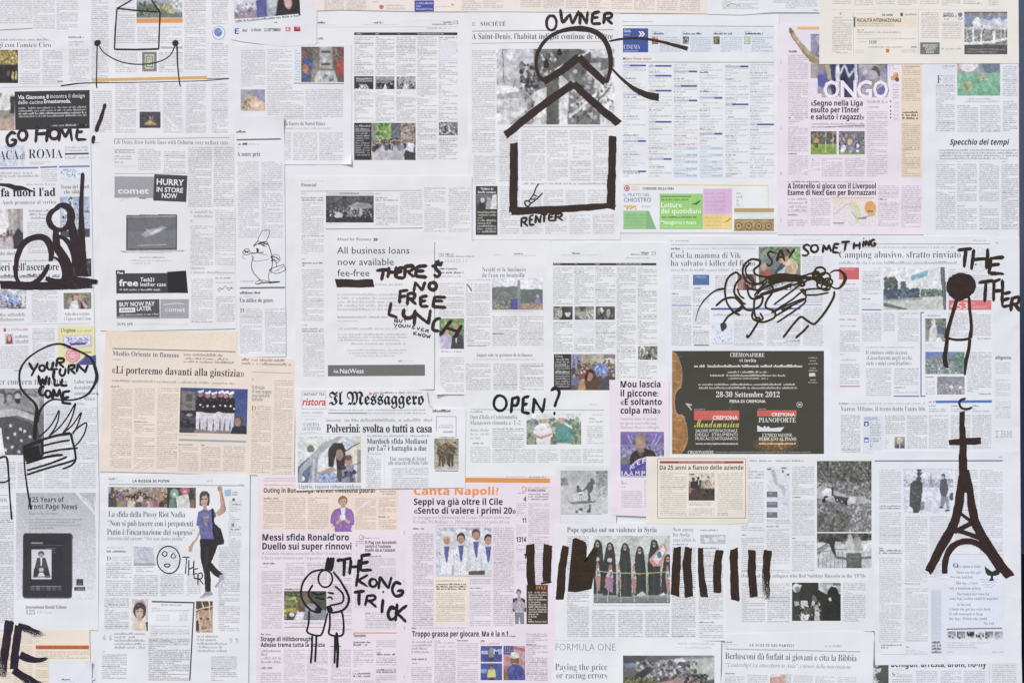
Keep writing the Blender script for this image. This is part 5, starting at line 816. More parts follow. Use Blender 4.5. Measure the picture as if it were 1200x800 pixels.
dk = p.R(649, 414.7, 669.2, 457.6, '3f3d39', 'caption_panel'); p.H(650.5, 659, 418.4, 2.6, 'Cinq', 'gm', 'c8c6c0', dk, 'lettering'); p.C(650.5, 419.5, 667, 428.5, p=3.3, ink=.75, ic='d0d0d0', bg='3f3d39', par=dk, name='lettering', rag=.05); p.C(650.5, 430, 668, 454, p=2.9, ink=.65, ic='d0d0d0', bg='3f3d39', par=dk, name='lettering', rag=.2); p.L(650.5, 436, 667.5, 436, .6, 'ddd', par=dk); p.L(650.5, 429.2, 667.5, 429.2, .6, 'ccc', par=dk)
p.I(669.2, 414.7, 721, 457.6, [('g', '9a94ac', '5a4c44'), ('p', '0,0 22,0 18,40 0,40', '8e96c0'), ('p', '22,4 44,0 50,30 24,34', 'a49880'), ('p', '44,6 74,0 74,20 50,28', 'b4a890'), ('p', '74,4 100,2 100,60 80,60', '8a7c74'), ('p', '54,20 90,10 100,14 100,26 70,28', 'c4c0bc'), ('crowd', 2, 20, 98, 62, 46, 4.2, ['5a4434', '7c4a48', '8a6a52', '9c7a50', '4c4258', '6a70a0', 'a4886a']), ('p', '52,32 62,26 78,28 86,48 78,62 56,58', '7f90cc'), ('b', 52, 28, 84, 60, 16, 2, 5, ['a8b4e0', '5f74b8', 'c8d0ea', '6a7ec0']), ('p', '28,100 30,60 40,44 54,48 62,70 66,100', '5c4030'), ('e', 42, 62, 7.5, 12, 'b07a60'), ('p', '30,70 34,46 44,40 52,48 50,54 40,50 36,70', '4a2c24'), ('p', '14,100 20,72 30,66 34,100', 'b08c58'), ('p', '62,100 66,70 84,58 100,64 100,100', '4c4c58'), ('l', '6,0 8,50', 1.6, '4a3c38'), ('l', '14,10 20,50', 1.4, '5c4a44'), ('n', .35, 14)], 'colour photograph of a dense protest crowd', ss=1.6)
p.I(747.7, 405.5, 770.3, 421.3, [('g', '8a8880', '77756e'), ('e', 22, 30, 14, 30, 'e4e4e0'), ('e', 22, 36, 9, 22, '8a8880'), ('e', 76, 30, 13, 26, '44423c'), ('e', 76, 36, 9, 20, 'a8a69e'), ('p', '50,30 62,40 66,100 44,100', '33312c'), ('b', 0, 40, 100, 100, 20, 4, 10, ['ddd', '33312c', '66645c', 'bbb']), ('n', .3, 8)], ss=1.8)

p = Page('white page with a dark musical fair advert showing part of a violin', 781, 277, 975, 545, col='e6e8ef')
p.S(786, 281, 789, 283.6, 1, .5); p.S(791, 281, 807, 283.6, 1, .55, rag=0); p.L(786, 286.8, 965, 286.8, .7, '999'); p.S(786, 290, 797, 293, 1, 1.1, rag=0); p.S(798, 290, 885, 292.5, 1, .4, rag=0); p.S(930, 280.5, 963, 282, 1, .4)
p.H(786, 868, 302.5, 6.8, 'Così la mamma di Vik', 'sl', '5c5c64'); p.H(786, 885, 311.6, 6.8, 'ha salvato i killer del figlio', 'sl', '5c5c64'); p.S(786, 314.5, 885, 318.6, 1, .45, rag=0)
p.C(787, 322, 807, 339); p.S(787, 343, 795, 345.6, 1, .9); p.C(787, 347, 809, 357); p.L(787, 358, 810, 358, 1, '6a7ca4'); p.C(787, 360, 810, 405, ink=.55)
bb = p.R(812, 322, 831, 334, '5a76a6', 'colour_panel'); p.S(814, 323, 828, 326, 1, .7, ic='d0d0e8', bg='5a76a6', par=bb, rag=0); p.S(812, 336.5, 822, 339, 1, .8); p.C(812, 340, 831, 355, ink=.5); p.S(812, 357, 821, 359, 1, .8); p.C(812, 361, 831, 380, ink=.5); p.S(812, 382, 822, 384, 1, .8); p.C(812, 386, 831, 405, ink=.5); p.C(838, 322, 862, 343, ink=.5)
p.I(889, 289, 938, 340, [('g', '7a8a76', '8a8478'), ('b', 0, 0, 100, 50, 40, 4, 10, ['6a7a5c', '8a9a78', '55654c', '94a08c']), ('b', 76, 6, 100, 40, 16, 4, 9, ['7fae5c', '5a9a54', 'a4c488']), ('p', '6,30 40,20 60,60 40,100 0,100', '707a78'), ('p', '36,60 60,30 70,40 52,66', '3f4c60'), ('p', '44,60 66,44 62,58 50,72', 'c8d0dc'), ('e', 64, 26, 14, 16, 'c4a07c'), ('e', 60, 14, 14, 10, '6a5c48'), ('e', 78, 46, 15, 18, 'd8c498'), ('e', 72, 52, 8, 10, 'd0a48c'), ('p', '4,56 26,50 34,66 10,72', 'b0584c'), ('e', 12, 46, 8, 9, 'b8a08c'), ('p', '30,100 40,84 70,82 100,78 100,100', 'c8ccd4'), ('b', 0, 70, 100, 100, 40, 2, 6, ['3c4440', '8a94a4', 'dce0e8', '5a625c']), ('n', .35, 14)], 'colour photograph of people embracing', ss=1.5)
p.I(864, 321, 886, 340, [('g', '8a7a70', '6a5a54'), ('p', '0,20 30,30 30,100 0,100', 'b07a70'), ('e', 64, 45, 26, 44, '3a3634'), ('e', 60, 56, 17, 30, 'a8826c'), ('p', '30,100 44,80 80,80 96,100', '44484c'), ('n', .3, 8)], 'small portrait of a man', ss=2)
p.L(833, 362, 938, 361.6, 2.4, '6f86b8'); p.L(834, 361.8, 866, 361.6, 1.6, '46558c'); p.L(905, 357.2, 963, 357.2, .8, '8a9ac0'); p.S(835, 366.5, 938, 371, 1, .45, rag=0); p.I(834, 378, 858, 402, [('g', 'dfe4f0', 'dfe4f0'), ('b', 0, 10, 100, 100, 20, 4, 14, ['c4cfe6', 'e8ecf4', 'b4c2de', 'd4dcec']), ('b', 10, 60, 60, 90, 5, 2, 3, ['8a6a8a', '6a7aaa'])], 'pale blue map', name='map', ss=1.5)
p.C(860, 375, 895, 405); p.C(899, 375, 937, 405); p.C(941, 360, 964, 405); p.C(940, 300, 964, 355); p.S(921, 398, 937, 400.5, 1, 1.0, rag=0); p.L(813, 404.4, 831, 404.4, 1.2, '5c5c80'); p.S(835, 401, 893, 403.5, 1, .5); p.S(958, 400, 965, 402, 1, .6)
ad = p.R(787.6, 411, 965.4, 531.6, '484740', 'advert')
vb = [('cut',)]
vo = '0,0 5,3 11,9 16,18 17,28 14,35 9,40 5,42 2,52 0,60 0,64 4,69 12,73 14,74 18,76 22,82 24,88 23,94 19,100 0,100'
p.I(787.8, 412, 831, 531.4, [('cut',), ('p', '0,0 9,1 18,6 25,14 28,22 27,31 23,35 17,37 12,39 9,42 7,48 8,55 11,59 16,61 26,61 28,62 33,63 38,69 42,77 43,84 40,90 34,95 24,100 0,100', 'b98a58'), ('p', '0,0 8,2 16,7 23,15 26,22 25,30 21,33 16,35 11,37 7,41 5,48 6,56 10,61 16,63 25,63 31,66 36,72 39,78 40,84 37,89 32,93 22,100 0,100', 'a9743f')] + [('l', '0,%g %g,%g' % (yy, 24 if yy < 38 or yy > 62 else 4, yy + 1), .7, c) for yy, c in [(4, '9c6a3c'), (9, 'c89860'), (14, 'a06e3e'), (18, 'c49058'), (24, '9a683a'), (29, 'c8985e'), (33, 'a87442'), (66, 'c8965c'), (70, '9c6a3a'), (75, 'c08a50'), (80, 'a46e3c'), (85, 'c8985e'), (90, '9a6636'), (95, 'c48e54')]] + [('n', .28, 6, 24)], 'picture of part of a violin body', ad, name='violin_picture', ss=1.8, lift=.02)
p.G('804,472 811,473.5 810,475.5 807.5,475 811,480 809.5,480.5 805.5,475 803.5,474', 'c8b8b4', 'scroll_mark', ad)
AT = lambda a, b, y, c, t, st='s', col='e6e4de': p.H(a, b, y, c, t, st, col, ad, 'lettering')
AT(855.5, 870, 418, 5, 'CREM'); AT(870.5, 895.5, 418, 4.4, 'ONAFIERE'); AT(866, 886, 424, 4, 'vi invita')
for a, b, y0, y1, n in ((813, 940, 426.5, 431, 1), (852, 900, 434, 437.5, 1), (832, 920, 438, 441.5, 1), (853, 900, 442, 444.5, 1), (818, 932, 448.5, 452, 1), (819, 934, 452.5, 456, 1)): p.S(a, y0, b, y1, n, .85, ic='dcdad0', bg='484740', par=ad, rag=0, name='lettering')
AT(839, 913.5, 465, 6.2, '28-30 Settembre 2012'); AT(855, 897, 471.6, 3.4, 'FIERA DI CREMONA', 'gb')
r1 = p.R(813.2, 480.8, 866, 492, 'd06a60', 'logo', ad); r2 = p.R(887.2, 480.4, 933.2, 487.6, 'd06a60', 'logo', ad); p.S(813, 478.3, 826, 480.3, 1, .6, ic='dcdad0', bg='484740', par=ad, rag=0, name='lettering'); p.S(888, 478, 898, 480, 1, .6, ic='dcdad0', bg='484740', par=ad, rag=0, name='lettering')
AT(835, 864.5, 491.4, 4.6, 'CREMONA', 'gb', 'f0e8e4'); AT(813.5, 866, 500.5, 9.5, 'Mondomusica', 'scr', 'd8d06c')
AT(815, 864, 506, 3.4, 'SALONE INTERNAZIONALE', 'g'); AT(815, 864, 510.6, 3.4, 'DEGLI  STRUMENTI', 'g'); AT(815, 864.5, 515.3, 3.6, "MUSICALI D'ARTIGIANATO", 'g'); AT(815, 865, 520.5, 2.3, 'www.cremonamondomusica.it', 'gb')
AT(904, 931.5, 487.3, 4, 'CREMONA', 'gb', 'f0e8e4'); AT(889, 932.5, 494.6, 5.6, 'PIANOFORTE', 'sm'); p.G('887.3,498 894,501 896,498.5 898,501 900,499 903,501.5 919,500 914.5,505.3 887.3,505.3', 'dcdee4', 'piano_picture', ad)
gl = p.I(882, 505.5, 940, 529, [('cut',), ('e', 46, 60, 46, 40, '5a4e3c'), ('e', 46, 62, 36, 30, '6c5638'), ('b', 20, 40, 74, 84, 14, 3, 7, ['8a6638', '6c5234', 'a47c44', '5c4a36']), ('n', .3, 8)], par=ad, name='glow_picture', ss=1.2, lift=.02)
AT(893, 928, 511.2, 3.6, "L'UNICO SALONE"); AT(889, 933, 515.8, 3.8, 'DEDICATO AL PIANO'); AT(889, 932.5, 520.4, 2.3, 'www.cremonapianoforte.it', 'gb'); AT(806, 836.5, 531, 3.3, 'CREMONAFIERE')
p.S(838, 528.5, 950, 530.3, 1, .55, ic='dcdad0', bg='484740', par=ad, rag=0, name='lettering'); p.S(820, 519.5, 850, 519.6, 1, .1, par=ad)
p.I(933, 470.3, 940.5, 477.5, [('cut',), ('e', 50, 50, 48, 48, 'c4c4bc'), ('e', 50, 50, 38, 38, '484740'), ('r', 30, 35, 70, 65, 'c4c4bc')], par=ad, name='logo', ss=3)
for q, pt in ((418, 0), (421.5, 1), (425, 0), (430, 1), (433, 0), (438, 2), (444, 3), (447, 0)):
    p.S(947 + (pt > 0) * 2, q, 958 - (pt > 0) * 2, q + (2 if pt != 2 else 3.5), 1, .7, ic='dcdad0', bg='484740', par=ad, rag=0, name='logo')
p.G('948,437 955,436.6 955,440 951,441 948,441', 'd8d6d0', 'logo', ad); p.L(830, 529, 858, 473, .45, '77756a', 'crease_line', ad)

p = Page('white local page about a campsite with a roadside photo and a teal flag', 974, 277, 1166, 541, col='e5e8f0')
p.S(1140, 280.7, 1155, 283.2, 1, .5); p.L(983, 286.2, 1160, 285.8, .7, '888'); p.S(1003, 288.4, 1119, 291.4, 1, .45, rag=0); p.H(983, 1125.5, 302, 7.6, 'Camping abusivo, sfratto rinviato', 'sl', '5c5c64'); p.S(983, 305.5, 1121, 310.5, 1, .5, rag=0)
rb = p.R(983, 313.5, 1006.5, 327.4, 'cb6a70', 'colour_panel'); p.S(986, 314.5, 1002, 317, 1, .6, ic='e8d0d0', bg='cb6a70', par=rb); p.S(983, 331.5, 1002, 334, 1, .8, ic='b05a58'); p.C(983, 337, 1006, 369, ink=.45); p.S(983, 373, 1003, 375.6, 1, .9, ic='c0504a', rag=0); p.S(984, 380, 1003, 383.5, 1, .5); p.C(984, 387, 1007, 412, ink=.55); p.S(984, 414, 989, 416, 1, .8, ic='c0504a'); p.S(984, 420, 1003, 423, 1, .5); p.C(984, 426, 1007, 450, ink=.55); p.L(984, 452.5, 1008, 452.5, 1.1, 'b86a6c')
p.S(1022, 313.5, 1032, 315.5, 1, .4); p.C(1010, 317, 1032, 345, ink=.5); p.S(1010, 349, 1021, 351.5, 1, .9); p.L(1010, 362.8, 1032.5, 362.8, 1.3, '6070a0'); p.C(1010, 353, 1032, 360, ink=.3)
p.I(1035, 313, 1108.5, 363, [('g', 'e2e4e8', 'd6dad8'), ('r', 0, 70, 100, 100, 'bcc2bc'), ('p', '0,74 60,68 100,66 100,100 0,100', 'c4c9c2'), ('n', .06, 30), ('b', 2, 26, 22, 48, 46, 3, 6, ['4c5a54', '3f4c48', '5c6a60', '6c786c']), ('b', 0, 52, 58, 74, 90, 2, 6, ['4a5666', '3c4854', '566470', '445060', '66748a']), ('b', 28, 34, 36, 56, 20, 2, 4, ['56646c', '4a5860', '6a7880']), ('b', 60, 52, 98, 70, 60, 1.5, 4.5, ['5a6c5c', '6c7e6c', '8a988a', '4c5c54']), ('p', '0,76 58,70 60,76 0,80', '9aa09c'), ('p', '62,70 100,68 100,74 60,78', 'd6dad6'), ('l', '10,26 11,74', 1.4, '4a5450'), ('p', '44,20 72,6 70,20 46,32', '7db0c0'), ('p', '44,24 71,12 70,20 46,32', '6ba3b6'), ('p', '46,32 50,24 58,18 56,26', '8abccb'), ('p', '90,0 97,0 100,60 100,100 96,100', '55616a'), ('l', '93,0 98,100', 1.2, '808a90'), ('p', '0,82 40,98 34,100 0,92', '6c7472'), ('l', '5,78 6,90', 1.4, '5c6462'), ('n', .22, 20)], 'photograph of a campsite roadside with a teal flag', ss=1.4)
p.I(1131, 289, 1160, 319, [('cut',), ('e', 50, 50, 49, 49, 'c9cdd6'), ('e', 50, 50, 47, 47, 'e2e6ee'), ('b', 20, 30, 90, 80, 18, 4, 9, ['d2dce8', 'dbe6d6', 'e6e8f0', 'c8d6c4']), ('e', 42, 70, 4, 4, 'b0584c')], 'pale round map inset', name='map', ss=1.6)
p.S(1111, 315, 1120, 317, 1, .6); p.C(1111, 318, 1134, 350, ink=.45); p.C(1140, 322, 1162, 350, ink=.5)
rr = p.R(1111.5, 351.4, 1161.5, 363, 'd67c80', 'colour_panel'); p.H(1113, 1134, 362.3, 8.2, '453', 'g', 'f0d8da', rr, 'lettering'); p.S(1138, 353, 1158, 361.5, 2, .45, ic='e8d0d0', bg='d67c80', par=rr)
p.C(1010, 366, 1032.5, 400); p.C(1035, 366, 1048, 388, ink=.5); p.C(1052, 366, 1076, 400); p.S(1014, 405.5, 1022, 408, 1, .7, ic='b0605a', rag=0); p.S(1022, 405.5, 1070, 408, 1, .45, rag=0)
for t, b, y in (('Il sindaco sotto accusa', 1063, 415), ('«Guardatemi negli occhi,', 1069, 421.4), ('siete i miei concittadini»', 1068, 427.6)): p.H(1014.5, b, y, 4.8, t, 'sl', '77777f')
p.C(1014.5, 431, 1044, 464, ink=.5); p.C(1047.5, 431, 1076, 451, ink=.5); p.S(1047.5, 452.5, 1060, 455, 1, .8); p.C(1047.5, 456, 1076, 461, ink=.4); p.L(1047, 464, 1077, 464, 1.3, '6070a0'); p.L(1079, 366, 1079, 464.5, 1.1, '46508c'); p.L(1079, 366.2, 1083, 366.2, 1, '46508c'); p.L(1079, 464, 1084, 464, 1.1, '46508c'); p.S(1085, 368.5, 1102, 371, 1, .8, rag=0, ic='4a5a80')
p.I(1084, 373, 1108.5, 400, [('g', '7c8478', '9aa09a'), ('b', 0, 0, 100, 45, 40, 4, 10, ['5c6858', '4a5648', '788272', '8c9686']), ('p', '50,36 100,40 100,70 50,66', '5c6c84'), ('p', '18,100 22,50 34,30 50,30 58,60 54,78 60,100', 'dcdcd6'), ('e', 40, 16, 10, 15, 'd0d0ca'), ('e', 42, 18, 6, 9, 'e0e0dc'), ('l', '46,40 40,60 56,72', 5, 'c4c4be'), ('p', '54,84 76,80 80,100 54,100', 'e0e0da'), ('n', .3, 10)], 'photograph of a white statue', ss=1.5); p.C(1111, 366, 1134, 394, ink=.55); p.C(1137, 366, 1161, 393, ink=.55); p.S(1145, 395.3, 1161, 397.6, 1, 1.0, rag=0); p.C(1084, 402.5, 1106, 409, ink=.4)
p.I(1084, 412, 1130, 438, [('g', '6a86c4', '7a868c'), ('p', '0,34 20,22 50,18 78,10 100,6 100,100 0,100', '7e8c8c'), ('b', 0, 36, 82, 100, 160, 1.2, 4, ['a4aeb0', '5c6a6a', '8a9898', 'c4ccd0', '4c5858']), ('p', '72,8 100,2 100,100 86,80 78,40', '5c8a6c'), ('b', 76, 10, 100, 90, 46, 2, 5, ['4c7a5c', '6c9a7c', '3c6a50', '7caa8c']), ('p', '62,16 76,12 88,60 98,100 90,100 80,60', '6c7880'), ('n', .25, 14)], 'photograph of a heap of rubble', ss=1.4)
p.S(1084, 440.5, 1094, 442.5, 1, 1.0, rag=0); p.C(1084, 444, 1095, 462, ink=.4); p.I(1098, 441, 1130, 462, [('g', '8a8690', '9a96a0'), ('p', '0,0 100,0 100,40 60,36 0,46', '8c8c98'), ('b', 0, 30, 100, 100, 70, 2, 6, ['a8a4ae', '77737c', 'c0bcc6', '66626c']), ('e', 50, 58, 7, 9, 'e0dee4'), ('e', 84, 60, 7, 8, 'd8d6dc'), ('n', .3, 14)], 'grey photograph of rubble', ss=1.5); p.C(1133, 412, 1161.5, 459, ink=.55); p.S(1147, 460, 1161, 462.4, 1, 1.0, rag=0)
p.L(1096, 470.6, 1162, 470, 3, '5c7ab2'); p.S(1088, 468.6, 1095, 472.4, 1, .9, rag=0, ic='46508c')
p.S(983, 471, 994, 474, 1, 1.0, rag=0, ic='46508c'); p.S(995, 471, 1084, 474, 1, .4, rag=0); p.H(985, 1084, 481.2, 5.2, "Varese Milano, il treno batte l'auto blu", 'sl', '77777f'); p.C(985, 485.5, 1008, 530, ink=.58)
ib = p.G('1011,487 1035,487 1035,524 1030,531 1011,531', 'dbdfe8', 'tinted_panel'); p.S(1012, 488, 1031, 492.3, 2, .9, bg='dbdfe8', par=ib, rag=.1, ic='46508c'); p.R(1012.3, 493.5, 1017.7, 499, '3f5590', 'icon', ib); p.R(1013.8, 495, 1016.3, 498.3, 'dfe5f0', 'icon', ib); p.R(1012.3, 512.3, 1017.7, 518, '4a6ab0', 'icon', ib); p.R(1013, 514.5, 1017, 517, 'dfe5f0', 'icon', ib); p.C(1019, 493, 1032, 511, p=3, ink=.5, bg='dbdfe8', par=ib, rag=.5); p.C(1019, 512, 1032, 527, p=3, ink=.5, bg='dbdfe8', par=ib, rag=.5)
p.C(1036.5, 486, 1060, 508, ink=.55); p.C(1036.5, 512, 1045, 525, ink=.5, rag=.5); p.I(1048, 511.5, 1060, 525, [('g', 'a8aa98', '6c6c64'), ('e', 48, 34, 24, 28, 'd8d4cc'), ('e', 50, 44, 17, 24, 'c4a890'), ('p', '10,100 24,68 50,76 80,66 100,100', '55555c'), ('p', '44,72 56,72 52,100 46,100', 'e0e0e0')], 'small portrait', ss=2.2); p.C(1062.5, 486, 1086, 525, ink=.58); 
for a in (1088, 1114, 1139): p.S(a, 474, a + 8, 476.5, 1, .9, rag=0, ic='46508c'); p.S(a, 478, a + 20, 482.5, 2, .6); p.C(a, 485.5, a + 22.5, 525, ink=.55)

p = Page('narrow white page edge with grey computer company lettering, at the board edge', 1163, 279, 1195.5, 532, col='e2e5ee', poly='1163,279 1194.2,279 1195.2,529 1163,531')
p.S(1166, 283, 1169, 286, 1, .8); p.H(1166, 1185.5, 420.5, 3.9, 'elligente.', 'gb', '66666c'); p.C(1166, 424, 1184, 438, ink=.35); p.C(1166, 444, 1184, 464, ink=.35); p.C(1166, 469, 1184, 490, ink=.35)
ib = p.H(1165.3, 1186, 512, 8, 'IBM', 'm', 'a4a6ae', name='logo')
for q in range(7): p.L(1165, 504.4 + q * 1.15, 1186.3, 504.4 + q * 1.15, .42, 'e2e5ee', 'stripe', ib)
p.fold('1166,457 1180,459 1192,461', .25);

# ---- middle bottom
p = Page('white page with a photo of two golfers, one white shirt and one green', 544, 457, 722, 613, col='e8eaec')
p.L(551, 479.5, 708, 480.3, .7, '999'); p.S(690, 472.6, 700, 474.5, 1, .4); p.S(551, 481, 566, 483.6, 1, .7, rag=0); p.H(551, 606, 490.6, 4.8, "Open d'Italia a Castelconturbia", 'sl', '77777c'); p.H(551, 610, 497.3, 4.8, 'Manassero rimonta a -1,-2', 'sl', '77777c')
p.S(551, 501.5, 573, 515, 3, .45, rag=.3); p.S(554, 517.5, 567, 520.5, 1, .8); p.C(551, 523, 573, 541, ink=.5); p.C(577, 501, 614, 541, ink=.55)
p.I(617, 484.5, 681, 520.5, [('g', 'c2c9c2', '8a9a86'), ('p', '0,0 100,0 100,22 60,18 0,28', 'dfe3e4'), ('b', 0, 20, 100, 80, 70, 3, 9, ['9aac94', '7a8c74', 'b4c0ae', '64785e']), ('b', 0, 70, 100, 100, 30, 4, 9, ['6c8060', '8a9c7e', '5a6c50']), ('b', 8, 26, 22, 42, 6, 2, 4, ['5c7484', '8a9aa4']), ('p', '14,46 24,30 40,30 46,52 48,74 44,76 44,100 18,100 17,72 12,70', 'e6e4e8'), ('p', '13,66 26,74 46,62 48,68 28,82 12,76', 'c49c84'), ('e', 33, 20, 7, 12, 'c4a088'), ('p', '25,14 33,6 42,12 41,18 26,18', 'e0e2e4'), ('p', '53,50 60,32 74,30 84,44 88,70 80,80 80,98 56,100 56,76 52,70', '5a9a90'), ('p', '80,46 88,66 84,72 78,62', '4c8a80'), ('e', 64, 18, 6.5, 12, 'c8a48c'), ('p', '56,12 62,3 72,6 72,14 57,14', 'ecece8'), ('p', '68,26 84,44 82,48 70,36', 'e0e4e2'), ('e', 66, 86, 8, 6, '4c8a80'), ('r', 56, 95, 82, 100, 'e0ddd4'), ('n', .2, 14)], 'colour photograph of two golfers', ss=1.8)
p.S(694, 484.5, 706, 487, 1, .7, ic='c09a40', rag=0); p.S(690, 488.5, 706, 495.5, 2, .5); p.C(687.5, 498, 707, 520); 
for i in range(6): p.C(551 + 26.4 * i, 525.5, 575 + 26.4 * i, 542, ink=.5)
p = Page('white page corner with a grey photo of a man and child mirrored in water', 651, 545, 720, 612, col='e4e6ea')
p.I(657, 551, 712, 601.3, [('g', 'b4b6b8', 'c8cacc'), ('p', '0,18 10,16 14,26 0,34', '7a7c80'), ('b', 0, 18, 14, 34, 14, 2, 5, ['8a8c90', '77797c', '9a9ca0']), ('b', 78, 2, 100, 36, 40, 2, 7, ['8c8e90', '9c9ea0', '7c7e80', 'a8aaac']), ('b', 76, 36, 100, 60, 14, 2, 6, ['a4a6a8', '989a9c']), ('n', .10, 10), ('p', '18,74 40,70 74,70 76,72 60,76 24,78', '77797a'), ('p', '58,28 64,24 70,36 66,50 62,52 64,70 58,70 58,50 54,40', '5c5e5c'), ('p', '56,34 50,42 46,46 48,48 57,42', '5c5e5c'), ('e', 66, 22, 4, 4, '55575a'), ('p', '62,24 72,22 74,30 68,34 62,30', '646664'), ('e', 37, 38, 3, 4, '55575a'), ('p', '34,42 42,42 46,48 40,52 34,50', '5c5e5c'), ('r', 38, 50, 47, 54, 'e8e8ea'), ('r', 38, 54, 46, 57, '66686a'), ('l', '40,57 40,68', .8, '8c8e90'), ('l', '44,57 44,68', .8, '8c8e90'), ('r', 60, 78, 64, 90, '6c6e70'), ('p', '58,90 64,86 62,98 55,98', '5a5c5e'), ('p', '38,88 46,86 47,94 38,92', '66686a'), ('e', 34, 96, 3, 2.5, '55575a'), ('n', .14, 40)], 'grey photograph of a man and child by water', ss=1.8)
p.L(656, 601.8, 706, 602, .6, '999')
p = Page('pink sports page strip with a photo of a coach at a purple press backdrop', 714, 444, 784, 606, col='ebdeeb', poly='714,445 776,445 784,446 784,606 716,603')
for t, b, y in (('Mou lascia', 774, 453.6), ('il piccone:', 771.5, 464.2), ('«E soltanto', 775.5, 474.2), ('colpa mia»', 774, 484.3)): p.H(727, b, y, 7.4, t, 'sk', '38303a')
p.L(738.3, 465.2, 740.5, 464.2, .9, '38303a', 'accent_mark')
for t, b, y in (('Smentita dopo le accuse', 769, 492), ('nei giorni scorsi alla rosa', 769, 497.2), ('Giocatori Real in subbuglio', 772.5, 502)): p.H(727, b, y, 3.5, t, 'gl', '7a7080', name='subheading')
p.I(727, 505.5, 778, 557, [('g', '7a64b0', '6a60a4'), ('p', '0,30 100,26 100,60 0,64', '8c84b4'), ('b', 0, 34, 100, 62, 30, 3, 6, ['a49cc4', '5c5294', 'c4c0d8', '6c60a0']), ('l', '14,0 26,26', 2.5, 'b4a8dc'), ('l', '24,2 30,24', 1.6, 'a498d4'), ('l', '86,0 74,26', 2.5, 'b4a8dc'), ('l', '94,6 80,28', 1.8, 'c4b8e4'), ('p', '0,0 100,0 100,6 0,8', '8470b8'), ('p', '18,72 26,48 42,38 60,38 76,44 86,60 90,80 20,80', '38302e'), ('e', 46, 20, 15, 18, '8a7c74'), ('e', 46, 26, 11, 16, 'b08c78'), ('r', 40, 36, 54, 46, '9c7866'), ('p', '40,46 54,46 50,54 44,54', '6a5248'), ('e', 31, 24, 2.5, 5, '5c564c'), ('e', 61, 24, 2.5, 5, '5c564c'), ('p', '0,62 18,54 22,70 0,76', '77746c'), ('p', '0,74 100,70 100,100 0,100', '5a50a0'), ('e', 60, 100, 42, 42, 'd4d0ea'), ('e', 60, 100, 39, 39, '5048a0'), ('e', 60, 104, 27, 28, '5a54a8'), ('r', 0, 84, 22, 97, '5a50a0'), ('n', .22, 14)], 'photograph of a coach speaking at a press conference', ss=1.6)
for c, x, y, r in (('U', 742.5, 545.5, -30), ('E', 748.5, 541.5, -14), ('F', 754.5, 540, 0), ('A', 760.5, 540.5, 12)): p.H(x - 1.9, x + 1.9, y + 2.5, 5, c, 'gb', 'e0dcf0', name='lettering', rot=r)
for c, x in (('I', 728.8), ('A', 733.5), ('A', 739.8), ('M', 747), ('P', 754), ('D', 760)): p.H(x - (2.4 if c != 'I' else .6), x + (2.4 if c != 'I' else .6), 556.5, 5, c, 'gb', 'dcd8ee', name='lettering')
p.L(727, 558, 778, 558.2, .8, '77747c'); p.S(728, 563, 744, 567, 2, .9); p.S(728, 569, 733, 571, 1, .5); p.C(728, 574, 752, 594.5); p.C(755, 561, 779, 595)
p = Page('white page with a world map, a scooter photo and a railing photo', 849, 534, 1029, 752, col='e4e6ec')
for a, b in ((878, 887), (889, 904), (909, 925), (927, 943)): p.S(a, 538.6, b, 540.4, 1, 1.1, rag=.0)
p.S(875, 547, 895, 561, 4, .5); p.C(875, 564, 895, 612, ink=.45); p.C(868.5, 614, 895, 622); p.S(869, 625, 875, 627.5, 1, 1.0); p.C(868.5, 629, 895, 671)
mp = p.I(898, 546, 925.3, 606, [('g', 'dcdee4', 'd8dae2'), ('b', 0, 0, 100, 100, 20, 8, 20, ['e2e4ea', 'd2d4dc', 'dadce4']), ('p', '20,8 36,6 42,18 48,30 46,38 36,34 26,20', 'b4b8be'), ('p', '52,40 74,36 84,46 80,60 70,56 66,46', 'bcc0c6'), ('r', 4, 4, 22, 7, '77797e'), ('r', 66, 2, 86, 5, '77797e'), ('r', 68, 7, 74, 13, '5a5c60'), ('r', 88, 14, 98, 18, '66686c'), ('l', '46,34 74,42', 1.5, 'a4a8ae'), ('r', 70, 72, 92, 73.5, '8a8c90')], 'grey world map panel', name='map', ss=1.5, lift=0)
for y in (575.5, 587.5, 599.5): q = p.R(898.3, y, 911, y + 6.6, '77797c', 'map_caption', mp); p.S(899, y + .6, 909, y + 3.4, 1, .6, ic='d0d0d0', bg='77797c', par=mp, name='lettering')
p.S(898, 615, 913, 617.5, 1, .9); p.C(898, 608, 925, 613.5, ink=.4); p.C(898, 619, 925, 671); p.C(928, 546, 954, 580, ink=.55); p.S(928, 581, 938, 583.3, 1, 1.1); p.C(928, 585, 954, 627); p.S(928, 629, 939, 631.4, 1, 1.2); p.C(928, 633, 954, 669); p.S(898, 654, 925, 664, 3, .3)
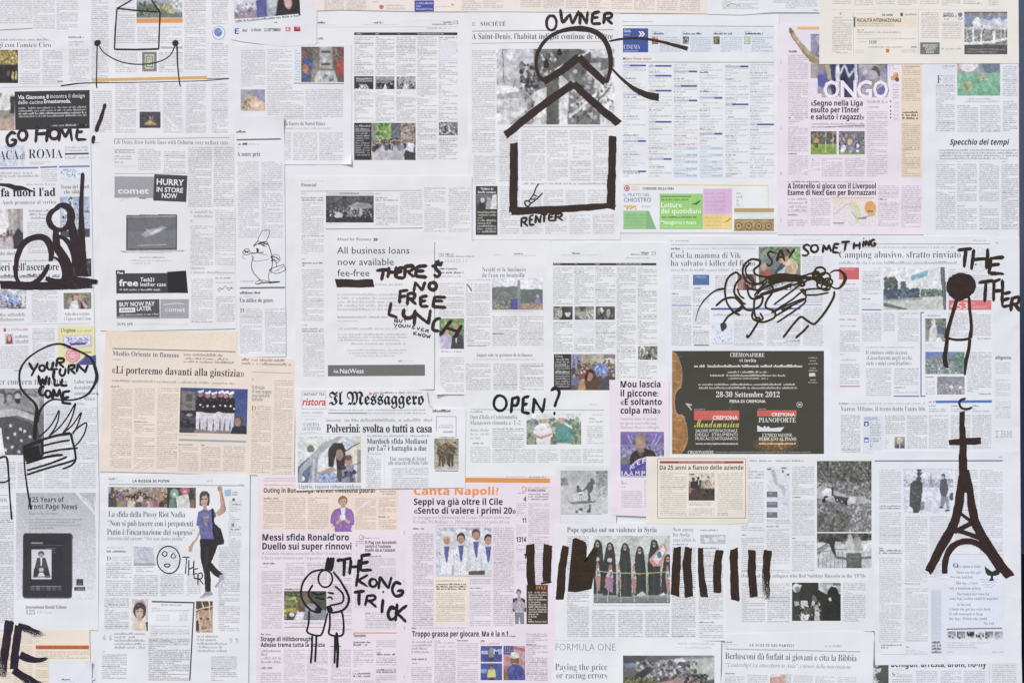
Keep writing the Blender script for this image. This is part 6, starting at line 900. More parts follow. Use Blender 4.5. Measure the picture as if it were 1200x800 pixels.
p.I(957.2, 539.7, 1021, 622.8, [('g', '5c5c58', '6a6a68'), ('b', 0, 0, 100, 40, 180, 2, 6, ['4a4a46', '66665f', '3c3c38', '77776f', '55554e', '8a8a82']), ('b', 0, 30, 100, 72, 150, 2, 6, ['8a8a8c', '77777a', 'a4a4a8', '66666a', '98989c']), ('b', 0, 70, 100, 100, 150, 2, 6, ['5a5a56', '66665f', '4a4a46', '77776f', '88887f']), ('b', 60, 50, 100, 100, 90, 2, 5, ['8c8c8e', 'a0a0a4', '6c6c6e', 'b4b4b8']), ('l', '6,14 30,42', 1.1, '9a9a9c'), ('p', '0,38 10,34 22,40 40,44 60,50 84,50 100,56 100,60 60,60 30,58 0,52', 'b0b0b4'), ('e', 20, 46, 9, 8, 'dedee2'), ('p', '9,44 18,38 28,42 24,54 12,54', 'e6e6ea'), ('p', '12,50 20,49 20,52 12,53', '333'), ('e', 13, 56, 4, 3, '2c2c2e'), ('p', '26,36 30,36 31,48 27,50', '3c3c3e'), ('p', '30,48 60,52 62,60 34,58', '4a4a4c'), ('e', 37, 55, 4, 3.4, '28282a'), ('e', 46, 57, 4, 3.4, '28282a'), ('e', 54, 59, 4, 3.4, '2c2c2e'), ('e', 37, 55, 2, 1.7, '8c8c8e'), ('e', 46, 57, 2, 1.7, '8c8c8e'), ('e', 63, 56, 7, 4.6, 'dcdce0'), ('e', 58, 58, 3, 4, 'c4c4c8'), ('n', .4, 12, 40)], 'black and white photograph of a scooter on rough ground', ss=1.5)
p.I(957.2, 624.2, 1021, 665, [('g', '55564f', 'b4b6ba'), ('b', 0, 0, 100, 22, 60, 3, 7, ['3c3d38', '4c4d46', '66675f', '2f302c']), ('p', '0,26 100,20 100,100 0,100', 'c2c4ca'), ('p', '42,24 70,20 74,28 46,32', '77787a'), ('p', '0,52 16,30 24,36 0,66', '8a8b88'), ('l', '0,48 20,28', 4, '6a6b68'), ('l', '0,56 14,52 36,46 60,46 100,44', 1.6, '4a4b48'), ('p', '18,12 26,8 34,18 32,40 36,64 32,66 26,46 22,30 12,26', '33342f'), ('e', 24, 10, 3.4, 5, '3c3d38'), ('p', '30,60 40,66 60,70 100,64 100,72 60,78 34,72', '6c6d6a')] + [('l', '%g,52 %g,100' % (4 + 7 * i, 2 + 7.5 * i), .9, '44453f') for i in range(8)] + [('e', 60, 8, 4, 6, 'b8bab8'), ('p', '52,26 58,14 64,10 68,22 66,52 54,56', 'c4c6c4'), ('e', 73, 6, 3.6, 5.4, '8a8b88'), ('p', '68,12 78,10 82,24 78,56 70,56', 'a4a6a2'), ('r', 54, 56, 82, 100, '5c5e58'), ('r', 58, 66, 78, 70, '77796f'), ('r', 58, 76, 78, 80, '77796f'), ('p', '84,30 100,26 100,50 84,52', 'e0e2e6'), ('n', .3, 14)], 'black and white photograph of people at a railing', ss=1.6)
p.H(868.5, 1014, 676, 4, 'Dozens of Iraqi refugees who fled Saddam Hussein in the 1970s', 'sl', '6a6a70'); p.S(869, 667, 877, 669.5, 1, .8); p.C(869, 682, 896, 728.5, ink=.55); p.C(899, 682, 925.5, 728.5, ink=.55); p.C(987.5, 682, 1014, 728, ink=.55)
p.I(928, 682, 985, 726.7, [('g', '2f302b', '33342f'), ('r', 54, 0, 64, 60, 'c0c2c4'), ('r', 64, 0, 100, 30, 'a8aab0'), ('r', 72, 6, 90, 16, 'd0d2d8'), ('r', 84, 2, 100, 8, '6a6b70'), ('e', 9, 14, 8, 12, 'c8cac8'), ('p', '2,6 20,6 18,12 3,12', 'dcdedc'), ('e', 11, 18, 5, 7, '8a8b88'), ('p', '0,30 14,30 18,60 10,100 0,100', '3c3d38'), ('p', '4,48 14,50 16,60 6,62', 'b4b6b4'), ('p', '18,48 32,48 34,66 26,70 18,66', 'd4d6d8'), ('p', '18,82 36,82 34,98 18,98', 'e4e6e8'), ('p', '24,60 40,66 46,52 42,78 30,84', '4c4d48'), ('p', '40,56 46,36 50,30 48,50 44,62', 'b8bab8'), ('e', 48, 40, 7, 10, '66675f'), ('p', '44,30 54,18 66,28 74,60 72,100 62,100 58,60 52,44', '2a2b26'), ('p', '46,58 54,56 58,100 46,100', '8c8d8a'), ('p', '48,62 56,70 56,98 46,96', 'c0c2c4'), ('p', '72,100 66,70 72,48 72,24 80,10 90,12 96,28 100,60 100,100', '262722'), ('e', 78, 44, 3, 5, 'c4c6c4'), ('b', 6, 60, 60, 96, 12, 2, 4, ['8c8d8a', '44453f', 'a8aaa8']), ('n', .2, 14)], 'black and white photograph of veiled women by an officer', ss=1.7)

p = Page('white page along the foot of the board with a cut off bold headline', 1009, 735, 1198, 820, col='e2e5ef', poly='1009,742 1040,738 1070,770 1196.7,770 1197.8,820 1009,820')
p.I(1011, 738.5, 1041, 815, [('g', 'b4b8c0', '5a5e5c'), ('p', '0,0 60,0 50,50 40,60 0,60', 'c8ccd4'), ('p', '0,2 48,0 46,6 10,8', '66696e'), ('p', '26,18 50,14 54,40 40,60 28,50', '8c9098'), ('p', '16,8 30,8 28,30 18,26', 'd4d6dc'), ('p', '20,40 50,44 62,100 20,100', '77797c'), ('p', '40,46 100,42 100,100 60,100 50,70', '4c504a'), ('p', '24,54 54,58 70,56 68,62 44,66 50,80 40,90 28,80', 'd8dade'), ('b', 20, 50, 60, 100, 20, 4, 9, ['a4a6aa', '66686a', 'c4c6ca', '8a8c8e']), ('n', .3, 10)], 'grey photograph partly covered by the page above', ss=1.4)
p.H(1044, 1155.5, 780.6, 7.4, 'Benigun: arresta, droni, no-fly', 'sk', '44444c'); p.S(1045, 783, 1062, 785, 1, .5); p.H(1045, 1048.6, 792, 5, 'S', 'sl', '66666e', name='initial_letter'); p.C(1050, 787, 1069, 793, ink=.5); p.C(1045, 794, 1069, 812, ink=.55); p.C(1073, 784.5, 1098, 812, ic='4a4a68'); p.C(1102, 784.5, 1126, 812, ic='4a4a68'); p.C(1129.5, 784.5, 1154, 812, ic='4a4a68'); p.C(1162, 771, 1191, 812, ink=.5); p.L(1159, 772, 1159, 812, .4, 'aab')

p = Page('white page with a tower photo and a poem advert, under the drawn tower', 1023, 527, 1196.5, 779, col='e3e6f0', poly='1023,528 1195.1,528 1196.6,776.5 1025,778.5')
p.L(1024.5, 539.7, 1174.5, 539.4, 1.5, '74778a'); p.S(1170, 534, 1174, 536, 1, .5)
p.C(1030, 549.5, 1055.5, 589, ink=.45); p.S(1030, 591, 1055, 596.5, 2, .8, rag=.2); p.C(1030, 599, 1055.5, 637, ink=.45); p.S(1030, 640, 1057, 649, 3, .9, rag=.3); p.C(1030, 652, 1056, 752, ink=.45)
p.C(1060, 604, 1086.5, 681, ink=.42); p.S(1060, 682, 1078, 684.5, 1, .7); p.C(1060, 688, 1087, 751, ink=.42); p.C(1089, 604, 1115, 676, ink=.42); p.C(1118.5, 549.5, 1145, 640, ink=.42); p.C(1148, 549.5, 1174.5, 648, ink=.42)
p.S(1032, 753.5, 1056, 759.5, 2, .9, rag=.2); p.S(1061, 756, 1070, 758.5, 1, .7); p.L(1032, 766, 1086, 766, .5, 'aab'); p.C(1061, 760, 1087, 766, ink=.35); p.L(1058.5, 549, 1116, 549, .4, 'aab')
p.I(1058.5, 549.5, 1116.5, 600.5, [('g', 'd6d9e4', 'dde0ec'), ('b', 0, 22, 100, 40, 60, 2, 5, ['a4a8b8', '8c90a2', 'b8bccb', '9a9eb0']), ('r', 0, 36, 100, 42, 'b4b8c8'), ('r', 0, 41, 100, 100, 'd9dcea'), ('p', '52,40 54,16 55,6 56,16 60,40 57,40 55,32 53,40', '9094a8'), ('r', 27, 0, 36, 4, '4a4c54'), ('p', '26,8 38,8 36,14 28,14', '44464c'), ('r', 29, 4, 34, 26, '55575f'), ('r', 26, 18, 36, 24, '4c4e56'), ('p', '14,32 22,26 32,24 38,30 38,52 36,66 34,92 30,100 20,100 18,88 12,84 13,56', '484a48'), ('b', 14, 34, 36, 90, 24, 2, 4, ['55575a', '3c3e40', '66686a']), ('p', '34,74 42,72 42,92 34,94', '8c8f98'), ('e', 22, 20, 3, 5, 'c4c6d0'), ('p', '74,26 80,18 88,24 90,48 86,62 76,62 72,46', '5a5e68'), ('e', 80, 16, 4, 5.5, '4a4c54'), ('e', 79, 19, 3, 4, 'b4b6c0'), ('p', '76,62 90,62 92,90 88,92 84,72 80,86 74,86', '8c90a4'), ('e', 88, 94, 5, 2.2, '44464c'), ('e', 76, 87, 5, 2, '44464c'), ('e', 97, 62, 5, 9, '55585c'), ('n', .18, 16)], 'grey photograph of two people with a tower behind', ss=1.7)
p.R(1090.5, 690, 1103, 765, 'd3d7e2', 'tinted_panel'); p.C(1091, 692, 1102, 748, p=2, ink=.2, bg='d3d7e2'); p.S(1091.5, 750, 1102.5, 765, 4, 1.1, bg='d3d7e2')
ad = p.R(1104, 648.5, 1176.5, 766, 'e0e3ee', 'advert'); p.L(1117, 648.8, 1176, 649.2, .5, 'aab', par=ad)
PO = [('Once upon a time', 1117, 1149, 664.5), ('There was this girl', 1120, 1149, 671.5), ('who was bad fish.', 1112, 1140, 677), ('She met at last', 1120, 1145, 684), ('only a handsome prince.', 1112, 1149, 690), ('She traded her voice for', 1121, 1159, 696.7), ('some legs so they could be together.', 1112, 1170, 702), ('In the end', 1121, 1137, 709), ('I think she got her voice back.', 1112, 1161, 714.5), ('It still managed to keep', 1112, 1151, 720), ('the legs. Which she could.', 1112, 1157, 725.5), ('The end.', 1152, 1165, 731)]
for t, a, b, y in PO: p.H(a, b, y, 3.1, t, 'sm', '77798a', ad, 'lettering')
p.H(1116.5, 1122.5, 664.7, 6, 'O', 'sl', '5c5e6c', ad, 'lettering')
p.draw([('1148,679 1151,677.5 1154,679 1157,677.5 1160,679 1163,677.5 1166,679 1169,677.5', .5), ('1150,682 1153,680.5 1156,682 1159,680.5 1162,682 1165,680.5 1168,682', .5), ('1151,685 1154,683.5 1157,685 1160,683.5 1163,685 1166,683.5', .5), ('1154,688 1157,686.5 1160,688 1163,686.5', .5)], (0, 0), 1, '9a9eb4', 'wave_lines')
tail = p.I(1152, 660, 1172, 682, [('cut',), ('p', '6,8 20,22 40,34 52,40 64,34 80,28 90,24 98,40 94,56 74,64 58,64 56,72 62,90 30,92 42,74 42,64 26,62 12,48 8,28', '2b332f')], 'dark whale tail picture', name='picture', ss=3, lift=.02)
p.L(1109, 736.4, 1174, 735.2, 1.3, '6c6e7c', par=ad)
for i in range(6): p.I(1110 + 11 * i, 739, 1119.6 + 11 * i, 748.3, [('g', ['8c8e96', '77787c', '4c4d50', 'd6d8de', '6a6b70', '9a9ca4'][i], 'e0e2ea'), ('b', 0, 20, 100, 90, 10, 8, 18, [['b4b6be', '6c6d74'], ['44454a', 'a0a2a8'], ['2c2d30', 'e0e2e6'], ['3c3d40', '9a9ca0'], ['44454a', 'c4c6cc'], ['b4b6be', '77787c']][i])], par=ad, name='picture', ss=1.6)
p.S(1110, 751, 1160, 759, 3, .35); p.S(1110, 762, 1122, 764, 1, .6); p.S(1162, 762, 1175, 764, 1, .6)
p.fold('1090,678 1105,676 1122,679 1140,684', .4, 3); p.fold('1176,697 1186,699 1195,702', .2)

p = Page('white page about a young activist, with a cut out of a girl raising her fist', 116, 555, 293, 820, rot=.3, col='e6e8ed', poly='118,557 289,554 293,556 291,820 114,820')
p.S(127.5, 559.3, 137, 562, 1, 1.0, rag=0); p.S(128, 562, 145, 564, 1, .35); p.H(155.5, 198.5, 564.8, 3, 'LA RUSSIA DI PUTIN', 'sk', '44444c'); p.L(128, 567, 287, 568.8, 1.6, 'b4bec6'); p.S(247, 561.5, 264, 564.5, 1, .6); p.S(242, 562, 246, 564.6, 1, .8, ic='b08a40'); p.S(280, 566.5, 286, 570, 1, .7)
p.I(127, 570.3, 196, 594, [('g', '9a9084', '7a706a'), ('r', 0, 0, 100, 24, 'a89a88'), ('b', 0, 0, 100, 40, 30, 3, 7, ['b4a894', '8c8074', 'c8bca8']), ('crowd', 2, 20, 98, 66, 46, 3.2, ['8a6a7a', '5c5450', 'a08870', '7a8460', '9c5a70', 'c4b8b0', '4c4850']), ('r', 0, 56, 14, 100, '4a4644'), ('r', 4, 0, 9, 34, '4a5054'), ('e', 20, 44, 5, 14, '8a5a94'), ('r', 52, 46, 59, 72, 'e0c8c8'), ('p', '78,20 88,10 96,60 84,80', 'a08460'), ('e', 90, 90, 4, 20, '3a3436'), ('n', .4, 18)], 'photograph of a demonstration', ss=1.6)
p.I(196, 570.8, 229.5, 594.8, [('g', '4a443e', '3c3834'), ('b', 0, 0, 100, 50, 20, 6, 12, ['5a4c44', '3a342f', '6c5c50']), ('e', 24, 30, 15, 24, '7ab498'), ('e', 24, 34, 7, 7, 'd8c4a8'), ('e', 62, 14, 16, 22, 'c85a84'), ('e', 62, 20, 8, 6, 'e0b8a0'), ('p', '30,44 74,28 80,100 34,100', 'd6d4ce'), ('p', '8,56 28,56 30,100 6,100', '6c8c74'), ('e', 88, 80, 9, 26, '8a6a54'), ('n', .3, 10)], 'photograph of masked protesters with a placard', ss=1.8)
p.H(127, 217, 605.4, 6.6, 'La sfida della Pussy Riot Nadia', 'sl', '4c4c54', spacing=.94); p.H(126, 226.5, 616, 6.6, '“Non si può tacere con i prepotenti', 'sl', '4c4c54', spacing=.94); p.H(125.5, 228, 626.3, 6.6, "Putin è l'incarnazione del sopruso”", 'sl', '4c4c54', spacing=.94); p.H(125.5, 216.5, 632.6, 4.3, 'Intervista dal carcere: “Noi non siamo pentite”', 'si', '77777f', name='subheading')
p.S(125, 640, 145, 642.4, 1, .5, rag=0); p.S(125, 644, 148, 647.4, 1, .9, rag=0); p.H(125, 130, 656.4, 5, 'D', 'sl', '66666c', name='initial_letter'); p.C(131, 651, 154, 657); p.C(124.5, 658, 154, 677, ink=.58); p.C(124, 679, 153, 698, ink=.58); p.C(122.5, 700, 151, 737, ink=.6)
p.I(156.8, 640, 183.5, 662.3, [('gx', 'c4c6d0', 'e4e6ee'), ('p', '0,0 76,2 84,10 96,96 0,100', 'c6c8d2'), ('b', 0, 0, 60, 100, 20, 6, 18, ['bcbeca', 'cdd0da', 'b4b6c4']), ('p', '0,90 80,86 98,94 96,100 0,100', '9a9ca6'), ('n', .12, 8)], 'pale picture of a crumpled sheet', name='picture', ss=1.5); p.S(159, 663, 180, 670, 3, .6); p.L(155, 640, 155, 698, .3, 'ccc')
p.C(156, 672.5, 185, 698, ink=.58); p.C(188, 671, 215, 698, ink=.58); p.C(219, 671, 235, 698, ink=.5); p.C(186, 638, 210, 668, ink=.35)
p.C(256, 640, 281, 739, ink=.58); p.C(268, 586, 283, 641, ink=.5, rag=.4); p.G('263,573.5 271,572.8 271,581 263.5,581', 'a4bcd8', 'colour_panel'); p.S(272, 575, 279, 580.5, 2, .9); p.R(272.3, 583.5, 275.4, 586.6, '6a6c74', 'icon'); p.S(272, 589, 282, 591.6, 1, 1.1, rag=0); p.R(271.5, 613, 274.5, 616.5, '8c8e98', 'icon'); p.S(271, 618.6, 282, 621.4, 1, 1.1, rag=0)
g = [('cut',),
 ('p', '69,2 75,0 80,2.5 81,7.5 85,17 90,28 87,32 72,37 64,33 76,27 75,16 73,8 69,6', 'c9a088'), ('p', '80,8 85,17 90,28 87,32 84,29 82,20 78,9', 'b08a72'), ('l', '71,3 73,6', .8, 'a8806a'), ('l', '75,2.5 76,6', .8, 'a8806a'),
 ('p', '27,12 34,7 44,7 51,11 52,18 50,24 38,26 27,24', '55433c'), ('e', 38.5, 18, 8.2, 8.4, 'cda78e'), ('p', '28,10 38,8 44,12 34,14 30,22 28,22', '5c4840'), ('l', '33,17 37,16.6', .8, '4a3a34'), ('l', '41,16.8 45,17', .8, '4a3a34'), ('l', '36,22.4 42,22.6', .8, 'a86a60'), ('p', '36,25 44,25 46,30 36,30', 'c09480'),
 ('p', '24,32 36,29 48,30 60,27 66,35 58,40 60,52 63,64 30,65 28,50 20,48', '6a6cac'), ('b', 28, 32, 58, 62, 26, 3, 6, ['7476b4', '6062a2', '7c7eba', '5a5c9a']), ('p', '34,38 46,34 50,40 44,48 38,46', '8a7a86'), ('b', 34, 36, 48, 48, 8, 2, 3, ['a08a80', '6a5a6a', 'b49c8c']),
 ('p', '54,28 60,27 67,37 60,40', '5a5c94'), ('p', '22,47 29,49 26,56 18,64 8,70 4,74 6,79 10,78 14,70 24,64 30,56', 'c49a80'), ('p', '3,72 10,71 12,77 6,80 2,78', 'c9a088'),
 ('l', '58,30 60,44 66,52', 2.2, '2e2b2e'), ('p', '58,46 64,46 78,52 86,66 84,70 70,71 62,66 58,54', '302d30'), ('p', '62,48 70,52 74,60 68,58', '3c393c'),
 ('p', '30,64 63,64 62,70 56,78 48,83 46,88 44,100 34,100 30,80', '322e30'), ('p', '38,66 46,66 44,80 40,98 37,98', '3e3a3c')]
def sc(o):
    f = lambda st: ' '.join('%s,%.2f' % (q.split(',')[0], float(q.split(',')[1]) * .7403) for q in st.split())
    if o[0] in 'pl': return (o[0], f(o[1])) + o[2:]
    if o[0] == 'e': return ('e', o[1], o[2] * .7403, o[3], o[4] * .7403, o[5])
    if o[0] == 'b': return ('b', o[1], o[2] * .7403, o[3], o[4] * .7403) + o[5:]
    return o
pc = lambda st: ' '.join('%.2f,%.2f' % ((float(q.split(',')[0]) - 219.5) / .505, (float(q.split(',')[1]) - 567.8) / 1.34) for q in st.split())
g = [sc(o) for o in g if not (o[0] == 'p' and o[2] in ('322e30', '3e3a3c'))]
g += [('p', pc('233.7,631 254.5,631 255.5,638 252,648 247.5,658 254,666 261.5,671.5 258.5,677.5 251,673.5 246,668 247.5,680 247.5,694 240.5,694 239,672 235,655'), '302c2e'), ('p', pc('240,640 245,640 244,655 242,670 243,685 241,690 240,670'), '3c383a'), ('p', pc('257.5,673 262.5,672 263,679 258.5,687 253,688.5 251.5,686 256,681'), 'a8a4b8'), ('p', pc('259.5,680 262.8,678 258.5,687 253.5,688.3'), 'd4d0dc'), ('p', pc('240.5,692.5 248,692.5 250.5,696 243.5,699 236.5,701 233.5,699.5 238,696.5'), 'a4a0b6'), ('p', pc('234,700 244,697.5 250,696 243.5,699 236.5,701'), 'd8d4e0'), ('l', pc('240,695.5 245,694.5'), .8, '77748c')]
p.I(219.5, 567.8, 270, 701.8, g, 'cut out photograph of a girl raising her fist', name='cut_out_photograph', ss=2.2, lift=.03)
p.I(154.5, 701.5, 173.5, 738.5, [('g', 'd8c8cc', 'e0d8d8'), ('e', 50, 22, 38, 20, 'b098a8'), ('e', 48, 36, 40, 26, '4a3a36'), ('e', 46, 40, 24, 22, 'd4b0a0'), ('p', '24,24 50,18 74,26 70,34 50,28 28,36', '4a3a36'), ('l', '34,38 42,38', 2, '5a4640'), ('l', '52,38 60,38', 2, '5a4640'), ('l', '42,52 52,52', 2, 'b07a70'), ('p', '36,58 56,58 60,72 34,72', 'c8a090'), ('p', '4,100 10,76 36,68 62,68 88,78 94,100', 'dccdb4'), ('p', '86,72 100,70 100,100 90,100', '55505a'), ('n', .12, 10)], 'portrait of a dark haired woman', ss=1.9)
p.L(178, 704.3, 228, 705.6, 1.7, '4c4c52'); p.L(227.4, 705, 222.5, 797, 1.5, '4c4c52'); p.S(189, 707, 213, 709.4, 1, .8); p.S(178, 711.5, 222, 716, 2, .5); p.C(183, 719, 199, 727, ink=.35); p.C(210, 717, 220, 727, ink=.4); p.C(176, 732, 222, 745, ink=.4, rag=.4); p.C(174, 747, 222, 797, p=2.2, ink=.75, rag=.2)
p.I(229.7, 703.8, 249.3, 740.5, [('g', '6a5448', '7a6656'), ('p', '0,30 100,26 100,100 0,100', 'b49478'), ('e', 50, 54, 40, 36, 'bc9878'), ('p', '0,0 100,0 100,24 60,30 30,28 0,36', '55423a'), ('e', 28, 56, 9, 4, '5a443a'), ('e', 70, 56, 9, 4, '5a443a'), ('p', '44,56 54,56 58,74 40,74', 'a8866a'), ('p', '30,84 66,82 60,88 36,88', '8a5c50'), ('p', '0,66 16,60 20,100 0,100', '4c3c34'), ('l', '0,28 100,16', 4, 'd8c8a8'), ('l', '0,58 16,56', 3, 'd0c0a0'), ('l', '34,0 44,24', 4, 'd4c4a4'), ('l', '78,0 84,60', 4, 'd8c8a8'), ('l', '14,40 26,100', 4, 'dccdb0'), ('l', '0,98 100,88', 3, 'cabb9c'), ('n', .25, 10)], 'photograph of a face behind bars', ss=1.9)
p.H(120.5, 131.5, 763, 20, '“', 's', 'c2c8da', name='quotation_mark'); p.H(268.5, 279.5, 767, 20, '”', 's', 'c2c8da', name='quotation_mark'); p.S(134, 740, 170, 760, 5, .6, rag=.3); p.S(231, 743, 266, 764, 5, .6, rag=.3)
p.S(120, 762, 123, 764, 1, .6); p.C(119.5, 765.5, 148.5, 795, ink=.6); p.C(247.5, 768, 278, 797.5, ink=.6); p.S(108, 794, 111, 796, 1, .4); p.S(200, 795, 222, 797, 1, .5)

p = Page('pink sports page with a woman in a purple jacket and a headline on renewals', 302, 555, 482, 820, col='ebdde8', poly='302,556 482,556 481,820 300,820')
sb = p.R(307, 568, 467, 621, 'eedccf', 'tinted_panel'); p.S(309, 559, 346, 561.4, 1, .6, ic='b0705a', rag=0); p.S(309, 566.8, 344, 568.8, 1, .6, rag=0); p.L(308.5, 563, 466, 563, .7, 'd8a088')
p.H(309, 440, 576.8, 5.4, 'Outing in Bundesliga. Merkel: «Nessuna paura»', 'sk', '443a40', sb); p.S(445, 574, 464, 579.6, 2, .8, bg='eedccf', par=sb)
p.S(309, 582.4, 327, 585, 1, 1.0, bg='eedccf', par=sb, rag=0); p.C(308.5, 586, 331.5, 619.5, bg='eedccf', ic='5a4640', par=sb); p.C(334.5, 582, 358, 619.5, bg='eedccf', ic='5a4640', par=sb); p.C(361, 582, 385, 619.5, bg='eedccf', ic='5a4640', par=sb); p.C(416, 583, 440.5, 620, bg='eedccf', ic='5a4640', par=sb); p.C(443.5, 582, 464, 602, bg='eedccf', ic='5a4640', par=sb); p.S(443.5, 604, 456, 606.5, 1, 1.0, bg='eedccf', par=sb); p.C(443.5, 608, 464, 620, bg='eedccf', ic='5a4640', par=sb)
p.I(385.5, 580.5, 416, 622.6, [('cut',), ('e', 53, 14, 19, 14, '8a6a44'), ('e', 54, 17, 13, 12, 'cda48c'), ('p', '36,12 44,3 62,3 70,12 66,10 54,8 42,12', '94744a'), ('l', '46,16 50,16', 1.5, '5a443a'), ('l', '57,16 61,16', 1.5, '5a443a'), ('l', '50,23 58,23', 1.4, 'a4605a'), ('p', '46,26 62,26 64,36 44,36', 'c49a84'), ('p', '12,46 22,38 44,32 54,40 64,32 86,38 96,52 98,76 92,82 84,84 84,100 20,100 22,80 4,76 6,58', '9868b4'), ('b', 12, 40, 94, 98, 22, 4, 8, ['a274be', '8c5ca8', 'ac80c4', '9464b0']), ('p', '44,34 64,34 58,58 54,64 48,54', 'e8e4ea'), ('p', '26,72 44,62 54,64 48,72 30,80', 'cba28c'), ('p', '82,72 66,62 56,64 62,72 78,80', 'cba28c'), ('e', 53, 60, 11, 9, 'e6e2e8'), ('l', '53,72 53,100', 1.2, '7a4c94')], 'cut out photograph of a woman in a purple jacket', name='cut_out_photograph', ss=2.2, par=sb, lift=.03)
p.H(307.5, 409, 632.8, 7.6, "Messi sfida Ronald'oro", 'sk', '3a3238'); p.H(307.5, 412, 643.3, 7.6, 'Duello sui super rinnovi', 'sk', '3a3238'); p.H(307, 412, 649.6, 3.6, 'A Cristiano verranno aumentati dal Real 10 milioni e bonus', 'gl', '77707a', name='subheading'); p.H(307, 400, 655, 3.6, 'Il Barça vuol rinnovare per l\'argentino a oltre venti', 'gl', '77707a', name='subheading')
p.I(420, 625.5, 427, 632.5, [('cut',), ('e', 50, 50, 46, 46, 'd89a78'), ('e', 42, 50, 26, 26, 'ebdde8'), ('p', '50,0 100,0 70,40', 'ebdde8')], name='logo', ss=3); p.S(417, 632.5, 427, 640, 3, .6); p.S(417, 644, 427, 650, 2, .35, ic='b06a80')
p.S(428, 628.5, 435, 631, 1, 1.0, rag=0); p.S(436, 628.5, 464, 631, 1, .45); 
for t, b, y in (('Il Psg con Ancelotti', 464.5, 636.8), ('contro il Toulouse', 458, 641.3), ('Duello da ai Catalani', 463, 645.8)): p.H(428, b, y, 3.6, t, 'sk', '4a4048')
p.S(430, 650, 447, 652.6, 1, .9, rag=0); p.S(308, 658.5, 322, 661, 1, 1.0, rag=0); p.S(308, 662.6, 314, 665, 1, .4); p.C(306.5, 668, 330.5, 736); p.C(334, 658, 357, 686); p.C(360, 658, 383, 686); p.S(333.5, 688.4, 344, 691.4, 1, 1.3, rag=0); p.S(344, 688.4, 353, 691.4, 1, 1.2, rag=0, ic='c88050')
p.I(333, 692, 382.5, 726, [('g', '3f4438', '44443c'), ('b', 0, 0, 40, 60, 40, 3, 8, ['4c5640', '66744c', '343a2e', '7c8a5c']), ('b', 0, 20, 34, 70, 20, 3, 7, ['8c9a50', 'a4a44c', 'c4b858', '5c6640']), ('p', '0,56 34,54 34,80 0,82', '77702c'), ('p', '0,60 28,58 28,72 0,74', 'c0b04c'), ('b', 0, 78, 30, 100, 10, 3, 6, ['d8d4d0', '8c8478', '4a4640']), ('p', '22,100 30,70 40,58 52,66 60,100', 'c4c0d0'), ('p', '26,100 34,70 42,60 44,100', 'e4e2ec'), ('p', '34,70 36,20 46,4 60,6 64,30 60,60 50,72', '5c4a40'), ('e', 48, 32, 13, 28, '75604f'), ('p', '44,100 48,70 60,52 90,56 100,70 100,100', '8a8894'), ('p', '48,62 60,40 74,44 78,70 66,80', 'a09ca4'), ('e', 78, 64, 6, 8, '2c2828'), ('p', '68,0 100,0 100,60 80,50 66,30', '4a4c3c'), ('n', .3, 12)], 'photograph of a man in a suit outdoors', ss=1.5)
p.S(333, 728, 378, 730.6, 1, .6, rag=0); p.L(333, 734.3, 380, 734.3, 1, 'c89a80'); p.S(340, 732, 376, 734, 1, .6); p.C(385, 658, 412, 738, ink=.55); p.C(415, 655, 440.5, 712, ink=.3); p.C(427, 653, 464, 688, ink=.45); p.C(428, 716, 464, 736); p.S(428, 717, 434, 719, 1, 1.0)
p.S(306, 741, 318, 744, 1, 1.1, rag=0); p.H(305.5, 365, 750.6, 5, 'Strage di Hillsborough', 'sk', '3a3238'); p.H(305.5, 380.5, 757.3, 5, 'Adesso trema tutta la polizia', 'sk', '3a3238'); p.S(306, 760, 329, 777, 4, .6, rag=.3); p.S(306, 780.5, 319, 783.4, 1, 1.0, rag=0); p.C(305.5, 787, 329.5, 806); p.C(332.5, 760, 357, 806, ic='4a4a60'); p.C(360, 760, 384, 806, ic='4a4a60'); p.C(387.5, 760, 411, 806); p.S(386, 755, 400, 758, 1, 1.0)
p.L(414, 741, 465, 741, 1.2, 'd89a80'); p.H(414, 428.5, 745.6, 3.4, 'Taccuino', 'sk', '4a4048'); p.S(414, 750.5, 434, 756.5, 2, 1.2, rag=.2); p.C(413.5, 760, 437.5, 781); p.S(413.5, 784.5, 421, 786.4, 1, .8, ic='c07a4a'); p.S(413.5, 787, 434, 793, 2, 1.2, rag=.2); p.C(413.5, 796, 437.5, 806); p.C(441, 749, 464, 758); p.S(441, 759.3, 450, 761.2, 1, .8, ic='c07a4a'); p.S(441, 762, 464, 767.5, 2, 1.2, rag=.2); p.C(441, 769, 464, 779); p.S(441, 783, 464, 788, 2, 1.2, rag=.2); p.C(441, 790, 464, 806)
for yy in (621, 677, 733, 789): p.S(473, yy, 474.6, yy + 5, 3, .7, rag=0)
p.fold('440,782 458,781 474,782', .2); p.fold('415,600 428,590 440,583', .2)

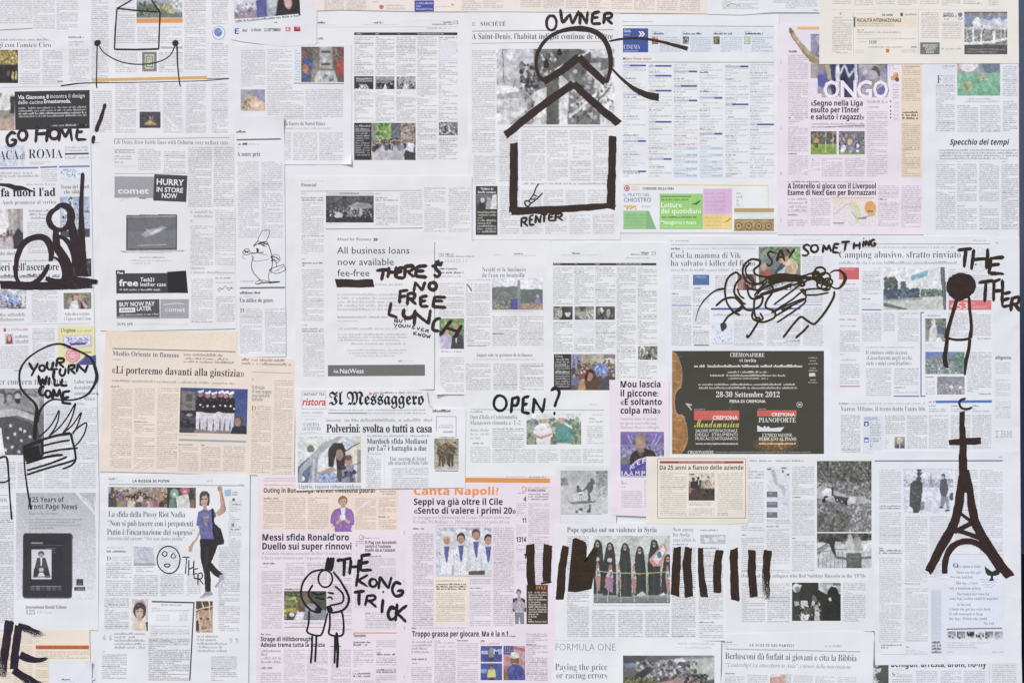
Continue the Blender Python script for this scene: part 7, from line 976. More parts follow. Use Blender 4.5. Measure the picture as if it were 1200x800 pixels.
p = Page('pink sports page with four men in white coats and an orange bar', 476, 557, 657, 820, col='ebddea', poly='476,574 480,573 546,571.5 546,557 657,556.5 656,820 476,820')
p.L(516, 561.8, 644.5, 562.8, 5.4, 'e09a54'); p.S(518, 560, 525, 563, 1, .5, ic='e8d8c8', bg='e09a54'); p.S(593, 557, 616, 559, 1, .4); p.S(620, 557.3, 640, 559.6, 1, .8, rag=0)
hd = p.H(485, 584.5, 579.3, 9, 'Canta Napoli?', 'sk', 'e8964e')
p.H(485, 589, 591, 7.4, 'Seppi va già oltre il Cile', 'sk', '3a3238'); p.H(485, 604.5, 601.4, 7.4, '«Sento di valere i primi 20»', 'sk', '3a3238'); p.H(484, 598, 607.4, 3.8, 'Lo spareggio per la permanenza nel Gruppo Mondiale sembra una', 'gl', '77707a', name='subheading'); p.H(484, 597, 612.7, 3.8, 'formalità. Poi Andreas: i n. 200 bergamaschi a un passo dal top', 'gl', '77707a', name='subheading')
p.S(484, 617, 497, 620.5, 1, 1.0, rag=0); p.C(483.5, 624, 508, 733, ink=.6); p.C(578, 617, 602, 733, ink=.6); p.S(579, 657, 588, 659.4, 1, 1.0)
doc = [('g', 'cfd2da', 'c4c6cc'), ('r', 0, 0, 100, 8, 'b8bcc4'), ('l', '0,6 100,4', 1, '8c90a0'), ('b', 0, 0, 100, 30, 14, 5, 12, ['d8dae2', 'c8cad4', 'dcdee6'])]
for x, y, hair in ((19, 24, 'cfcac8'), (45, 22, '4a3c34'), (72, 14, '5a4838'), (94, 24, '3c302c')):
    doc += [('p', f'{x-15},100 {x-14},{y+26} {x-5},{y+18} {x+5},{y+18} {x+15},{y+26} {x+16},100', 'e0e0e8'), ('p', f'{x-5},{y+16} {x+5},{y+16} {x+2},{y+46} {x},{y+52} {x-2},{y+44}', '5c60a4'), ('e', x, y, 7.6, 11, hair), ('e', x, y + 4, 6, 9, 'bc8e76'), ('e', x - 2.3, y + 2, 1, .9, '4a342c'), ('e', x + 2.3, y + 2, 1, .9, '4a342c'), ('l', f'{x-2},{y+9} {x+2},{y+9}', 1.1, '9a6456'), ('l', f'{x-14},{y+30} {x-11},{y+70}', 1.2, 'b4b6c0'), ('l', f'{x+13},{y+30} {x+11},{y+70}', 1.2, 'b4b6c0'), ('l', f'{x-1},{y+54} {x-1},100', 1.0, 'b8bac4')]
doc += [('r', 8, 10, 26, 16, 'e0dcdc'), ('p', '58,92 88,90 88,100 58,100', '5a5248'), ('l', '6,52 8,58', 1.4, '44444c'), ('l', '36,54 38,62', 1.4, '44444c'), ('p', '28,80 32,78 32,100 28,100', 'a8aab0'), ('n', .16, 14)]
p.I(511, 617.3, 576, 673, doc, 'colour photograph of four men in white coats', ss=1.8); p.S(511, 613.5, 574, 616, 1, .4, rag=0); p.L(511, 674, 576, 674.2, .7, '999')
tn = p.R(508.5, 676, 549, 729.5, 'eee3d6', 'tan_panel'); p.S(511, 678.6, 543, 681, 1, 1.0, ic='c89040', bg='eee3d6', par=tn, rag=0); p.S(511, 682.5, 547, 691, 3, 1.2, bg='eee3d6', par=tn, rag=.1, ic='4a2c28'); p.C(511, 693, 545, 728, bg='eee3d6', ic='6a5040', par=tn, rag=.35); p.C(550.5, 677, 575, 684, ink=.5); p.S(550.5, 687, 565, 689.4, 1, 1.1); p.C(550.5, 691, 575, 733)
p.I(611, 569, 617.5, 576, [('cut',), ('e', 50, 50, 48, 48, 'd89a78'), ('e', 44, 54, 28, 28, 'ebddea'), ('p', '50,0 100,0 70,40', 'ebddea')], name='logo', ss=3); p.S(619, 570, 642, 572.2, 1, .9, ic='c89040', rag=0); p.H(619, 639, 575.3, 3, 'la volta e ultima', 'sk', '4a4048'); p.S(619, 577, 643, 586, 3, .75, rag=.2); p.C(619, 588.5, 643.5, 686); p.S(607, 576, 616.5, 578, 1, .9)
for t, a, y, c in (('4', 613.6, 586.8, 5.6), ('11', 612, 612, 6), ('1314', 605, 634.6, 6.2), ('1', 613.6, 654, 6)): p.H(a, 616.6, y, c, t, 'sk', '3a3238', name='figures')
for a, b in ((588, 604), (614, 626), (637, 647), (656, 668)): p.C(605, a, 616.5, b, ink=.4, rag=.6)
dk = p.R(617, 684.6, 642, 730.5, '4c3d36', 'caption_panel'); p.H(628, 640, 689.6, 3.2, 'STILE', 'gb', 'd88a4a', dk, 'lettering'); p.C(619, 692, 640.5, 729, p=2.9, ink=.8, ic='e0dcd8', bg='4c3d36', par=dk, name='lettering', rag=.35)
p.I(599, 689.5, 617.3, 730.4, [('cut',), ('e', 47, 9, 17, 9, '55505a'), ('e', 48, 13, 12, 7, 'b4aab4'), ('p', '40,18 58,18 60,26 90,30 96,60 86,68 84,64 82,66 20,66 18,62 8,60 6,34 38,26', 'a8a0aa'), ('p', '8,28 38,24 36,34 12,40', '4a4450'), ('p', '62,24 92,30 88,40 64,34', '4a4450'), ('b', 24, 34, 76, 60, 12, 5, 10, ['c0bac4', '8c8490', 'd4d0d8']), ('p', '20,66 82,66 84,100 56,100 52,80 46,100 24,100', '8a8490'), ('p', '6,56 20,56 20,66 8,66', '5a5460'), ('p', '84,54 96,54 94,66 84,66', '5a5460'), ('p', '26,62 80,62 80,67 26,67', 'c4bec8')], 'cut out grey photograph of a player', name='cut_out_photograph', ss=2.2, lift=.03)
p.S(482, 733.6, 489, 736.6, 1, 1.1, rag=0); p.S(490, 733.8, 546, 736.4, 1, .4, rag=0); p.H(483, 600, 745, 6.4, 'Troppo grassa per giocare. Ma è la n.1...', 'sk', '3a3238')
p.S(482.5, 749.5, 506, 765, 4, .55, rag=.3); p.S(482.5, 770, 500, 773, 1, 1.1, rag=0); p.S(482.5, 775, 489, 777.4, 1, .8); p.C(482.5, 780, 506, 806); p.C(509, 749, 534, 806, ink=.6); p.S(536, 748.5, 549, 751, 1, 1.1); p.C(536, 752, 560, 806, ic='4a4a68'); p.S(563, 749, 568, 751.4, 1, 1.3, rag=0); p.S(563, 752, 585, 754.4, 1, .8, ic='c89040', rag=0); p.C(616.5, 741, 641.5, 797, ink=.6); p.S(617, 753.4, 631, 755.8, 1, 1.1); p.S(600, 743.5, 604, 746, 1, 1.3, rag=0)
p.I(563.3, 756, 588.3, 774.7, [('g', '4a54a0', '444c98'), ('b', 0, 0, 100, 100, 20, 4, 10, ['4c58a8', '40488c', '5660b0']), ('man', 50, 10, 110, '8a8c88', '3c4a34', 'a8846c', '55504c'), ('e', 50, 26, 10, 16, '9a968e'), ('n', .3, 10)], 'photograph of a player before a blue board', ss=1.7); p.H(564, 572, 765.5, 6, 'ea', 'gb', 'c8d0e8', name='lettering'); p.H(578.5, 588, 765.5, 6, 'MI', 'gb', 'c8d0e8', name='lettering')
p.I(563.3, 776.3, 588.3, 796, [('g', '4a5aa8', '40509c'), ('p', '0,30 30,34 28,60 0,56', '8c9ad0'), ('man', 52, 12, 120, 'c8c87a', '4a3a34', '8a5c48', '2c2424'), ('e', 46, 22, 8, 11, '3c2c28'), ('e', 47, 25, 6, 8, '94664e'), ('p', '34,40 66,40 72,84 30,84', 'd0d084'), ('n', .2, 10)], 'photograph of a woman in a yellow top', ss=1.7)
p.I(590, 756, 615.5, 796, [('g', 'c4a4ae', 'a88a94'), ('r', 0, 0, 46, 26, '4c4a8c'), ('p', '46,0 100,8 100,18 46,8', 'c86a70'), ('p', '0,28 100,46 100,58 0,42', 'cf7a7e'), ('p', '0,56 40,62 40,74 0,70', 'c8666c')] + [('e', 8 + 10 * (i % 4), 5 + 7 * (i // 4), 2.2, 1.6, 'dcdaea') for i in range(12)] + [('p', '4,100 10,72 34,56 74,56 94,70 100,100', '4a50a4'), ('b', 20, 66, 84, 96, 10, 6, 12, ['5660b4', '404894']), ('e', 52, 42, 19, 17, '6a4c40'), ('e', 52, 46, 14, 12, '7c5848'), ('p', '30,32 40,18 66,18 76,32 70,36 34,36', 'c8c0a8'), ('e', 50, 26, 18, 7, 'dcd6c0'), ('l', '44,52 60,52', 2, 'c8b8b0'), ('p', '0,64 16,72 22,100 0,100', '8a6a38'), ('n', .22, 12)], 'photograph of a woman before a striped flag', ss=1.7)
p = Page('white front page with a blackletter title and a photo of a dark haired girl', 346, 455, 546, 574, col='e8e9ee', poly='346,456 480,455 500,457.5 502.5,472 507.5,478.5 546,478.5 545,571 420,572.5 347,574.5')
p.L(354, 458.5, 382, 458.5, .5, 'aaa'); p.L(354, 458.5, 354, 479, .5, 'aaa'); p.L(382, 458.5, 382, 479, .5, 'aaa'); p.L(354, 479, 382, 479, .5, 'aaa')
p.H(356, 380.5, 463.2, 3, 'INSTANT TEA', 'gm', '44444a', name='lettering', shear=.15); p.H(354.5, 381.3, 474.6, 8.6, 'ristora', 'gb', 'c2444a', name='logo', shear=.18)
p.H(385.5, 497, 474, 16, 'Il Messaggero', 'f', '2b2b30', name='masthead'); p.G('432.5,459 437,460.8 433,463.5', 'c87a90', 'logo'); p.S(438, 458.4, 474, 461.4, 1, .9, rag=0); p.S(474, 458.4, 495, 461.2, 1, .7, rag=0, ic='b05a8a')
p.S(385, 479, 498, 481.5, 1, .55, rag=0); p.L(385, 483.8, 498, 484, 1.2, '8a8a90'); p.S(353, 482, 379, 484.6, 1, .6, rag=0, ic='8a5a7a'); p.S(430, 482.6, 497, 485, 1, .6, rag=0)
p.L(352, 487, 377, 487, .4, 'bbb'); p.L(352, 507, 377, 507, .4, 'bbb'); p.S(359, 490, 370, 492, 1, .4); p.H(356, 374.5, 499, 4, 'CASERTA', 'sl', '77777c'); p.H(354.5, 376, 504, 4, 'LO SCONTRO', 'sl', '77777c'); p.S(360, 505, 369, 507, 1, .5)
p.S(382, 489.5, 506.5, 494.5, 1, .55, rag=0); p.H(382.5, 506.5, 506.2, 9.4, 'Polverini: svolta o tutti a casa', 'sx', '2b2b30', spacing=.96); p.S(430, 508.8, 503, 512, 1, .55, rag=0); p.L(347, 508.2, 426, 508.6, .4, 'ccc')
p.H(430, 501, 519.6, 6.2, 'Murdoch sfida Mediaset', 's', '3a3a42'); p.H(431, 500, 527.6, 6, 'per La7 è battaglia a due', 's', '3a3a42')
p.I(349.2, 511, 423, 565, [('g', 'dcdfe0', 'cfd0d8'), ('p', '62,0 100,0 100,56 66,70', 'dcd3c4'), ('p', '72,2 94,0 78,30 70,20', 'd4dcec'), ('l', '74,4 92,16', 1, '8a9ac0'), ('l', '72,12 86,22', 1, '8a9ac0'), ('p', '94,30 100,28 100,100 94,100', 'a09a94'), ('l', '70,36 98,14', 2.2, '55504c'), ('l', '86,62 100,56', 2, '5a544e'), ('r', 0, 0, 40, 40, 'd3dcd3'), ('e', 20, 28, 6, 9, '77706e'), ('p', '10,34 28,34 26,48 10,52', 'e4e4ec'), ('p', '0,66 16,46 26,52 16,100 0,100', '66749a'), ('e', 6, 92, 5, 5, 'e8e8ec'), ('p', '36,50 54,38 64,56 62,84 40,84', 'e4e2e8'), ('p', '56,14 70,14 76,30 74,66 66,88 62,70 60,40 56,66 48,66 48,30', '3a3234'), ('e', 66, 40, 6, 12, '9a7c70'), ('p', '30,78 56,66 62,74 36,88', 'c4a090'), ('p', '62,72 76,70 82,96 60,100', '5a4c50'), ('e', 80, 54, 6, 10, 'b08878'), ('e', 80, 46, 6, 6, '6a5450'), ('p', '70,64 88,62 92,100 70,100', '8c8ca0'), ('b', 70, 68, 92, 96, 10, 2, 4, ['5c5a74', 'c4c4d4', '3c3a50']), ('p', '30,100 34,80 56,76 66,100', '8ca0d0'), ('b', 34, 78, 64, 100, 12, 2, 5, ['a4b6e0', '7488c0', 'c4d0ec']), ('p', '40,14 66,0 74,0 56,16 38,36 22,60 8,76 6,100 0,100 2,72 16,48', 'a8acb4'), ('p', '22,50 32,44 30,100 18,100', '9a9ea8'), ('p', '24,50 27,47 26,100 22,100', 'c4c8d0'), ('n', .16, 14)], 'colour photograph of a girl behind a grey pipe', ss=1.7)
p.H(350, 423, 571.6, 4.6, 'Liguria, ragazza cubana confessa', 'sl', '66666c', name='caption'); p.C(429, 530, 446.5, 571, ink=.55); p.H(457, 499, 539.3, 4.4, 'Fiat, meeting di Sestri', 'sl', '6a6a70'); p.H(455, 501.5, 544, 4.4, 'alle attacchi di Della Valle', 'sl', '6a6a70'); p.C(459, 547.5, 502, 572, ink=.55); p.L(450.5, 530, 450.5, 571, .3, 'ccc')
p.S(507, 478.8, 528, 483.5, 1, 1.3, rag=0); 
for q in ((511.5, 487.5, 534.5, 487.8), (511.5, 487.5, 511.5, 505), (534.5, 487.8, 534.5, 512)): p.L(*q, .7, 'b08088')
p.S(514, 496.5, 531, 501.5, 2, .55); p.S(519, 504, 531, 507, 1, .9, rag=0); p.S(515, 511, 533, 513.4, 1, .9)
p.I(509, 513.5, 537.5, 549.5, [('g', 'a09a80', 'b4ae9c'), ('b', 0, 0, 100, 30, 20, 4, 9, ['8a8c64', 'a8a47c', 'c4be9c', '6a6c50']), ('man', 28, 10, 80, '6a5a44', '55483a', 'b08c70', '4a4034'), ('man', 68, 8, 82, '5c4c3a', '4a4034', 'a88468', '3c342c'), ('man', 48, 4, 80, '77664c', '5c4f3e', 'b89478', '55483a'), ('b', 10, 10, 90, 66, 50, 3, 7, ['5a4a38', '7c6a50', '3c3228', '94805e', '4a3c30']), ('e', 30, 12, 6, 6, 'b89478'), ('e', 48, 8, 6, 6, 'a88468'), ('e', 68, 12, 6, 6, 'b89478'), ('r', 0, 92, 100, 100, 'b8b4a8'), ('n', .35, 12)], 'photograph of soldiers in camouflage', ss=1.8)
p.L(510, 551, 537, 551.4, 1.0, '66646a'); p.G('501,470 507.5,477.5 505,478.3 502,474', 'd8d4c4', 'torn_edge')

p = Page('white page with women in black robes holding flags, between the black bars', 651, 609, 853, 750, col='e6e8ee', poly='651,613 757,612 853,611 852,750 651,750')
p.H(664.5, 769.5, 623, 6, 'Pope speaks out on violence in Syria', 'sm', '4a4a50'); p.C(664.5, 627, 690, 746, ink=.62)
nun = [('g', 'c4cac6', 'aab0ac'), ('b', 0, 0, 100, 30, 14, 8, 20, ['ccd2ce', 'bcc2be', 'd2d6d4']), ('p', '0,86 100,84 100,100 0,100', '8c9290'), ('r', 0, 92, 100, 100, '777d7c'), ('r', 0, 99, 100, 100, '4a4e4e')]
for x, yt, fy in ((5, 6, 86), (21, 10, 88), (41, 11, 90), (60, 16, 88), (79, 6, 88), (97, 28, 86)):
    nun += [('p', f'{x-5},{yt+8} {x-3},{yt+1} {x},{yt-1} {x+4},{yt+2} {x+6},{yt+10} {x+8},{yt+30} {x+9},{fy} {x-9},{fy} {x-8},{yt+30}', '363c37'), ('e', x, yt + 7, 2.4, 4, 'b89a88'), ('r', x - 2.4, yt + 6, x + 2.4, yt + 7.4, '4a3c36'), ('p', f'{x-2},{yt+20} {x+2},{yt+30} {x+1},{fy} {x-2},{fy}', '3e4540')]
nun += [('e', 5, 35, 2.6, 3, 'd0b8a8'), ('e', 21, 36, 3.2, 3, 'd8c8bc'), ('e', 52, 38, 2.6, 3, 'd0b8a8')]
for (x0, y0, x1) in ((5, 40, 4), (22, 42, 17), (32, 42, 35), (52, 44, 52), (96, 44, 96)):
    nun += [('l', f'{x0},{y0} {x1+1},98', .9, 'd8d4c4'), ('p', f'{x0-1},{y0} {x0+1.5},{y0} {x0+4},{y0+24} {x0+3},{y0+42} {x1},{y0+38} {x1-2},{y0+24}', 'b8807c'), ('p', f'{x0-1},{y0+9} {x0+2},{y0+8} {x0+4},{y0+20} {x1-1},{y0+18}', 'd6d4dc'), ('e', x0 + 1, y0 + 15, 1.5, 3, '4a8a9c')]
nun += [('p', '14,76 22,56 26,70 24,84', 'a878a0'), ('p', '72,36 92,10 96,20 90,44 78,46', 'd68e88'), ('p', '76,34 91,14 94,22 84,42', 'dfe0e4'), ('e', 86, 28, 3.4, 5, '4a8a9c'), ('l', '94,8 74,40', .9, 'c4a890'), ('p', '56,88 64,82 70,88 60,90', 'c8ccca'), ('p', '84,88 92,84 94,88', 'c8ccca'), ('l', '3,52 30,55 60,56 80,55 100,53', 1.4, 'b4b86a'), ('l', '71,54 71,96', .8, 'c4b88c'), ('n', .12, 14)]
p.I(695.5, 627, 785, 706, nun, 'colour photograph of women in black robes holding flags', ss=1.8)
p.S(694, 707.6, 785, 709.6, 1, .5, rag=0); p.C(693.5, 713.5, 721, 746, ink=.62); p.C(724.5, 713.5, 753, 746, ink=.62); p.C(756, 713.5, 784, 746, ink=.62)
for t, b, y in (('New envoy', 812.5, 622), ('for Syria', 808, 628), ('says crisis is', 815, 634)): p.H(788.5, b, y, 4.2, t, 'sl', '77777c', name='subheading')
p.S(788, 636, 806, 638.4, 1, .8); p.C(787, 640, 815, 746, ink=.6); p.S(820.5, 619.4, 841, 622, 1, .8, rag=0); p.I(820.5, 626, 850, 636.7, [('g', 'b8bac0', 'c4c6cc'), ('p', '14,10 30,20 38,60 24,90 16,60', 'e4e6ea'), ('p', '44,30 62,20 70,50 64,90 52,70', 'dfe1e6'), ('p', '64,14 96,16 98,50 78,56', 'e2e4e8'), ('l', '16,20 30,26', 6, '55575c')], 'small grey world map', name='map', ss=1.8, lift=0); p.S(818.5, 640.5, 842, 643, 1, 1.0); p.C(818.5, 645, 847, 725, ink=.58); p.S(818.5, 727, 846, 730, 1, .8); p.C(818.5, 731, 847, 747, ink=.55)

p = Page('cream page with a brown photo under a bold line on twenty-five years', 757, 534, 877, 614, col='ebe4da', poly='757,534.5 876,533.5 877,612 850,614 757,613')
for q in ((770.5, 537, 873.5, 537), (770.5, 537, 770.5, 606.5), (873.5, 537, 873.5, 606.5), (770.5, 606.5, 873.5, 606.5)): p.L(*q, .6, '8a7a6c')
br = p.R(773, 539.8, 871, 542.6, '9a5248', 'colour_bar'); p.S(795, 540.2, 849, 542.2, 1, .6, ic='e8d0c8', bg='9a5248', par=br, rag=0)
p.H(773, 871, 550, 5.2, 'Da 25 anni a fianco delle aziende', 'sb', '4a3c34'); p.C(773.5, 553, 804, 604, ic='6a5a50'); p.C(807, 594.5, 837, 604, ic='6a5a50'); p.C(840.5, 553, 870, 599, ic='6a5a50'); p.S(840.5, 600, 853, 604, 2, .9)
p.I(806.8, 553.5, 837.3, 586, [('g', 'd3c6b4', '5a4a40'), ('r', 0, 0, 100, 30, 'd6cbbc'), ('r', 4, 4, 22, 8, '5a4c44'), ('r', 72, 12, 80, 20, '77685c'), ('r', 50, 4, 52, 18, '6a5c50'), ('p', '0,62 100,50 100,100 0,100', '4c3e36'), ('e', 18, 24, 6, 8, '5a4a40'), ('p', '8,32 34,30 36,60 8,56', '3c302a'), ('e', 37, 20, 5, 7, '4a3a32'), ('p', '28,26 50,28 46,56 44,80 38,80 36,58 30,80 26,80', '443830'), ('l', '38,28 38,44', 3, 'e4dace'), ('e', 72, 34, 8, 9, '8a6a58'), ('p', '56,40 96,36 100,56 60,58', 'c4a894'), ('b', 56, 30, 98, 56, 16, 3, 6, ['d8c4b4', '9a7a68', 'e4d8cc']), ('e', 6, 62, 5, 14, 'a05c4c'), ('b', 50, 58, 100, 84, 16, 3, 7, ['3c302a', '5a4a40', '2c2420']), ('n', .25, 10)], 'brown photograph of people in an office', ss=1.8)
p.S(807, 587.5, 833, 592, 2, .5)

p = Page('white motor racing page with a photo of a wrecked car', 644, 744, 845, 820, col='e6e9ed', poly='651,745 720,746 845,751 844,820 644,820')
p.H(651, 721, 761.4, 8, 'FORMULA ONE', 'gl', '8a8a90'); p.S(650, 749, 694, 750.4, 1, .35); p.H(650.5, 711.5, 784.2, 7.4, 'Paying the price', 'sl', '6a6a70'); p.H(652, 711.5, 794, 7.4, 'or racing errors', 'sl', '6a6a70'); p.S(793, 752, 830, 754.6, 1, .4); p.S(800, 756.6, 834, 759.6, 1, .3); p.S(834, 752.6, 837, 755.4, 1, .6)
p.I(730, 767.2, 837, 812, [('g', '6a6c70', '55544e'), ('p', '0,0 30,0 16,20 0,20', '4a504c'), ('p', '36,16 70,4 100,0 100,16 70,24 40,34', '8c8f94'), ('p', '70,10 100,6 100,60 84,70', 'b8bab4'), ('p', '0,22 26,18 30,24 4,32', '7888a8'), ('p', '20,34 44,20 66,24 72,40 50,60 24,58', '6c6e78'), ('b', 14, 14, 80, 64, 120, 1.5, 4.5, ['8a8c90', '44464a', 'a8aaac', '66686c', '55505a', '9a8c7c', 'c4c6c8']), ('p', '8,60 26,30 34,34 18,70', '3c3e40'), ('e', 62, 14, 7, 5, 'd0d2d4'), ('e', 64, 22, 4, 6, '4a5070'), ('p', '40,70 76,56 88,66 70,90 40,92', 'b88a84'), ('b', 0, 56, 40, 100, 50, 1.5, 4, ['6a6038', '8c7c50', '44422e', 'a89868', '55503c']), ('e', 82, 58, 7, 9, '3a3a3c'), ('p', '66,70 76,58 80,66 74,82', 'c0857c'), ('b', 66, 50, 92, 80, 22, 2, 4, ['2c2c2e', '4a4a4c', '77797c']), ('l', '34,20 66,6', 1.5, 'b4b8bc'), ('n', .35, 18)], 'colour photograph of a wrecked racing car', ss=1.4)
p.fold('785,760 792,756 799,757 806,762', .4, 3)

p = Page('white politics page with a condensed headline and a pink faced portrait', 844, 741, 1024, 820, rot=1.0, col='e5e8ef', poly='851,742 990,738.5 1024,740 1022,820 842,820')
p.S(849, 750.5, 858, 752.4, 1, 1.1, rag=0); p.S(850, 753, 864, 755, 1, .3); p.H(878, 930, 756.8, 3, 'LE SCELTE DEI PARTITI', 's', '4c4c54', spacing=1.05); p.S(966, 754, 985, 758, 1, .5); p.L(850, 759.6, 1008, 762.8, 1.3, 'b0b4ba'); p.S(849, 755.6, 853, 758, 1, .5)
p.H(849.5, 1003.5, 772.6, 7.6, 'Berlusconi dà forfait ai giovani e cita la Bibbia', 'sl', '5c5c64', spacing=.92); p.H(850.5, 997, 781.4, 4.6, '“Leadership? La attaccheró in Aula”, i timori dalla macerazione', 'si', '88888e', name='subheading')
p.S(849, 787, 861, 789.4, 1, 1.0, rag=0); p.C(849, 791, 872, 812, ink=.5); p.C(875, 789, 899, 812, ink=.5); p.I(902, 789, 926.5, 814, [('g', 'b4b8bc', 'a4a8ac'), ('p', '0,0 70,0 84,30 80,100 0,100', 'cf9c94'), ('b', 4, 10, 74, 100, 16, 8, 16, ['d8a8a0', 'c4908a', 'dab4ac']), ('p', '70,0 100,0 100,100 84,100', 'c8ccd0'), ('p', '0,0 60,0 40,10 0,14', 'e0dcd8'), ('n', .2, 8)], 'close portrait with a pink face', ss=1.6); p.C(929, 790, 952, 812, ink=.45); p.C(955, 791, 978, 812, ink=.45); p.C(981, 792, 1003, 812, ink=.45)
p = Page('salmon page scrap with an orange header bar, under the big brushed letters', -20, 738, 106, 820, col='efe2d2', poly='-20,739 52,738 105,737 106,820 -20,820')
p.C(-15, 745, 13, 795, ic='5a4a40', ink=.5); p.S(40, 750, 66, 752, 1, .35); ob = p.R(42, 755.6, 104.3, 760.2, 'cd6b4c', 'header_bar'); p.S(43, 756.4, 102, 759.4, 1, .5, ic='6a2a1c', bg='cd6b4c', par=ob, rag=0); p.C(42, 762, 103.5, 771.5, p=2.6, ink=.5, rag=.6, ic='5a4a40'); p.C(42, 774, 56.5, 781, p=2.6, ink=.5, ic='5a4a40'); p.C(42, 784, 56.5, 812, p=2.6, ink=.5, ic='5a4a40'); p.L(57.5, 771, 57.5, 815, .4, '8a7a6a'); p.L(-15, 772, 14, 772, .4, '9a8a7a'); p.C(16, 740, 38, 800, ink=.35, ic='5a4a40')
p = Page('pale blue white scrap lying over the salmon scrap', 57.5, 773, 108, 820, col='e0e4ef', curl=(108, 773, 16, 2.4))
p.S(72, 794, 82, 797, 1, 1.1, rag=0); p.S(72, 797, 88, 798.6, 1, .3)

# ------------------------------------------------------------------ marker drawings and handwriting
BR, BK, PU = '43322c', '2b292c', '3a2a2f'
d = Ink('thin black pen house with a drooping line strung between two dots', 'marker_drawing', 'drawing', BK, seed=2)
d.S('137,10 135,35 134,58', [1.3, 1.9, 1.5], 'house_outline', curve=False).S('134,58 160,58.3 186,57.5', 2.1, 'house_outline', curve=False).S('186,57.5 186.5,40 187.5,14', 1.8, 'house_outline', curve=False).S('137,10 160,12.5 187.5,14.5', 1.9, 'house_outline', curve=False)
d.S('137,10 147,4.5 164,-6', 1.5, 'roof_line').S('172,-10 180,4 187.5,14.5', [1.4, 2.4], 'roof_line')
d.blob('110,51 112,48 116.5,47 118,50 116,54 111,54', 'hand_dot').blob('201.5,50 204,47.3 208,48 209.5,51 207,54.5 203,54', 'hand_dot')
d.S('116,54 122,62 135,70 150,74.5 165,75.5 180,74 192,70 200,64 205,54', 1.3, 'mouth_arc').S('113.7,54 113.2,80 113,100 114,103.5', 1.3, 'leg_line').S('207.5,54 208,75 210,95 211.3,102', [1.9, 1.3], 'leg_line')
d.S('71,100.8 80,99.4 100,97.4 150,96.8 200,95.8 240,94.6 268,92.3', [1.6, .9, .8, .9], 'ground_line'); d.done()

d = Ink('dark slanted handwriting GO HOME on the black kitchen advert edge', 'handwritten_words', 'handwriting', PU, seed=3)
d.word('GO', '8,155,19,170 21.5,152.5,31.5,165', 3.2).word('HOME', '42,147,56,166 58,151,69,163 69,149,84,165 89,146.5,100,164', 3.0).word('!', '109,121,123,166', 3.2); d.done()

d = Ink('thick black brush drawing of a bent figure sitting on a bench by a pole', 'marker_drawing', 'drawing', PU, seed=4)
d.S('0,333.5 30,334.5 60,335 108,333', 9.5, 'bench', dry=.35)
d.S('-2,216 10,217.5 18,220 26,220.5 34,222.5 39,224.5', [3, 3.5, 5.5, 6, 3, 1], 'arm_stroke').S('97,203 96,222 95,245 95.5,275 97,300 99,324', [4.5, 4.8, 6, 8, 9, 8], 'pole')
d.S('63,244.3 68,241.2 74,240.6 80,243.5 83.5,250 83,258 79,265.5 73,269 66,268.5 60,264.5 57,257 58.5,251 63,246.5 70,243.5', [1, 5, 8, 9, 9, 9, 7, 5, 6, 7, 6.5, 6, 5, 3], 'head_ring').blob('73,253 75,253.5 75,256 73,256', 'eye', curve=False, jag=.1)
d.S('66,268 65.5,276 66,286 68,296', [6.5, 8, 9, 8], 'neck').S('81,250 84,265 87,280 91,300 95,322', [6, 9, 11, 12, 12], 'back').S('62,276 72,278 80,284 86,296 88,312', [3, 5, 7, 7, 7], 'back')
d.S('24,334 19,325 18.5,314 21,298 29,284 40,278.5 50,278 57,284 60,295 59.5,306', [4, 5, 5.5, 6, 7, 7, 7, 8, 7.5, 5], 'body_loop').S('62,283 70,294 77,308 79,320 76,330', [6, 10, 12, 12, 11], 'body_loop').S('57,304.5 64,302 71,308 74.5,320 73,330', [1.5, 3, 4, 4, 4], 'arm_loop').S('57,310 53,318 47,326 36,334 25,336.5 19,333', [4, 5.5, 6, 6, 5, 3.5], 'leg_loop').S('53,326 66,330 85,328 100,329 114,330.5', [5, 7, 8, 7, 5], 'bench_top'); d.done()

d = Ink('black speech bubble rising from a hand wrapped in a striped flag', 'marker_drawing', 'drawing', BK, o=(0, 400), k=6, seed=5)
d.S('495,45 440,20 370,22 280,60 200,115 150,180 135,250 150,330 195,385 240,425 262,470 250,560 245,690', [20, 16, 14, 13, 13, 14, 15, 16, 16, 20, 24, 28, 24], 'speech_bubble') if False else None
def zs(P, w, part, **k): d.S(P, [q / 6 for q in w] if isinstance(w, list) else w / 6, part, **k)
zs('500,45 440,20 370,22 280,60 200,115 150,180 135,250 150,330 195,385 240,430 260,480 250,570 245,690', [22, 15, 14, 13, 13, 14, 15, 16, 17, 22, 28, 30, 26], 'speech_bubble')
zs('500,45 570,75 640,120 670,190 680,250 655,320 610,375 540,405 460,412 370,408 310,445 275,500 260,570', [18, 15, 16, 22, 22, 18, 14, 12, 12, 12, 14, 18, 22], 'speech_bubble')
zs('275,670 340,610 385,545 415,485 410,545 385,610 345,665', 10, 'finger'); zs('345,665 420,600 480,520 530,435 510,520 480,590 440,645', 10, 'finger', new=True); zs('440,645 510,585 570,500 555,560 535,610 510,650', 10, 'finger', new=True); zs('510,640 560,595 608,572 595,640 560,700 525,735', 10, 'finger', new=True)
zs('160,740 280,695 400,660 498,645', [14, 16, 18, 22], 'flag_outline'); zs('498,645 510,700 525,760 530,830 500,870 440,895', [18, 16, 15, 14, 14, 12], 'flag_outline'); zs('290,735 400,708 490,692', 13, 'flag_stripe'); zs('300,785 420,760 545,748', 14, 'flag_stripe', new=True)
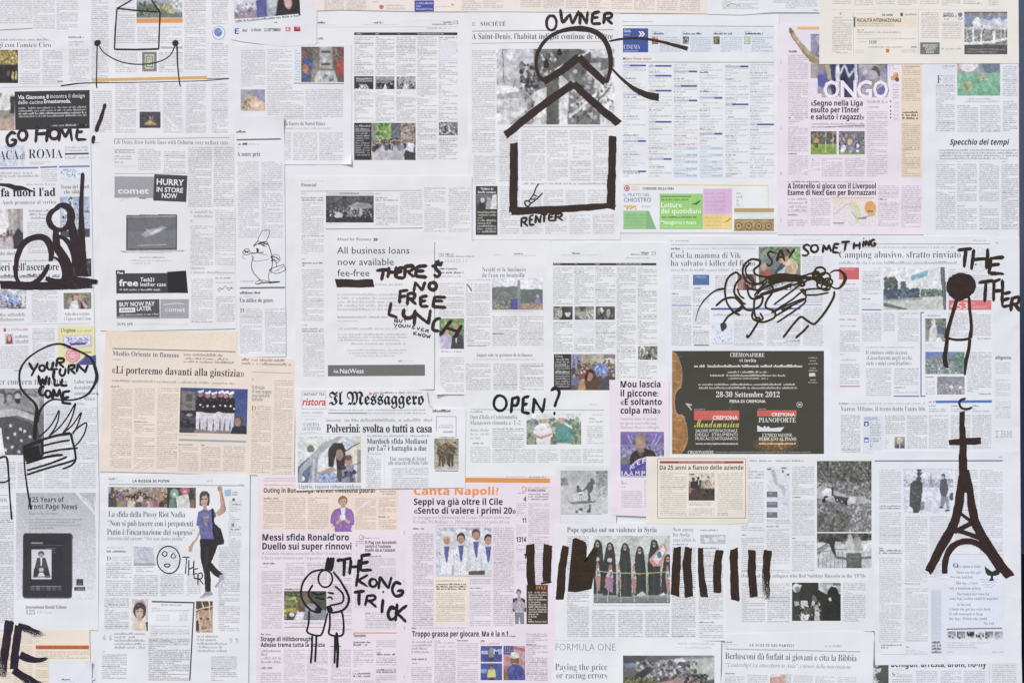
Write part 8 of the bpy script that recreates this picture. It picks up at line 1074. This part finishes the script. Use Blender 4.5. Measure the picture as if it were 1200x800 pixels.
zs('185,855 330,810 440,795', 18, 'flag_stripe', new=True); zs('190,905 340,860 470,810', 14, 'flag_stripe', new=True); zs('190,935 330,890 470,850 520,832', 14, 'flag_stripe', new=True)
for q in range(9): zs('%g,%g %g,%g' % (170 + q * 12, 745 - q * 2, 185 + q * 12, 840 - q * 4), 12, 'flag_canton')
zs('165,745 285,705', 12, 'flag_canton'); zs('180,840 300,800', 14, 'flag_canton'); zs('295,690 300,800', 16, 'flag_canton')
zs('165,740 175,900 195,1050 218,1180', [9, 10, 12, 14], 'pole_line'); zs('-10,818 45,815 60,930 70,1100 82,1250', [16, 14, 11, 10, 13], 'side_line'); zs('-10,990 40,985 70,965', 10, 'side_line'); d.done()
d = Ink('black handwriting YOUR TURN WILL COME inside the speech bubble', 'handwritten_words', 'handwriting', BK, seed=6)
d.word('YOUR', '34,425,44,441 46,427.5,52.5,434.5 54.5,423.5,63,433 66,420,75,430', 2.5, 'word_your').word('TURN', '58.5,432.5,67.5,444 70,431.5,77.5,440 80,427.5,88,438 90,427,103,436', 2.5, 'word_turn').word('WILL', '45,440,55,451 56.5,442,58.5,451 63,443,69.5,451.5 71,443,78.5,452', 2.5, 'word_will').word('COME', '46,452.5,52,463 53,457,59.5,465.5 60.5,456,72,467 73,458,83,473', 2.5, 'word_come'); d.done()

d = Ink('brown handwriting OWNER over the round face', 'handwritten_words', 'handwriting', BR, seed=7)
d.word('OWNER', '640.5,18.5,652,35.5 656,12.5,678,27.5 679,14.5,689.5,28 693,14.5,704,28 707,16,718,28', 3.0); d.done()
d = Ink('bold brown marker drawing of a round face above an open house', 'marker_drawing', 'drawing', BR, seed=8)
d.S('641,97 631,88 628.5,74 630,62 637,50 648,41 662,35.5 678,33.8 692,35.5 704,42 712,54 715.5,68 715,82 711,97', [5, 4, 4, 4.2, 4.2, 4.2, 5, 6.5, 6.5, 6.5, 6, 5.5, 4.5, 4.5], 'face_outline')
d.blob('640,68.5 643.5,75 642,79.5 638.5,79.5 637,76', 'eye').blob('655,57 659,61 657.5,64.5 653.5,64.8 652.8,61', 'eye', new=True)
d.S('637,96 658,83 678.5,67', [7.5, 8.5, 9], 'roof_stroke', curve=False).S('678.5,67 690,79 709.5,97.5', [8.5, 8, 8], 'roof_stroke', curve=False).S('592,158.5 630,128 672,98', [9, 9, 9], 'outer_roof', curve=False).S('672,98 695,120 725,145', [9, 9, 9.5], 'outer_roof', curve=False)
d.S('714,48.5 728,46 750,45 772,48.5 790,53 806,57.5', [2, 2.6, 3, 3.2, 3.8, 5], 'arm_stroke').S('717,80.5 728,92 740,102 752,109 760,112 772,114.5', [2.5, 3, 4, 6, 8, 9], 'arm_stroke', new=True)
d.S('602.3,167.5 602,205 601.5,248', [9.5, 9.5, 10], 'house_wall', curve=False).S('717.8,159.5 717,205 716,245', [9.5, 9.5, 10], 'house_wall', new=True, curve=False).S('598,247.5 640,246 690,243 721,239.5', [9, 8.5, 8, 6], 'house_floor'); d.done()
d = Ink('tiny brown figure lying inside the house corner above the house floor', 'marker_drawing', 'drawing', BR, o=(600, 133), k=6, seed=9)
d.S('95,650 90,620 110,615 130,630 110,655 95,640', 1.7, 'head', closed=False).S('115,620 150,570 170,520 188,495', 1.5, 'body').S('130,635 175,600 205,570 215,557', 1.5, 'body').S('130,600 150,605 165,590', 1.6, 'arm').S('150,570 180,585', 1.4, 'arm'); d.done()
d = Ink('small brown handwriting RENTER under the house floor line', 'handwritten_words', 'handwriting', BR, seed=10)
d.word('RENTER', '610.5,255,618.5,265.5 620,252.5,626,264 627,252,634,261 635,250.5,641,260.5 643,250.5,650,258.5 650.5,250,659,258.5', 2.2); d.done()

d = Ink('short dark brown bar crossing out a line under fee-free', 'marker_bar', 'redaction', BR, seed=11)
d.S('393.3,331.6 415,332 438,331.7', 9.4, curve=False); d.done()
d = Ink("brown handwriting THERE'S NO FREE LUNCH beside the bank loan headline", 'handwritten_words', 'handwriting', BR, seed=12)
d.word("THERE'S", '441.5,316,455,328 455,313,464,325 464.5,313.5,473,325.5 474,311,485.5,325 487,311.5,500.5,325 506.3,310.8,507.6,313 508.5,309,517,324', 3.8, 'word_theres').S('510,306 518,310', 3, 'word_theres').S('514,304.5 513,311', 3, 'word_theres').S('509,311 519,307', 3, 'word_theres')
d.word('NO', '485,330.5,498,340.5 502.5,331,511.5,339.5', 3.6, 'word_no').word('FREE', '468,340,478,355 477,343.5,487.5,357 492,346.5,501.5,359 507,347.5,522,360', 3.6, 'word_free').word('LUN', '455.5,355,466,371 472.5,362.5,487,373 485,364,505,380', 3.7, 'word_lunch').S('516,372.5 510.5,374.5 507.3,380 507.5,386 514.5,387.8', 3.8, 'word_lunch').S('529,375.5 523,383 515.5,392', [4.2, 4, 4.6], 'word_lunch').S('541,381 537,388 532.5,395.5', [4.2, 4, 4.4], 'word_lunch').S('522,383.5 537.5,388.5', 3.6, 'word_lunch'); d.done()
d = Ink('tiny brown handwriting BUT YOU NEVER KNOW squeezed under the word LUNCH', 'handwritten_words', 'handwriting', BR, seed=13)
d.word('BUT', '462.5,373,466.5,377.5 468,374,471.5,377.5 473,374,477,377.5', 1.1).word('YOU', '461.5,379,465.5,384 467,380,470.5,383.5 472,380,475.5,383.5', 1.1).word('NEVER', '477,380.5,481,383.5 483,381.5,486.5,385 488.5,383,492,386.5 493.5,384.5,497,388 498.5,386,502.5,389.5', 1.1).word('KNOW', '484.5,388.5,488.5,392.5 490,390,493.5,394 495,391,498.5,394.5 499.5,392,504.5,396', 1.1); d.done()
d = Ink('black handwriting OPEN? on the blank strip above the golfers page', 'handwritten_words', 'handwriting', BK, seed=14)
d.word('OPEN?', '578.5,463,593.5,481 599,465.5,608,483 611.5,464.5,620.5,484 623.5,466,639,483 647,455,655.5,485', 2.8); d.done()

d = Ink('tangle of brown loops forming a bent woman with curly hair', 'marker_drawing', 'drawing', '43361f', o=(800, 266), k=5.97, seed=15)
def zt(P, w, part, **k): d.S(P, [q / 5.97 for q in w] if isinstance(w, list) else w / 5.97, part, **k)
for P in ('510,222 540,240 532,268 498,300 512,332 562,346 590,352 560,382 508,402 450,382 420,322 430,266 478,226 530,232', '408,350 372,318 322,350 300,400 295,460 310,530 350,588 400,616', '410,352 372,398 360,458 392,500 420,540 378,582 320,622 285,668', '232,550 290,505 360,494 402,530 440,574 482,580 540,550 560,500 552,486 510,490 498,560 510,630 538,640 480,740 452,772 450,748', '450,402 460,470 490,502 550,490', '602,382 632,440 590,510 580,560 640,590 640,632 560,664 490,640 488,590'): zt(P, 15, 'loops', new=False)
for P in ('590,362 700,334 820,350 950,372', '600,384 720,370 850,364', '640,540 760,450 850,382 930,358', '640,586 760,510 860,440 1012,430', '530,482 680,440 780,402 850,390', '690,582 780,540 858,500 850,460', '660,666 760,600 850,532 856,500', '840,430 850,470 930,474 1020,458', '828,346 900,324 952,310', '600,372 660,350 760,350 880,356', '520,470 560,430 620,400 700,380', '636,630 700,590 760,560'): zt(P, 12.5, 'body_lines')
for P in ('600,380 700,362 820,356 880,362', '800,380 850,390 840,412 810,405', '820,440 850,440 860,460'): zt(P, 16, 'body_lines')
for P in ('430,400 470,430 520,440 580,420 620,400', '540,470 600,450 690,425 760,395', '380,430 400,480 430,500', '360,470 400,520 440,540', '620,600 700,560 790,520 850,500', '470,250 440,290 450,340 500,390 570,395', '590,380 560,410 530,440 500,480', '350,600 400,580 420,550', '500,600 520,650 560,640 540,600'): zt(P, 13, 'loops')
for P in ('600,390 700,376 800,376 860,384', '590,350 680,330 780,338 880,352 930,350', '640,360 740,345 830,358'): zt(P, 15, 'body_lines')
for cx_, cy_, r in ((960, 310, 34), (940, 350, 28), (992, 350, 36), (978, 402, 36), (1014, 384, 30), (930, 330, 22), (1000, 418, 28), (960, 372, 24)): zt(' '.join('%g,%g' % (cx_ + r * math.cos(a) * 1.1, cy_ + r * math.sin(a) * .85) for a in np.linspace(0, 6.6, 10)), 14, 'curls')
zt('1030,322 1060,304 1104,308 1135,348 1122,396 1084,430 1040,416 1022,372', [10, 12, 18, 26, 20, 12, 10, 9], 'face'); zt('286,430 226,446 160,500 112,570 92,640 88,660', [18, 12, 9, 8, 5, 3], 'long_strand'); zt('1060,450 1050,500 990,600 932,668 908,676 866,652 826,628 780,670 702,772', 16, 'arm'); zt('880,686 850,720 790,774', 15, 'arm'); d.done()
d = Ink('small grey green leaf shape hanging from the tangled loops', 'marker_drawing', 'drawing', '4c524a', o=(800, 266), k=5.97, seed=16)
d.blob('262,676 290,664 308,690 296,716 276,730 264,710', 'leaf'); d.done()
d = Ink('brown handwriting SAY SOMETHING above the curly haired tangle', 'handwritten_words', 'handwriting', BR, seed=17)
d.word('SAY', '898,295,907,311 910,293.5,919.5,305.5 921.5,292,931,302', 2.2, 'word_say').word('SOMETHiNG', '940,287,949,300 950,287,958.5,295.5 964,287,973,295.5 975.5,285.5,983,296 985.5,283,996,293.5 1000,283.5,1007,292 1010,278.5,1013,289.5 1014,281.5,1019,288.5 1020,281,1025.5,288', 2.2, 'word_something'); d.done()
d = Ink('dark brown stick figure with a solid round head and long skirt', 'marker_drawing', 'drawing', BR, o=(1000, 266), k=5.97, seed=18)
d.blob('748,322 800,328 838,356 856,400 846,448 812,486 752,516 706,506 664,470 648,420 662,366 700,334', 'head'); d.S('722,505 700,580 668,690 646,780', [5, 4.5, 5, 5], 'skirt').S('808,488 812,580 824,690 816,780', [3.5, 3.5, 4, 5], 'skirt').S('640,772 720,788 800,780 824,760', 3, 'skirt'); d.z((1000, 400), 6)
d.S('660,-30 648,60 640,110 652,182', [4, 5, 5.5, 5.5], 'leg').S('818,-20 808,60 790,140 781,235', [4, 4.2, 4.4, 2.6], 'leg', new=True); d.done()
d = Ink('brown handwriting THE OTHER around the stick figure with the solid head', 'handwritten_words', 'handwriting', BR, seed=19)
d.word('THE', '1123,292,1138,313 1138,292,1158,315 1159,301,1175,322', 4, 'word_the').word('THER', '1146.5,329,1163,353 1163,329,1175,352 1173,343,1186,359 1184,348,1195,364', 3.8, 'word_ther'); d.S('1164,330 1172,327', 3.4, 'word_ther'); d.done()
d = Ink('tall brown marker drawing of a lattice tower with an arched base', 'marker_drawing', 'drawing', '453330', o=(1000, 400), k=6, seed=20)
d.S('786,400 752,412 744,440 762,468 800,474 832,462', 3, 'hook').S('764,490 762,590 768,700', [6.4, 6.8, 8], 'mast', curve=False).S('668,708 780,702 898,698', [6, 8.6, 8], 'crossbar', curve=False); d.z((1000, 533), 6)
d.S('770,-110 768,20 770,150 766,260', [8, 9.5, 11, 14], 'mast').S('752,240 736,370 690,510 600,665 540,790 522,812', [10, 11, 11, 11, 10.5, 10], 'tower_leg').S('796,110 816,240 832,370 866,500 940,630 1040,780 1100,850', [6, 8, 10, 10.5, 11, 11.5, 11], 'tower_leg', new=True)
d.S('748,405 840,475', 4.0, 'brace').S('700,540 845,470', 5.8, 'brace').S('690,520 790,545 905,588', [5, 5.6, 6.4], 'brace').S('640,830 644,740 672,672 720,622 790,604 860,616 930,668 985,740 1030,815', [6.5, 7.6, 7.6, 7.4, 7.2, 7.2, 7.4, 7, 6.5], 'arch').S('545,790 520,815', 8, 'tower_leg', dry=.2); d.done()

d = Ink('black marker drawing of a hunched ape like figure with a striped hat', 'marker_drawing', 'drawing', BK, o=(300, 600), k=4, seed=21)
for x in (334, 346, 357): d.S('%g,213 %g,272' % (x + 6, x - 6), 4.2, 'hat', curve=False)
d.S(' '.join('%g,%g' % (325 + 33 * math.cos(a), 310 + 40 * math.sin(a)) for a in np.linspace(-1.2, 5.3, 12)), 2.2, 'head')
d.S('318,266 262,280 222,326 211,382 226,424 256,456 290,470', 2.3, 'back_outline').S('362,278 402,330 433,390 430,430 402,460 352,470', [2.2, 2.4, 3.2, 3, 2.6, 2.4], 'back_outline').S('266,338 246,386 290,438 312,455', 2.3, 'arm').S('370,344 406,380 404,420 346,436', 2.3, 'arm', new=True)
d.blob('282,452 294,442 306,450 304,468 288,470', 'fist').blob('330,440 346,436 360,450 354,470 336,468', 'fist', new=True)
d.S('262,372 292,386 324,376', 2, 'chest_line').S('276,396 322,408', 1.8, 'chest_line').S('336,374 366,380', 2.2, 'chest_line').S('334,400 348,396 360,406', 2.2, 'chest_line').S('252,400 290,436', 2, 'chest_line')
d.S('250,458 246,520 241,560 290,576 312,560 336,470', 2.2, 'shorts').S('346,470 346,530 345,570 405,572 408,490 396,456', 2.3, 'shorts')
d.S('264,574 262,640 257,706', 2.4, 'leg').S('284,572 280,640 277,700', 2.4, 'leg').S('370,574 370,640 368,706', 2.4, 'leg', new=True).S('378,562 383,640 381,726', [3.4, 3.4, 2.8], 'leg'); d.done()
d = Ink('black handwriting THE KONG TRICK beside the hunched figure', 'handwritten_words', 'handwriting', BK, seed=22)
d.word('THE', '396,654.5,412,675 410,655,421,672 422,650,435,669', 3, 'word_the').word('KONG', '417.5,671,431,687 433,677.5,441.5,687 444,675,458,689 458.5,682,472,698', 2.9, 'word_kong').word('TRiCK', '415,692,427,708 428,697,441,710 446,692,450.5,717 454,711,463,725 464,707,476.5,727', 2.9, 'word_trick'); d.done()

d = Ink('row of thick dark brown vertical bars painted across the bottom pages', 'marker_bars', 'redaction', '45352a', seed=23)
d.S('621.5,637 621.5,665 623,692', [10, 10, 9.5], 'bar', dry=.25, curve=False); d.S('641.7,637.5 641,660 640.5,681', [10.5, 10, 10], 'bar', new=True, curve=False).S('646,681 634,683', 2.5, 'bar')
d.S('663,639 658.5,665 656,702', [8, 9.5, 10], 'bar', new=True, curve=False); d.blob('671,632 675,629 686,634 687.5,640 687,657 695,640 701,642 698,660 694,689 689,691 675,693.5 666,692 668,662', 'bar', new=True, curve=False, jag=.4)
d.S('793.5,640.5 792,668 790.5,697', [9, 10, 10], 'bar', new=True, curve=False); d.S('807,641 804.5,660 806,675 807,699', [9, 10, 10.5, 10], 'bar', new=True); d.S('820.8,641.5 821.5,670 825,699', [6, 7.5, 9], 'bar', new=True, dry=.3); d.S('843,644 840.5,665 840.5,694', [9.5, 10, 9.5], 'bar', new=True)
d.S('859.8,642.5 860,670 861.5,703', [10, 10, 10], 'bar', new=True, dry=.15, curve=False); d.S('880.8,644 881,670 883,699', [9, 9.5, 9.5], 'bar', new=True, dry=.32, curve=False); d.S('899.3,644 897.5,670 897.5,702', [9.5, 9, 9], 'bar', new=True, dry=.6, curve=False); d.done()

d = Ink('thin pen sketch of an oval face with round eyes beside the walking girl', 'marker_drawing', 'drawing', BK, seed=24)
d.S('197,639.5 206,643 211,653 208.5,665 201,671 192,669.5 185.5,662 184.5,652 189,643', 1.4, 'face_outline', closed=True).S('190,648.5 193,645.5 196,648 193.5,651.5', 1.2, 'eye', closed=True).S('200.5,652.5 203,647.5 206,652.5', 1.1, 'eye', closed=True, new=True).S('192.5,661.5 196,660 199.5,661.5 196,664', 1.2, 'mouth', closed=True); d.done()
d = Ink('thin pen handwriting THER slanting beside the oval face', 'handwritten_words', 'handwriting', BK, seed=25)
d.word('THER', '213.5,652,222.5,671 221,656,227.5,674 227,666,233,677.5 231.5,671,238,684.5', 1.25); d.done()
d = Ink('big brushed black letters IE at the bottom corner, dry at the ends', 'handwritten_words', 'handwriting', '382c3c', o=(0, 666), k=5.97, seed=26)
d.S('66,362 52,470 30,600 12,750', [10.5, 10, 10, 10], 'letter_i', dry=.5, curve=False).S('132,398 118,490 104,600 98,700', [9.5, 9.5, 9.5, 9.5], 'letter_e', dry=.12, curve=False)
d.S('118,404 190,420 260,456 340,496', [9.5, 9, 9, 9], 'letter_e', dry=.9, curve=False).S('140,600 200,628 270,638 330,626', [9, 9, 6, 3.5], 'letter_e', dry=.35).S('96,706 170,760 240,800 320,838', [9.5, 9.5, 9.5, 9], 'letter_e', dry=.6, curve=False); d.done()
